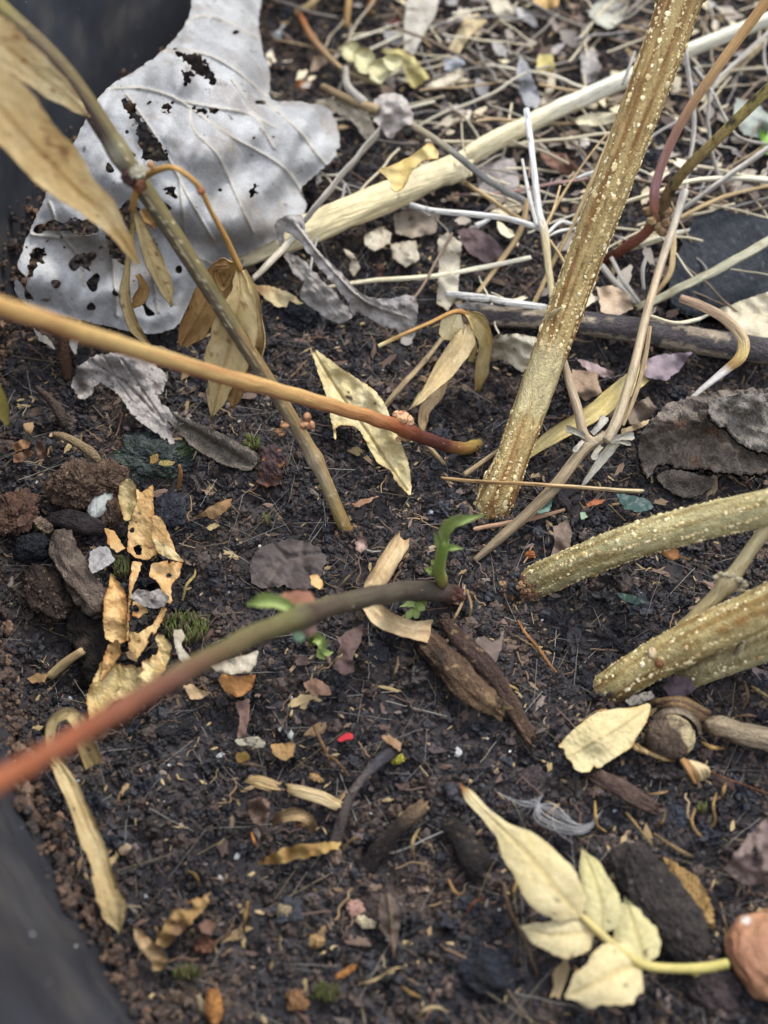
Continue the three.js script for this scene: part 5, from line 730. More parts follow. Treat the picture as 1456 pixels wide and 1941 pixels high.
{ // bark slab at the right
  const a = sheet([[1212, 835, 0.006], [1232, 800, 0.009], [1262, 770, 0.011], [1310, 752, 0.012], [1370, 742, 0.012], [1480, 745, 0.012], [1480, 880, 0.007], [1440, 895, 0.006], [1390, 895, 0.006], [1330, 885, 0.0055], [1285, 882, 0.005], [1250, 878, 0.005], [1228, 905, 0.0035], [1215, 870, 0.0045]], { rag: 6, wrinkle: 0.0022, fine: 0.00035, th: 0.0012, res: 3.2, col: leafCol('#71675e', '#887c70', { f: 220, patch: '#86644e', pt: 0.14, spot: '#8f887e', st: 0.5, grain: 0.35, sf: 520 }) });
  const b = sheet([[1345, 762, 0.0145], [1400, 748, 0.0155], [1480, 752, 0.0155], [1480, 850, 0.0115], [1430, 850, 0.0115], [1400, 835, 0.012], [1375, 808, 0.0125], [1350, 795, 0.0135]], { rag: 5, wrinkle: 0.002, fine: 0.0003, th: 0.001, col: leafCol('#7d766c', '#918a80', { f: 220, grain: 0.35, spot: '#4a423c', st: 0.4 }) });
  const c = sheet([[1245, 905, 0.002], [1275, 890, 0.004], [1330, 900, 0.004], [1355, 910, 0.003], [1330, 935, 0.0015], [1290, 940, 0.001]], { rag: 4, wrinkle: 0.0012, th: 0.0006, col: leafCol('#6a6058', '#7d7268', { grain: 0.3 }) });
  thing('bark_slab', 'rough grey-brown slab of layered bark at the right edge', 'bark', [['lower_layer', a, M.bark], ['upper_layer', b, M.bark], ['hanging_flake', c, M.bark]]); }

// ---------------------------------------------------------------- on the soil: left side
const clodCol = (a, b, o = {}) => leafCol(a, b, { f: 420, grain: 0.45, spot: '#8f7a66', st: 0.5, sf: 1100, ...o });
{ const a = sheet([[138, 725, 0.003], [150, 695, 0.006], [180, 675, 0.0085], [225, 668, 0.0095], [275, 680, 0.009], [310, 705, 0.007], [312, 735, 0.0065], [300, 755, 0.0065], [330, 782, 0.006], [362, 800, 0.0055], [325, 812, 0.005], [332, 842, 0.004], [318, 836, 0.004], [290, 815, 0.0045], [262, 795, 0.005], [235, 765, 0.0055], [210, 735, 0.0055], [185, 728, 0.005], [172, 750, 0.0035], [148, 752, 0.0025]], { rag: 6, wrinkle: 0.001, fine: 0.00014, res: 2.6, th: 0.0004, veins: [[[180, 690], [240, 730], [300, 790]], [[230, 680], [270, 740], [310, 800]], [[200, 680], [220, 720], [250, 760]]], vh: -0.0005, col: leafCol('#9c948e', '#a8a099', { f: 240, patch: '#6a5f58', pt: 0.1, grain: 0.3, spot: '#4f4842', st: 0.44 }) });
  const b = sheet([[300, 770, 0.0055], [345, 790, 0.0065], [400, 812, 0.0065], [450, 838, 0.005], [488, 862, 0.003], [478, 890, 0.0015], [440, 885, 0.002], [400, 868, 0.003], [370, 850, 0.0035], [340, 822, 0.0045]], { rag: 3, wrinkle: 0.0008, fine: 0.0002, th: 0.0006, veins: [[[310, 785], [380, 825], [470, 880]]], vh: -0.001, vw: 7, col: leafCol('#6e665c', '#857b6e', { f: 240, grain: 0.25, patch: '#4f5038', pt: 0.25 }) });
  thing('papery_bark', 'papery grey strip of bark frayed at its left end, below the big grey leaf', 'bark', [['torn_sheet', a, M.grey], ['curled_strip', b, M.bark]]); }
thing('soil_clod', 'crumbly brown clod at the left with grain-like texture', 'clod', lump(150, 920, 0.003, [56, 38, 46], { rough: 0.3, fine: 0.12, detail: 36, col: clodCol('#5d4a3e', '#75604f') }), M.bark);
thing('soil_clod', 'brown crumbly shell of soil around a pale grey root piece', 'clod', [['crust', lump(205, 905, 0.004, [34, 26, 32], { rough: 0.4, fine: 0.12, detail: 30, col: clodCol('#5d4a3e', '#6f5a4a') }), M.bark], ['crust', lump(212, 965, 0.003, [22, 20, 40], { rough: 0.35, fine: 0.1, detail: 24, yaw: 0.2, col: clodCol('#54443a', '#6f5a4a') }), M.bark], ['pale_core', lump(193, 950, 0.0035, [20, 16, 42], { rough: 0.12, fine: 0.02, yaw: -0.35, detail: 14, col: leafCol('#9a9a92', '#aeb0aa') }), M.smooth]]);
thing('mossy_clod', 'blue-grey mossy clod with yellow flecks below the papery bark', 'clod', [['crust', lump(285, 870, 0.001, [75, 34, 48], { rough: 0.35, fine: 0.11, detail: 40, col: clodCol('#3e4444', '#525a54', { patch: '#4a5a38', pt: 0.15, spot: '#6a7470' }) }), M.bark], ['yellow_fleck', sheet([[284, 866, 0.0065], [298, 862, 0.0065], [300, 874, 0.006], [288, 878, 0.006]], { rag: 3, col: leafCol('#9a7a44', '#b08c52') }), M.bark], ['yellow_fleck', sheet([[300, 876, 0.006], [320, 872, 0.006], [332, 877, 0.0055], [322, 882, 0.0055], [304, 882, 0.0055]], { rag: 2, col: leafCol('#a5905a', '#bda86a') }), M.bark]]);
thing('dark_clod', 'dark grey clod beside the tip of the tattered orange leaf', 'clod', lump(322, 965, 0.0015, [28, 22, 38], { rough: 0.35, fine: 0.08, detail: 22, col: clodCol('#34343a', '#43434a', { spot: '#5d5d66' }) }), M.bark);
{ // tattered orange leaf, in rotted pieces held by its midrib
  const W = (o, x = {}) => sheet(o.map((p) => [p[0], p[1], p[2] ?? 0.0045]), { rag: 2.4, ragF: 0.13, sharp: true, wrinkle: 0.0007, fine: 0.00012, res: 2.4, col: OL, holeRag: 3, ...x });
  const pale = leafCol('#c2aa72', '#d0bc8c', { edge: '#a06a34', ew: 5, grain: 0.12 });
  const a = W([[224, 945, 0.006], [228, 918, 0.0075], [242, 906, 0.008], [256, 920, 0.0075], [258, 950, 0.006], [246, 985, 0.005], [236, 985, 0.005]], { col: pale, cup: 0.0008 });
  const b = W([[256, 925, 0.006], [268, 934, 0.006], [290, 918, 0.0065], [292, 980, 0.0055], [300, 1000, 0.005], [296, 1050, 0.004], [280, 1062, 0.0035], [258, 1058, 0.0035], [242, 1045, 0.004], [243, 1000, 0.0045], [252, 960, 0.0055]], { holes: [[[254, 1036], [266, 1034], [268, 1050], [258, 1052]], [[246, 1002], [254, 1000], [254, 1010], [247, 1010]]] });
  const c = W([[290, 975, 0.006], [305, 980, 0.0065], [322, 1015, 0.006], [335, 1048, 0.005], [348, 1066, 0.004], [330, 1062, 0.004], [300, 1048, 0.0045], [288, 1020, 0.005]], {}), c2 = W([[292, 1020, 0.0075], [318, 1030, 0.0075], [338, 1052, 0.0065], [345, 1066, 0.006], [318, 1058, 0.0065], [296, 1044, 0.007]], { col: pale });
  const d = W([[252, 1062], [270, 1066], [262, 1090], [250, 1120], [244, 1180], [243, 1215], [238, 1215], [242, 1150], [246, 1100]]);
  const e = W([[286, 1070], [318, 1062], [345, 1068], [340, 1092], [325, 1108], [326, 1138], [312, 1165], [300, 1190], [278, 1222], [256, 1254], [242, 1222], [244, 1196], [262, 1200], [290, 1182], [304, 1160], [310, 1130], [300, 1104], [282, 1092]], { pores: [[0.06, 0.34, 20]] });
  const f = W([[210, 1086, 0.006], [222, 1104, 0.006], [236, 1118, 0.0055], [240, 1150, 0.005], [238, 1215, 0.004], [222, 1222, 0.004], [200, 1210, 0.005], [196, 1170, 0.0065], [198, 1130, 0.007], [208, 1110, 0.0065]], { cup: 0.001 });
  const g = W([[252, 1140], [275, 1146], [280, 1160], [262, 1172], [250, 1166]], { holes: [[[254, 1148], [262, 1147], [262, 1158], [255, 1158]]] });
  const k = W([[246, 1132, 0.006], [262, 1116, 0.0065], [286, 1122, 0.0065], [302, 1116, 0.006], [320, 1132, 0.0055], [312, 1150, 0.005], [290, 1154, 0.005], [268, 1148, 0.0055]], { col: leafCol('#8f8780', '#a39b94', { spot: '#3f3a36', st: 0.42 }) });
  thing('tattered_leaf', 'tattered orange leaf rotted into lacy pieces, at the left', 'leaf', [a, b, c, c2, d, e, f, g, k].map((x) => ['leaf_piece', x, M.wetleaf]));
  const h = W([[166, 1318, 0.005], [178, 1285, 0.0065], [196, 1250, 0.007], [220, 1214, 0.0065], [228, 1222, 0.006], [216, 1256, 0.0055], [232, 1262, 0.005], [262, 1262, 0.005], [290, 1245, 0.005], [304, 1232, 0.0045], [294, 1212, 0.005], [300, 1202, 0.0055], [326, 1222, 0.006], [318, 1252, 0.0055], [302, 1285, 0.005], [285, 1318, 0.0045], [262, 1332, 0.004], [225, 1322, 0.004], [200, 1345, 0.004], [182, 1385, 0.003], [168, 1362, 0.004]], { rag: 4, cup: 0.0006, holes: [[[258, 1258], [268, 1254], [272, 1270], [262, 1282]]], col: leafCol('#cfae6a', '#dcc48a', { edge: '#a8743c', spot: '#5a4030', st: 0.54, sf: 560, patch: '#bc8848', ps: 0.5 }) });
  thing('tattered_leaf', 'pale torn lower half of a rotted leaf beside the dark twig', 'leaf', [['leaf_piece', h, M.wetleaf], ['leaf_piece', W([[205, 1222, 0.007], [222, 1214, 0.008], [228, 1240, 0.006], [205, 1275, 0.006], [190, 1290, 0.006], [195, 1255, 0.007]], { cup: 0.001 }), M.wetleaf]]);
}
const sc = (name, label, cat, ol, h, col, o = {}) => scrap(name, label, cat, ol.map((p) => [p[0], p[1], p[2] ?? h]), { col, ...o });
sc('grey_scrap', 'flat pale grey leaf square left of the tattered orange leaf', 'leaf', [[170, 1045], [192, 1036], [206, 1036], [212, 1054], [220, 1062], [208, 1070], [190, 1080], [176, 1088], [168, 1070]], 0.007, leafCol('#9c9694', '#aaa5a2', { vein: '#86807c' }), { veins: [[[178, 1080], [195, 1055], [205, 1040]]], mat: M.grey, wrinkle: 0.0004 });
sc('orange_scrap', 'small orange leaf end above the pale grey square', 'leaf', [[198, 1000], [215, 1005], [232, 1030], [238, 1040], [220, 1048], [205, 1030]], 0.005, OL);
thing('bark_stick', 'rough grey-brown bark stick left of the tattered leaf', 'stick', tube([[118, 1012, 0.003, 20], [125, 1055, 0.004, 24], [150, 1100, 0.0045, 26], [180, 1140, 0.004, 28], [192, 1162, 0.002, 20]], { m: 26, step: 3, rough: 0.5, rl: 420, flat: 0.7, col: stemCol('#6a5c52', { fib: 0.35, patch: '#857668', spot: '#a08c7c', st: 0.45 }) }), M.bark);
thing('bark_stick', 'dark slab of bark lying level under the brown clod', 'stick', tube([[98, 985, 0.002, 14], [130, 985, 0.003, 20], [165, 995, 0.003, 20], [198, 1004, 0.0025, 14]], { m: 22, step: 3, rough: 0.15, flat: 0.7, col: stemCol('#3d3636', { fib: 0.35, patch: '#54494a' }) }), M.bark);
thing('bark_stick', 'dark rotten wood sloping beneath the tattered leaf', 'stick', tube([[130, 1120, -0.001, 30], [165, 1190, 0.001, 36], [190, 1250, 0.001, 38], [180, 1310, -0.002, 34]], { m: 26, step: 3, rough: 0.45, rl: 420, flat: 0.7, col: stemCol('#2e2826', { fib: 0.35, patch: '#43382f' }) }), M.bark);
sc('bark_flake', 'pale brown flake on the dark bark slab', 'bark', [[62, 985], [78, 978], [96, 992], [104, 1004], [92, 1010], [72, 1000]], 0.004, leafCol('#7a6654', '#94806c'), { th: 0.0004, wrinkle: 0.002, mat: M.bark });
thing('dark_clod', 'smooth black clod against the pot wall at the left', 'clod', lump(62, 1040, 0.002, [36, 26, 28], { rough: 0.25, fine: 0.06, detail: 20, col: clodCol('#232326', '#303136', { spot: '#3a3d44' }) }), M.bark);
thing('soil_clod', 'reddish brown crumb pile along the pot wall at the left', 'clod', lump(28, 968, 0.003, [40, 22, 44], { rough: 0.45, fine: 0.14, detail: 28, col: clodCol('#54403a', '#6b5040') }), M.bark);
thing('soil_clod', 'dark brown ridge of soil above the hollow by the pot wall', 'clod', lump(90, 1120, 0.002, [40, 26, 60], { rough: 0.4, fine: 0.12, detail: 30, yaw: 0.4, col: clodCol('#3a2f2a', '#4a3c34') }), M.bark);
thing('tan_straw', 'short tan straw at the hollow beside the pot wall', 'straw', tube([[95, 1282, 0.001, 9], [125, 1255, 0.003, 9], [156, 1234, 0.004, 8]], { m: 10, rough: 0.06, jag: 0.6, col: SC.tan }), M.straw);
sc('leaf_scrap', 'ragged tan scrap at the end of the short tan straw', 'leaf scrap', [[50, 1285], [70, 1276], [92, 1278], [85, 1292], [60, 1294]], 0.0015, leafCol('#8f6e46', '#a5845a'));
thing('forked_rootlet', 'pale brown root shaped like a bone above the brown clod', 'root', tube([[104, 824, 0.004, 6], [122, 828, 0.005, 8], [150, 842, 0.005, 8], [172, 858, 0.004, 10], [190, 878, 0.003, 7]], { m: 10, rough: 0.2, col: SC.wood }), M.bark);
thing('forked_rootlet', 'grey-brown root running down beside the papery bark', 'root', tube([[70, 735, 0.002, 5], [95, 758, 0.004, 8], [112, 780, 0.004, 11], [122, 808, 0.002, 9]], { m: 10, rough: 0.3, col: stemCol('#55483f', { fib: 0.35 }) }), M.bark);
thing('bark_stick', 'reddish brown root stump standing below the orange twig', 'stick', tube([[122, 645, 0.006, 10], [124, 680, 0.004, 12], [128, 720, 0.001, 9]], { m: 12, rough: 0.2, col: stemCol('#5d4434', { fib: 0.3 }) }), M.bark);
sc('leaf_scrap', 'white forked sliver of leaf below the orange twig', 'leaf scrap', [[62, 618], [72, 630], [92, 640], [108, 664], [95, 655], [75, 645]], 0.006, leafCol('#b5aa98', '#cbc4b4'));
sc('leaf_scrap', 'pale flake beside the reddish root stump', 'leaf scrap', [[130, 642], [150, 640], [148, 655], [144, 672], [136, 662]], 0.006, leafCol('#a8a49a', '#bcb8ae'));
for (const [label, ol, col] of [['curled brown flake with a pale edge near the left edge', [[22, 842], [42, 832], [58, 838], [52, 850], [30, 856]], leafCol('#8a6444', '#a57c58')], ['reddish brown flake below the curled one at the left', [[24, 862], [60, 852], [66, 860], [40, 875], [28, 876]], leafCol('#6f4e3a', '#8a6648')], ['tan chip on dark soil between the curled flakes', [[45, 802], [62, 800], [64, 815], [50, 825]], leafCol('#8f7350', '#a88a62')], ['small ragged brown husk near the left edge', [[66, 845], [82, 838], [88, 868], [74, 872]], BL]]) sc('leaf_scrap', label, 'leaf scrap', ol, 0.004, col, { wrinkle: 0.002, th: 0.0003 });
thing('yellow_leaf', 'blurred olive yellow blade end poking in at the left edge', 'leaf', ribLeaf([[-260, 380, 0.05], [-120, 560, 0.042], [-12, 740, 0.032], [14, 806, 0.026]], [[0, 10], [0.5, 18], [0.8, 15], [1, 4]], { curl: 0.6, col: leafCol('#a39448', '#b5a65a') }), M.leaf);
sc('orange_scrap', 'curled orange-brown leaf bit on bare soil above the brown crinkled leaf', 'leaf', [[366, 982, 0.002], [388, 968, 0.0045], [412, 952, 0.005], [440, 944, 0.0035], [436, 960, 0.0045], [420, 975, 0.0045], [405, 986, 0.003], [392, 980, 0.003]], 0.003, leafCol('#a07e54', '#b8986a', { edge: '#8a5c34' }), { wrinkle: 0.001 });
sc('leaf_scrap', 'tiny cream splinter beside the curled orange-brown bit', 'leaf scrap', [[390, 1000], [408, 990], [418, 996], [398, 1006]], 0.002, PL);
thing('tan_straw', 'thin orange splinter standing by the mossy clod', 'straw', tube([[338, 925, 0.001, 4], [342, 900, 0.004, 5], [340, 882, 0.006, 3]], { m: 7, col: stemCol('#a5784a') }), M.straw);
sc('bark_flake', 'purple-brown flake of bark left of the slender stem foot', 'bark', [[484, 912, 0.002], [496, 880, 0.004], [500, 850, 0.0045], [515, 843, 0.0045], [532, 852, 0.0045], [540, 875, 0.004], [532, 888, 0.0035], [534, 918, 0.002], [505, 922, 0.0015]], 0.003, leafCol('#4f3f42', '#67504a', { spot: '#94643c', st: 0.36, grain: 0.3 }), { th: 0.0005, fine: 0.0003, mat: M.bark });
sc('leaf_scrap', 'thin peeled curl beside the slender stem foot', 'leaf scrap', [[668, 955], [690, 945], [718, 940], [700, 952], [676, 962]], 0.0035, leafCol('#8a6448', '#a57c5c'));
sc('brown_leaf', 'dark crinkled brown leaf pressed flat in the soil at the centre', 'leaf', [[472, 1085], [482, 1050], [505, 1030], [545, 1022], [590, 1030], [622, 1052], [612, 1085], [596, 1112], [560, 1118], [510, 1108], [480, 1110]], 0.0025, leafCol('#4a413e', '#5f5450', { f: 260, grain: 0.3, vein: '#6d605a', patch: '#75614f', pt: 0.25, ps: 0.6 }), { veins: [[[480, 1095], [540, 1060], [610, 1050]], [[520, 1035], [545, 1060]], [[575, 1030], [570, 1060]], [[505, 1110], [530, 1068]]], vh: -0.0007, vw: 8, wrinkle: 0.001, fine: 0.0002, rag: 9, ragF: 0.07, sharp: true });
sc('orange_scrap', 'orange-tan scrap on the edge of the crinkled brown leaf', 'leaf', [[588, 1092], [602, 1088], [614, 1106], [606, 1118], [590, 1108]], 0.005, OL);
sc('leaf_scrap', 'small dried pink-brown flower husk right of the slender stem foot', 'leaf scrap', [[674, 1030], [684, 1018], [694, 1022], [696, 1036], [684, 1046], [674, 1042]], 0.004, leafCol('#a58c80', '#bda498', { edge: '#6a4a40' }), { cup: 0.0012, wrinkle: 0.001 });
thing('forked_rootlet', 'pale curved rootlet tied to the flower husk', 'root', tube([[690, 1040, 0.002, 2.5], [705, 1046, 0.0028, 2.5], [722, 1045, 0.0025, 2]], { m: 6, col: stemCol('#a8a098') }), M.straw);
{ const c = leafCol('#c2a478', '#d2ba90', { vein: '#a5845a', edge: '#a37c4c', f: 260 });
  thing('curled_husk', 'pale tan husk curling under the dark arching twig', 'husk', [['upper_half', ribLeaf([[762, 1022, 0.003], [745, 1045, 0.006], [722, 1080, 0.0065], [704, 1110, 0.0055], [698, 1140, 0.005]], [[0, 15], [0.3, 26, 18], [0.7, 30, 16], [1, 14]], { curl: 1.1, fold: 0.3, wave: 4, col: c }), M.leaf], ['lower_half', ribLeaf([[696, 1142, 0.005], [718, 1166, 0.0055], [750, 1184, 0.0065], [785, 1194, 0.006], [816, 1198, 0.005]], [[0, 16], [0.3, 22], [0.7, 19], [1, 26]], { curl: 0.9, fold: -0.2, wave: 3, col: c }), M.leaf]]); }
thing('wood_stick', 'dark brown broken stick with a pale worn end, right of centre', 'stick', tube([[792, 1196, 0.001, 20], [815, 1220, 0.003, 26], [860, 1272, 0.004, 29], [915, 1322, 0.0045, 27], [948, 1345, 0.004, 18]], { m: 34, step: 2.5, rough: 0.26, rl: 240, jag: 2.2, flat: 0.85, groove: 0.22, col: stemCol([[0, '#4f4038'], [0.4, '#5a4738'], [0.7, '#6f5844'], [1, '#8a7252']], { fib: 0.45, patch: '#3a302c', spot: '#a58a66', st: 0.46 }) }), M.bark);
thing('wood_stick', 'darker split stick lying along the right of the broken one', 'stick', tube([[842, 1178, 0.003, 12], [870, 1212, 0.0045, 17], [920, 1262, 0.0045, 19], [960, 1325, 0.0035, 17], [1005, 1402, 0.002, 14]], { m: 30, step: 2.5, rough: 0.26, rl: 240, flat: 0.75, jag: 2.4, groove: 0.25, col: stemCol([[0, '#54423a'], [0.5, '#4c3c36'], [1, '#5a4638']], { fib: 0.5, spot: '#8f7556', st: 0.46 }) }), M.bark);
sc('brown_leaf', 'grey-brown dead leaf right of the split stick', 'leaf', [[900, 1212], [918, 1205], [934, 1218], [956, 1206], [950, 1232], [935, 1262], [912, 1248]], 0.004, leafCol('#63544c', '#7a6a60'), { wrinkle: 0.0012 });
sc('brown_leaf', 'reddish dead leaf beside the curled green sprout', 'leaf', [[640, 1210], [670, 1190], [690, 1182], [685, 1215], [668, 1245], [672, 1275], [650, 1280], [630, 1262], [648, 1240]], 0.0025, leafCol('#5a453f', '#6c5550', { vein: '#86705f' }), { wrinkle: 0.0012 });
sc('brown_leaf', 'tan-brown torn leaf scrap below the curled green sprout', 'leaf', [[574, 1295], [598, 1284], [622, 1300], [628, 1318], [605, 1318], [588, 1316]], 0.003, leafCol('#7d5f4c', '#927260'), { wrinkle: 0.001 });
sc('orange_scrap', 'bright orange leaf chip left of the torn brown scrap', 'leaf', [[414, 1290], [420, 1278], [450, 1282], [484, 1278], [478, 1304], [455, 1322], [428, 1312]], 0.004, leafCol('#b0753c', '#c48c50', { edge: '#8a5c34' }));
sc('pale_leaf', 'pale leaf end showing under the dark twig above the orange chip', 'leaf', [[398, 1262], [430, 1252], [470, 1240], [490, 1232], [486, 1256], [475, 1272], [440, 1278], [410, 1272]], 0.006, CL);
sc('pale_leaf', 'curved cream leaf strip beside the moss tuft', 'leaf', [[328, 1194, 0.006], [345, 1192, 0.006], [350, 1205, 0.006], [344, 1225, 0.0055], [362, 1248, 0.0045], [372, 1268, 0.003], [350, 1262, 0.0035], [335, 1240, 0.005], [330, 1215, 0.006]], 0.005, leafCol('#b5a890', '#cbc0aa'));
sc('leaf_scrap', 'tan scalloped chip below the dark twig', 'leaf scrap', [[348, 1300], [362, 1296], [378, 1308], [398, 1312], [384, 1324], [362, 1326]], 0.003, leafCol('#a88a64', '#bd9f78'));
sc('leaf_scrap', 'pinkish brown strip below the orange chip', 'leaf scrap', [[445, 1330], [472, 1325], [474, 1350], [465, 1395], [450, 1400], [455, 1360]], 0.002, leafCol('#7d6054', '#94766a'));
thing('red_fleck', 'tiny bright red plastic fleck on the soil', 'plastic', sheet([[640, 1402, 0.003], [652, 1392, 0.0035], [666, 1390, 0.0035], [668, 1400, 0.0032], [655, 1402, 0.003], [648, 1406, 0.0028]], { rag: 1.5, th: 0.0004, res: 1.6, col: leafCol('#b8242c', '#cc333a', { grain: 0.05 }) }), M.glaze);
sc('orange_scrap', 'square tan leaf chip left of the red fleck', 'leaf', [[513, 1412], [520, 1410], [560, 1408], [556, 1432], [540, 1442], [525, 1434], [516, 1428]], 0.003, leafCol('#b8905a', '#caa876', { edge: '#8a6034', ew: 3 }), { sharp: true, rag: 2 });
sc('pale_leaf', 'spotted cream leaf shred near the square tan chip', 'leaf', [[442, 1402], [470, 1398], [490, 1396], [504, 1408], [498, 1420], [474, 1414], [452, 1412]], 0.003, leafCol('#a8a08a', '#bdb59c', { spot: '#43362e', st: 0.3, sf: 700 }));
for (const [x, y, label] of [[533, 1384, 'white flat grit flake above the square tan chip'], [551, 1393, 'smaller white flake beside the flat grit flake'], [418, 1432, 'pale bead of grit left of the spotted shred'], [450, 1622, 'bluish white pebble in the soil at lower left'], [417, 1664, 'white oval grain on the dark soil at lower left']]) thing('white_pebble', label, 'pebble', lump(x, y, 0.0008, [8, 2.6, 4.5], { detail: 6, rough: 0.5, fine: 0.15, yaw: 0.3 + x, col: leafCol('#a5a8aa', '#b8b6b0') }), M.stem);
thing('leaf_scrap_mottled', 'mottled green and orange leaf crumb below the spotted shred', 'leaf scrap', sheet([[448, 1430, 0.003], [462, 1424, 0.003], [474, 1434, 0.003], [464, 1444, 0.002], [452, 1444, 0.002]], { rag: 3, col: leafCol('#8a5a2c', '#6a6a2c') }), M.leaf);
sc('leaf_scrap', 'pointed tan triangle of leaf right of the red fleck', 'leaf scrap', [[724, 1392], [740, 1394], [762, 1408], [758, 1424], [742, 1414], [726, 1402]], 0.003, leafCol('#8c6a4c', '#a3805c'));
thing('split_straw', 'flat pale straw fragment below the square tan chip', 'straw', tube([[546, 1494, 0.0025, 9], [575, 1502, 0.0032, 12], [610, 1512, 0.003, 13], [640, 1526, 0.0025, 12]], { m: 14, flat: 0.28, rough: 0.1, jag: 2.6, groove: 0.22, ridge: [5, 0.05], col: stemCol('#bda67c', { fib: 0.35, patch: '#a58a5c' }) }), M.straw);
thing('split_straw', 'shorter tan straw fragment at the upper end of the flat one', 'straw', tube([[472, 1476, 0.0025, 8], [492, 1482, 0.003, 12], [522, 1490, 0.0025, 11]], { m: 14, flat: 0.28, rough: 0.14, jag: 2.6, groove: 0.22, col: stemCol('#b59768', { fib: 0.35 }) }), M.straw);
thing('grey_twig', 'thin grey twig arched over the soil below the red fleck', 'twig', tube([[634, 1596, 0.0015, 11], [650, 1548, 0.005, 10], [664, 1510, 0.0065, 8], [690, 1472, 0.0065, 8], [718, 1444, 0.005, 12], [745, 1424, 0.002, 12]], { m: 12, rough: 0.1, col: stemCol([[0, '#7a706a'], [0.5, '#6a5f5a'], [0.75, '#4a474c'], [1, '#3a363a']], { fib: 0.35 }) }), M.bark);
thing('curled_husk', 'curled tan-brown husk half buried below the flat straw fragment', 'husk', [['outer_curl', ribLeaf([[515, 1562, 0.002], [535, 1548, 0.005], [565, 1544, 0.006], [588, 1556, 0.005], [592, 1580, 0.002]], [[0, 8], [0.4, 14], [0.8, 9], [1, 5]], { curl: 1.2, wave: 4, col: leafCol('#8f7352', '#b0946a', { edge: '#5a4434' }) }), M.leaf], ['inner_curl', ribLeaf([[560, 1562, 0.003], [578, 1560, 0.004], [588, 1572, 0.003]], [[0, 6], [0.5, 8], [1, 4]], { curl: 1.2, col: leafCol('#6f5540', '#8a6a4c') }), M.leaf]]);
sc('brown_leaf', 'rusty ragged leaf heap left of the curled husk', 'leaf', [[468, 1520], [490, 1508], [512, 1520], [510, 1545], [495, 1565], [480, 1560], [472, 1540]], 0.004, leafCol('#6f584a', '#8a705e'), { wrinkle: 0.003 });
sc('yellow_leaf', 'yellow-brown streaked husk lying below the curled husk', 'leaf', [[488, 1638, 0.0015], [505, 1626, 0.003], [530, 1610, 0.005], [570, 1600, 0.0055], [610, 1598, 0.005], [648, 1594, 0.003], [640, 1608, 0.003], [600, 1622, 0.003], [560, 1630, 0.003], [520, 1640, 0.002]], 0.003, leafCol('#8c6434', '#b8985a', { f: 420, patch: '#7a4e2c', pt: 0.1, ps: 0.6 }), { wrinkle: 0.0014, rag: 5 });
thing('wood_stick', 'dark wet stick with a tan upper end at the lower centre', 'stick', tube([[802, 1526, 0.004, 13], [780, 1546, 0.0045, 15], [745, 1580, 0.0035, 14], [715, 1615, 0.002, 18], [690, 1652, 0, 20]], { m: 26, step: 2.5, rough: 0.25, jag: 2, flat: 0.7, groove: 0.22, col: stemCol([[0, '#80694f'], [0.25, '#6d5a48'], [0.4, '#3f3632'], [1, '#322d2e']], { fib: 0.4 }) }), M.bark);
thing('wood_stick', 'muddy dark stick sinking into the soil left of the compound leaf', 'stick', tube([[850, 1560, 0.001, 18], [875, 1590, 0.002, 24], [905, 1640, 0.0015, 28], [922, 1680, -0.002, 24]], { m: 24, step: 2.5, rough: 0.3, groove: 0.2, flat: 0.7, col: stemCol('#35302e', { fib: 0.4, spot: '#6a5a48', st: 0.44 }) }), M.bark);
sc('brown_leaf', 'pointed grey-brown leaf blade standing in the soil at the bottom centre', 'leaf', [[722, 1700, 0.004], [738, 1690, 0.0045], [756, 1720, 0.004], [758, 1750, 0.003], [752, 1790, 0.002], [745, 1815, 0.001], [735, 1780, 0.0025], [720, 1760, 0.003], [718, 1730, 0.0035]], 0.003, leafCol('#55463e', '#6a5a50', { vein: '#8f7a62' }), { veins: [[[736, 1695], [742, 1750], [748, 1820]]], vh: 0.0006 });
// lower left, along the pot wall
thing('husk_strip', 'long pale tan husk strip lying along the pot wall', 'husk', [['strip', ribLeaf([[108, 1446, 0.006], [128, 1482, 0.0075], [160, 1560, 0.0075], [188, 1630, 0.006], [204, 1690, 0.005], [216, 1730, 0.004], [228, 1768, 0.002]], [[0, 12], [0.2, 17], [0.6, 22], [0.8, 28, 24], [1, 4]], { curl: 0.9, wave: 5, nu: 80, rag: 0.3, nick: 0.14, col: leafCol('#b89f6e', '#cbb688', { spot: '#5a4434', st: 0.55, edge: '#8a6c40' }) }), M.leaf], ['loop', ribLeaf([[112, 1450, 0.006], [96, 1410, 0.0085], [102, 1368, 0.011], [130, 1352, 0.012], [152, 1374, 0.0105], [162, 1412, 0.0075], [178, 1450, 0.004]], [[0, 9], [0.4, 10], [0.7, 16], [1, 18]], { curl: 0.8, wave: 3, nu: 50, col: leafCol('#b59a66', '#cbb684', { spot: '#5a4030', st: 0.5, edge: '#8a6434' }) }), M.leaf]]);
sc('tattered_leaf', 'tan curled leaf rag at the foot of the husk strip', 'leaf', [[254, 1752, 0.005], [266, 1762, 0.0055], [290, 1785, 0.005], [318, 1818, 0.003], [310, 1836, 0.002], [290, 1842, 0.0015], [285, 1820, 0.003], [268, 1800, 0.004], [256, 1780, 0.0045]], 0.004, leafCol('#a58a60', '#bda078', { edge: '#6a4e34', patch: '#7a5c40', ps: 0.6 }), { wrinkle: 0.0025, cup: 0.001 });
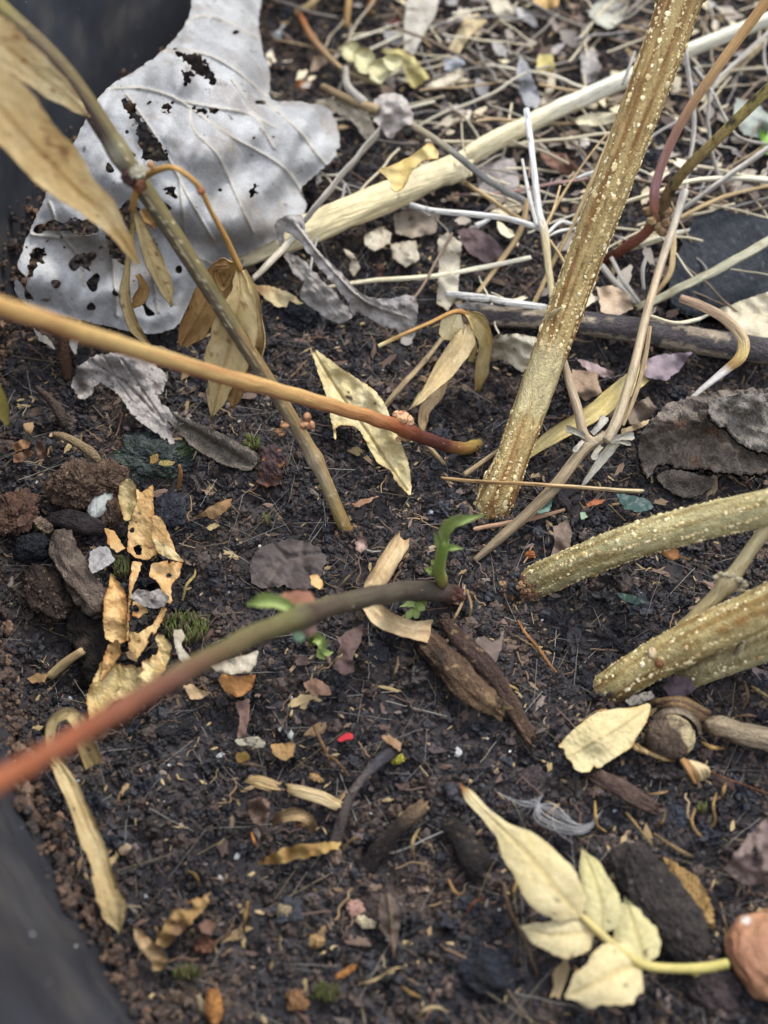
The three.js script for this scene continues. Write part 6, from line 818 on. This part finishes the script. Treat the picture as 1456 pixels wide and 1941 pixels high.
sc('tattered_leaf', 'torn yellow-brown leaf on the soil at the lower left', 'leaf', [[292, 1790, 0.002], [302, 1762, 0.004], [330, 1728, 0.005], [362, 1706, 0.0055], [385, 1700, 0.005], [398, 1692, 0.004], [392, 1718, 0.0045], [372, 1740, 0.004], [345, 1765, 0.003], [312, 1798, 0.001]], 0.003, leafCol('#a07e4c', '#bd9c64', { edge: '#6a4a30', patch: '#6a4c38', pt: 0.1, spot: '#4a362a', st: 0.45 }), { wrinkle: 0.0018, rag: 6, pores: [[0.05, 0.5, 20]] });
sc('brown_leaf', 'dark brown flake on the right tip of the torn yellow-brown leaf', 'leaf', [[375, 1752], [395, 1742], [412, 1752], [400, 1772], [382, 1768]], 0.003, BL);
thing('brown_seed', 'ribbed orange-brown oval seed at the bottom edge', 'seed', lump(405, 1908, 0.002, [17, 12, 34], { detail: 16, rough: 0.08, fine: 0.03, yaw: 0.15, col: leafCol('#8a5c34', '#a5743f', { f: 700, grain: 0.25 }) }), M.bark);
thing('brown_seed', 'small pale oval seed left of the torn yellow-brown leaf', 'seed', lump(237, 1610, 0.0015, [13, 8, 9], { detail: 8, rough: 0.2, yaw: 0.7, col: leafCol('#8f7a60', '#a8957c') }), M.bark);
for (const [x, y, s, yaw, label, c1, c2] of [[600, 1784, [13, 9, 12], 0.3, 'tan crumb of bark at the lower centre', '#a5865a', '#bd9c6c'], [540, 1728, [14, 8, 12], 0.8, 'beige chip left of the tan bark crumb', '#8f7e62', '#a8967a'], [672, 1722, [14, 6, 16], 0.4, 'pink split seed case at the lower centre', '#a88070', '#bd988a'], [692, 1748, [17, 5, 10], -0.4, 'cream sliver under the pink seed case', '#b8a888', '#cbbd9c'], [562, 1898, [18, 12, 20], 0.5, 'rounded brown chip at the bottom edge', '#6f5038', '#8a6646'], [655, 1842, [20, 4, 6], 0.6, 'orange splinter right of the rounded chip', '#a06a38', '#b5804a'], [388, 1792, [14, 8, 14], 0.3, 'reddish crumb under the torn yellow-brown leaf', '#7a5440', '#8f6a52'], [1140, 1350, [10, 4, 5], 0.3, 'tiny tan husk above the pale oval leaf', '#a5763f', '#bd935c'], [600, 1475, [14, 3, 6], -0.5, 'thin tan sliver above the flat straw fragment', '#a07c50', '#b8966a'], [755, 1440, [12, 5, 8], 0.5, 'yellow sprouting grain below the pointed tan triangle', '#a39a3c', '#b8ae54'], [1065, 1075, [8, 7, 8], 0, 'orange bead of fungus left of the olive warty stem', '#a8562c', '#c07040'], [1005, 1052, [9, 7, 7], 0, 'rust bead on the soil by the split stalk foot', '#9a5a34', '#b87848']]) thing('soil_chip', label, 'chip', lump(x, y, 0.0012, s, { detail: 9, rough: 0.6, fine: 0.12, yaw, col: leafCol(c1, c2, { grain: 0.25 }) }), M.bark);
// ---------------------------------------------------------------- on the soil: right side
sc('pale_leaf', 'smooth pale oval leaf with a bitten end near the round nut', 'leaf', [[1060, 1416, 0.0045], [1072, 1398, 0.006], [1100, 1372, 0.0075], [1128, 1352, 0.008], [1165, 1344, 0.008], [1205, 1340, 0.007], [1232, 1334, 0.0055], [1228, 1362, 0.0058], [1210, 1392, 0.006], [1196, 1416, 0.0055], [1178, 1428, 0.005], [1150, 1446, 0.0045], [1135, 1456, 0.004], [1126, 1452, 0.0042], [1118, 1462, 0.0038], [1092, 1460, 0.0035], [1084, 1444, 0.004], [1074, 1436, 0.0042], [1070, 1420, 0.0045]], 0.006, leafCol('#cdbb88', '#d6c898', { vein: '#c7b078', vs: 0.5, edge: '#b5924c', ew: 6, f: 120 }), { rag: 1.5, res: 2.6, veins: [[[1078, 1432], [1130, 1402], [1180, 1372], [1228, 1338]]], vw: 4, vh: 0.0003, ctrl: [[1140, 1400, 0.0082]], wrinkle: 0.0003, soft: 900 });
{ const n = lump(1270, 1396, 0.004, [46, 38, 44], { detail: 36, rough: 0.06, fine: 0.025, col: (s) => { let c = leafCol('#5a4a40', '#70604f', { f: 420, grain: 0.35, spot: '#8a7662', st: 0.45 })(s); const k = nP(s.p, 260, 4) + s.dir.x * 0.75 - 0.42; return mix(c, C('#c2b088'), sstep(0, 0.1, k) * 0.9); } });
  const rim = ribLeaf([[1238, 1362, 0.005], [1262, 1348, 0.0075], [1298, 1350, 0.0078], [1322, 1370, 0.006], [1328, 1392, 0.004]], [[0, 3], [0.5, 6], [1, 3]], { curl: 0.6, col: leafCol('#94806a', '#ab9880') });
  thing('round_nut', 'round brown nut with a flaking pale patch at the right', 'nut', [['shell', n, M.bark], ['shell_rim', rim, M.bark]]); }
thing('pale_stub', 'pale bone-like stick end reaching in from the right edge', 'stick', tube([[1342, 1372, 0.002, 14], [1368, 1378, 0.004, 21], [1410, 1390, 0.004, 21], [1500, 1410, 0.004, 23]], { m: 26, step: 3, rough: 0.22, jag: 1.6, groove: 0.2, col: stemCol('#b5a182', { fib: 0.3, patch: '#8f7a60' }) }), M.bark);
thing('fibre_tuft', 'frayed tan fibre bundle between the oval leaf and the nut', 'fibres', mergeGeometries([0, 1, 2, 3, 4, 5].map((i) => tube([[1190 + i * 9, 1402 + i * 5, 0.002, 4], [1205 + i * 10, 1418 + i * 4, 0.0035, 5], [1238 + i * 8, 1432 + i * 2, 0.0015, 3]], { m: 6, col: stemCol(i % 2 ? '#8f744e' : '#a88c60') }))), M.straw);
thing('fibre_tuft', 'brown fibrous bark strip above the round nut', 'fibres', mergeGeometries([0, 1, 2, 3].map((i) => tube([[1235 + i * 6, 1330 + i * 4, 0.003, 5], [1290, 1326 + i * 6, 0.006, 7], [1345 - i * 4, 1352 + i * 5, 0.003, 6]], { m: 7, rough: 0.2, col: stemCol(i % 2 ? '#6a5340' : '#8f7452', { fib: 0.4 }) }))), M.bark);
thing('fibre_tuft', 'splintered cream wood fibres below the round nut', 'fibres', mergeGeometries([0, 1, 2, 3, 4].map((i) => tube([[1294 + i * 6, 1440 + i * 2, 0.004, 6], [1304 + i * 9, 1458, 0.0042, 6], [1318 + i * 6, 1484 - i * 3, 0.0028, 4]], { m: 7, rough: 0.1, col: stemCol(i < 2 ? '#9a7448' : '#c2ab80', { fib: 0.3 }) }))), M.straw);
sc('leaf_scrap', 'grey netted bark scrap above the pale oval leaf', 'leaf scrap', [[1185, 1328], [1210, 1315], [1235, 1310], [1242, 1322], [1215, 1334], [1195, 1338]], 0.005, leafCol('#7a746a', '#948c80', { spot: '#3a3630', st: 0.25, sf: 1700 }), { mat: M.bark });
sc('brown_leaf', 'dull purple-brown leaf under the rusty-grooved stem', 'leaf', [[1255, 1300], [1280, 1280], [1305, 1284], [1322, 1305], [1300, 1320], [1268, 1318]], 0.004, leafCol('#54454a', '#655458'), { wrinkle: 0.001 });
thing('bark_strip', 'brown bark strip running down right from under the oval leaf', 'bark', tube([[1112, 1462, 0.0018, 12], [1150, 1482, 0.004, 17], [1195, 1506, 0.0035, 18], [1240, 1532, 0.0015, 14]], { m: 26, step: 2.5, flat: 0.45, rough: 0.22, jag: 2, groove: 0.2, col: stemCol('#5f4c44', { fib: 0.4, patch: '#7a6456' }) }), M.bark);
{ // fallen compound leaf at the lower right
  const LG = leafCol('#d2c08c', '#dbcb9e', { lat: 8, vein: '#bfa662', vs: 0.6, edge: '#b08c48', ew: 4, spot: '#6f5c40', st: 0.58, sf: 650, f: 110 }), LY = leafCol('#c4b982', '#d0c594', { lat: 8, vein: '#a89858', edge: '#a08848', ew: 4, spot: '#5a4c38', st: 0.6, sf: 650, f: 110 });
  const rach = tube([[1380, 1826, 0.0065, 9], [1340, 1834, 0.006, 10], [1285, 1836, 0.0062, 9], [1225, 1830, 0.0065, 9], [1190, 1812, 0.0068, 8], [1145, 1776, 0.007, 8], [1098, 1732, 0.0075, 6]], { m: 12, col: stemCol([[0, '#c9bc68'], [1, '#cdb978']], { fib: 0.15 }) });
  const knob = dot(1318, 1842, 0.0055, [10, 7, 9], leafCol('#bda95c', '#c9b870'));
  const w = (a, o) => ribLeaf(a, o.w, { nu: 50, nv: 18, fold: 0.18, curl: o.curl ?? 0.45, curlSign: o.cs ?? -1, wave: 1.6, keel: 2, col: o.c ?? LG, ...o });
  const t1 = w([[1100, 1736, 0.0078], [1058, 1690, 0.0095], [1008, 1628, 0.0105], [955, 1575, 0.0095], [915, 1535, 0.008], [870, 1484, 0.0065]], { w: [[0, 8], [0.05, 40, 36], [0.24, 60, 54], [0.45, 46, 42], [0.64, 17, 15], [0.8, 12, 10], [0.9, 13, 11], [1, 1]], c: (s) => mix(LG(s), C('#a87440'), sstep(0.9, 0.97, s.u + 0.03 * nP(s.p, 600))) });
  const t2 = w([[1140, 1768, 0.0062], [1142, 1720, 0.0072], [1126, 1662, 0.0072], [1102, 1606, 0.005]], { w: [[0, 8], [0.1, 30, 30], [0.4, 42, 38], [0.75, 24, 22], [1, 1]], c: LY });
  const t3 = w([[1128, 1764, 0.0062], [1085, 1770, 0.0068], [1040, 1772, 0.0062], [984, 1756, 0.0045]], { w: [[0, 8], [0.14, 36, 34], [0.45, 44, 38], [0.8, 24, 20], [1, 1]], c: LG });
  const t4 = w([[1215, 1828, 0.0062], [1180, 1838, 0.0072], [1130, 1862, 0.0068], [1072, 1890, 0.0045]], { w: [[0, 10], [0.08, 50, 46], [0.4, 62, 56], [0.8, 40, 34], [1, 5]], c: LG });
  const t5 = w([[1222, 1826, 0.0062], [1212, 1786, 0.0062], [1198, 1742, 0.0055], [1184, 1698, 0.0035]], { w: [[0, 10], [0.1, 44, 34], [0.4, 50, 42], [0.8, 24, 20], [1, 1]], c: LY });
  thing('fallen_compound_leaf', 'pale yellow compound leaf with five leaflets lying at the lower right', 'leaf', [['leaf_stalk', rach, M.leaf, [['knob', knob, M.leaf]]], ...[t1, t2, t3, t4, t5].map((g) => ['leaflet', g, M.leaf])]);
}
thing('dark_clod', 'long dark lump of dung-like soil right of the compound leaf', 'clod', lump(1252, 1712, 0.0035, [56, 48, 128], { rough: 0.14, fine: 0.05, f: 2.1, detail: 60, yaw: 0.52, col: clodCol('#36312f', '#443d3a', { spot: '#6d655e', st: 0.55, f: 300 }) }), M.bark);
thing('tan_crust', 'knobbly tan crust behind the long dark lump', 'crust', lump(1300, 1700, 0.002, [34, 30, 64], { rough: 0.35, fine: 0.1, detail: 34, yaw: 0.55, col: leafCol('#8f6f42', '#b0905c', { f: 520, grain: 0.35, spot: '#5a4430', st: 0.4 }) }), M.bark);
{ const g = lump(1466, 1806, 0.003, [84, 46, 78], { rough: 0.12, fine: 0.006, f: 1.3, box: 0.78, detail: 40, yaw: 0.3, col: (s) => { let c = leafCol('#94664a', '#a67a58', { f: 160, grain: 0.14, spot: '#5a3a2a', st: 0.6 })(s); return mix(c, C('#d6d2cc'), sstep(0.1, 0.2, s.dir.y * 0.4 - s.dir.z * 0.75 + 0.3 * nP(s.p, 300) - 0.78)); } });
  thing('terracotta_stone', 'smooth terracotta-coloured stone with a white chip at the right edge', 'stone', g, M.glaze); }
sc('brown_leaf', 'crumpled pinkish brown leaf at the right edge above the terracotta stone', 'leaf', [[1374, 1648, 0.004], [1390, 1622, 0.006], [1412, 1594, 0.007], [1420, 1580, 0.0075], [1440, 1562, 0.008], [1490, 1530, 0.008], [1490, 1620, 0.006], [1450, 1655, 0.005], [1428, 1682, 0.003], [1405, 1672, 0.0035], [1390, 1662, 0.004]], 0.005, leafCol('#6f5e58', '#86736b', { vein: '#5a4a44', grain: 0.22, edge: '#4f4038' }), { rag: 5, wrinkle: 0.0026, fine: 0.0003, veins: [[[1436, 1600], [1434, 1640]], [[1390, 1640], [1430, 1610]]], holes: [[[1428, 1602], [1434, 1600], [1436, 1640], [1430, 1638]]] });
for (const [x, y, s, label, c1, c2] of [[1350, 1872, [46, 24, 60], 'dark brown bark lump under the stalk end of the compound leaf', '#3f3636', '#4c4242'], [1430, 1885, [32, 22, 26], 'black clod under the terracotta stone', '#262629', '#34353b'], [925, 1850, [58, 30, 50], 'large black soil clod at the bottom edge', '#232327', '#30323a'], [1330, 1626, [42, 16, 20], 'dark clod right of the long dark lump', '#2e2a2b', '#3a3536'], [1285, 1545, [24, 14, 30], 'small blue-grey cinder below the bark strip', '#33363d', '#454a54'], [560, 600, [42, 26, 30], 'black crumbly clod under the crumpled grey leaf', '#1f2126', '#2d3036'], [180, 1620, [18, 14, 24], 'brown clod between the husk strip and the pot wall', '#4a382e', '#5f4a3c'], [715, 1240, [26, 16, 22], 'grey soil clod below the pale tan husk', '#35353a', '#45454a'], [1000, 1480, [34, 16, 24], 'brown-grey clod above the tip of the compound leaf', '#3f3738', '#524848'], [870, 790, [40, 22, 26], 'dark clod behind the foot of the orange twig', '#322c2c', '#403838'], [330, 1380, [48, 20, 30], 'dark lump of soil below the dark arching twig', '#2c2a2c', '#383538'], [1120, 1300, [26, 14, 20], 'black soil clod left of the blunt stem end', '#27272b', '#34343a']]) thing('dark_clod', label, 'clod', lump(x, y, 0, s, { rough: 0.32, fine: 0.09, detail: 26, yaw: x * 0.01, col: clodCol(c1, c2, { spot: '#5d5a5a' }) }), M.bark);
// green and teal scraps
for (const [label, ol, c1, c2] of [['teal green leaf scrap beside the split stalk foot', [[1010, 955], [1025, 935], [1042, 932], [1048, 948], [1042, 968], [1020, 974]], '#4c6e62', '#628474'], ['dark teal leaf half buried right of the tan stalk', [[1168, 935], [1195, 938], [1225, 945], [1242, 962], [1215, 972], [1185, 965], [1175, 950]], '#3a544e', '#4c6a5e'], ['dark green leaf tip under the olive warty stem', [[1168, 1122], [1200, 1128], [1230, 1142], [1205, 1146], [1180, 1138]], '#2f463e', '#405a4c'], ['pale green bead of leaf by the teal scrap', [[1100, 972], [1110, 970], [1114, 980], [1104, 984]], '#6a8a68', '#86a380'], ['bright green leaf at the right edge near the top', [[1442, 225], [1470, 205], [1490, 230], [1480, 300], [1450, 290], [1440, 258]], '#6a9a2c', '#86b440']]) sc('green_scrap', label, 'leaf', ol, 0.004, leafCol(c1, c2), { mat: M.green });
sc('brown_leaf', 'brown leaf remnant with a pale stalk left of the olive warty stem', 'leaf', [[1048, 1000], [1075, 985], [1085, 1010], [1080, 1040], [1060, 1055], [1045, 1050], [1052, 1025]], 0.003, leafCol('#5f4e44', '#7d6a5c'), { wrinkle: 0.0015 });
sc('orange_scrap', 'orange bark fleck under the tan stalk', 'leaf', [[1110, 955], [1128, 945], [1148, 948], [1135, 956], [1115, 962]], 0.003, leafCol('#9a5a34', '#b0724a'));
// moss
const mossy = (label, x, y, w, h, n, seed) => { const r = rng(seed), b = []; for (let i = 0; i < n; i++) { const a = r() * 6.28, q = Math.sqrt(r()), px = x + w * q * Math.cos(a), py = y + h * q * Math.sin(a), dx = (r() - 0.5) * 16, l = 8 + 14 * r(); b.push(tube([[px, py, 0.0005, 1.6], [px + dx * 0.5, py - l * 0.5, 0.0018, 1.8], [px + dx, py - l, 0.0024, 0.6]], { n: 4, m: 5, col: stemCol(r() < 0.4 ? '#6f8040' : r() < 0.5 ? '#8c8c54' : '#857a58', { fib: 0.1 }) })); } thing('moss_tuft', label, 'moss', mergeGeometries(b), M.green); };
mossy('olive moss tuft right of the tattered orange leaf', 352, 1196, 42, 28, 190, 3); mossy('small green moss tuft behind the pale grey square', 232, 1082, 14, 16, 60, 4); mossy('thin moss fringe at the end of the papery bark', 478, 846, 14, 10, 40, 5); mossy('faint moss patch near the bottom left', 352, 1850, 26, 10, 46, 6); mossy('moss strands at the bottom edge', 620, 1890, 26, 14, 60, 7); mossy('green moss speck by the pot wall', 74, 1002, 12, 8, 30, 8); mossy('moss crumb left of the slender stem foot', 508, 992, 5, 4, 12, 9); mossy('moss speck under the bark strip', 1330, 1540, 8, 6, 18, 10);
// rootlets that can be picked out one by one
const root = (label, pts, col = '#8f6f44', r = 5) => thing('rootlet', label, 'root', tube(pts.map((p, i) => [p[0], p[1], p[2] ?? (i === 0 || i === pts.length - 1 ? 0.0002 + 0.0012 * (i ? 0 : 1) : 0.0018 + 0.001 * (i % 2)), (p[3] ?? r) * 0.6]), { m: 8, step: 3, rough: 0.25, bend: 1.1, rf: (t) => 0.45 + 0.55 * Math.sin(Math.PI * clamp(t * 0.8 + 0.15)), col: stemCol(col, { fib: 0.3, patch: '#5d4632', pt: 0.15, ps: 0.6 }) }), M.stem, 'rootlets on the soil');
root('straight orange-brown rootlet below the olive warty stem', [[982, 1176], [1000, 1205], [1022, 1232], [1042, 1258], [1065, 1288]], '#94683e', 5.5);
root('short curved rootlet at the right end of the split stick', [[930, 1292], [950, 1294], [970, 1300], [985, 1312]], '#a58a5c', 6);
root('yellow bent rootlet under the bark strip', [[1128, 1518], [1128, 1545], [1132, 1562], [1150, 1576]], '#a8864c');
root('thin pale rootlet left of the long dark lump', [[1188, 1540], [1202, 1556], [1215, 1575], [1228, 1592]], '#9a7e52', 4);
root('knotted rootlet over the long dark lump end', [[1240, 1580], [1270, 1600], [1300, 1620], [1318, 1626]], '#86704e', 6);
root('upright tan rootlet at the right near the dark clod', [[1358, 1504], [1352, 1530], [1356, 1555], [1344, 1576]], '#a8874e');
root('hooked rootlet beside the blue-grey cinder', [[1318, 1532], [1312, 1560], [1330, 1586], [1355, 1592]], '#8c6f46');
root('small hooked rootlet above the cinder', [[1262, 1540], [1256, 1558], [1240, 1566]], '#75603f');
root('tan rootlet with a kink left of the cinder', [[1225, 1508], [1252, 1504], [1268, 1500]], '#a8845a', 4);
root('short thick rootlet below the splintered fibres', [[1374, 1486], [1370, 1500], [1368, 1514]], '#947448', 6);
root('long reddish thread at the right below the nut', [[1342, 1462], [1380, 1476], [1420, 1492], [1470, 1510]], '#7a5038', 3.5);
root('tan sliver rootlet at the far right below the pale stub', [[1330, 1408], [1350, 1418], [1372, 1420]], '#a8864e', 7);
root('yellow twisted rootlet right of the rotting stem end', [[1425, 1300], [1440, 1312], [1465, 1325]], '#a3915c', 6);
root('pale standing rootlet under the pale knobbly stem', [[1410, 1290], [1418, 1315], [1408, 1345]], '#6f5c44', 6);
root('brown level rootlet right of the nut', [[1392, 1358], [1420, 1356], [1440, 1360]], '#7d624a', 4);
root('rootlet curl beside the tip of the compound leaf', [[1060, 1525], [1040, 1545], [1036, 1572]], '#94734a');
root('tan rootlet bridging two crumbs at the bottom centre', [[680, 1866], [700, 1860], [720, 1852], [745, 1838], [765, 1835]], '#a08a62');
root('curved pale rootlet at the bottom edge', [[790, 1930], [805, 1915], [830, 1910], [850, 1918]], '#b09a74', 6);
root('short tan rootlet above the bottom edge', [[760, 1870], [780, 1885], [800, 1890]], '#947444', 6);
root('forked tan rootlet left of the compound leaf', [[850, 1668], [862, 1690], [880, 1698]], '#a37c4e');
root('rusty kinked rootlet at the lower centre', [[885, 1730], [900, 1710], [920, 1702]], '#7a4a34', 5);
root('ochre rootlet left of the left leaflet', [[985, 1660], [975, 1690], [968, 1705]], '#8f7446', 5);
root('long hollow rootlet under the left leaflet', [[955, 1675], [965, 1720], [990, 1770], [1005, 1805], [1020, 1850]], '#6d5a48', 8);
root('curling yellow rootlet below the dark wet stick', [[795, 1570], [782, 1600], [788, 1632]], '#a08a60', 6);
root('short tan rootlet beside the grey twig end', [[650, 1610], [668, 1590], [688, 1588]], '#8f744e', 5);
root('thin white thread over the dark wet stick', [[720, 1622], [770, 1608], [830, 1580], [900, 1548]], '#8f8d88', 2.5);
root('tan forked rootlet below the pale tan husk', [[755, 1245], [750, 1270], [742, 1290]], '#8f7a5c', 5);
root('thin tan rootlet left of the curled green sprout', [[665, 1228], [645, 1245], [622, 1262]], '#a5906c', 3.5);
root('brown splayed rootlet at the foot of the dark twig', [[882, 1110], [878, 1140], [862, 1170], [850, 1185]], '#a58a66', 5);
root('short splayed rootlet right of the dark twig foot', [[885, 1118], [892, 1150], [888, 1178]], '#947a58', 5);
root('dark wet rootlet above the pale tan husk', [[640, 1115], [655, 1100], [675, 1080]], '#75634a', 4);
root('yellow-tipped rootlet right of the tattered leaf', [[345, 1138], [352, 1110], [368, 1092], [370, 1078]], '#a3915a', 5);
root('tan twisted rootlet near the centre of the lower soil', [[595, 1376], [610, 1410], [620, 1430], [640, 1445], [668, 1480]], '#75593f', 6);
root('grey flat rootlet below the mottled crumb', [[455, 1450], [480, 1452], [505, 1458]], '#6d5a4a', 6);
root('amber rootlet standing left of the torn leaf', [[470, 1710], [465, 1740], [462, 1770]], '#94733f', 6);
root('bent ochre rootlet above the torn yellow-brown leaf', [[358, 1652], [372, 1662], [380, 1685]], '#8c7040', 5);
root('orange rootlet under the rusty leaf heap', [[478, 1578], [482, 1595], [484, 1605]], '#b0763f', 5);
thing('fibre_tuft', 'grey matted fibre strand left of the bark strip', 'fibres', mergeGeometries([0, 1, 2, 3, 4, 5, 6, 7].map((i) => tube([[945 + i * 9, 1502 + i * 7, 0.002, 1.1], [1000 + i * 4, 1528 - i * 3, 0.0035, 1.4], [1050 - i * 5, 1526 + i * 4, 0.004, 1.6], [1082 + i * 3, 1552 + i * 4, 0.003, 1.4], [1108 + i * 5, 1578 - i * 6, 0.0015, 1]], { m: 6, bend: 1.5, col: stemCol(i % 2 ? '#7d7d80' : '#96948f') })).concat([tube([[1048, 1535, 0.004, 1.3], [1052, 1570, 0.0035, 1.6], [1085, 1598, 0.002, 1.2]], { m: 6, col: stemCol('#85827c') })])), M.straw);

renderer.render(scene, camera);
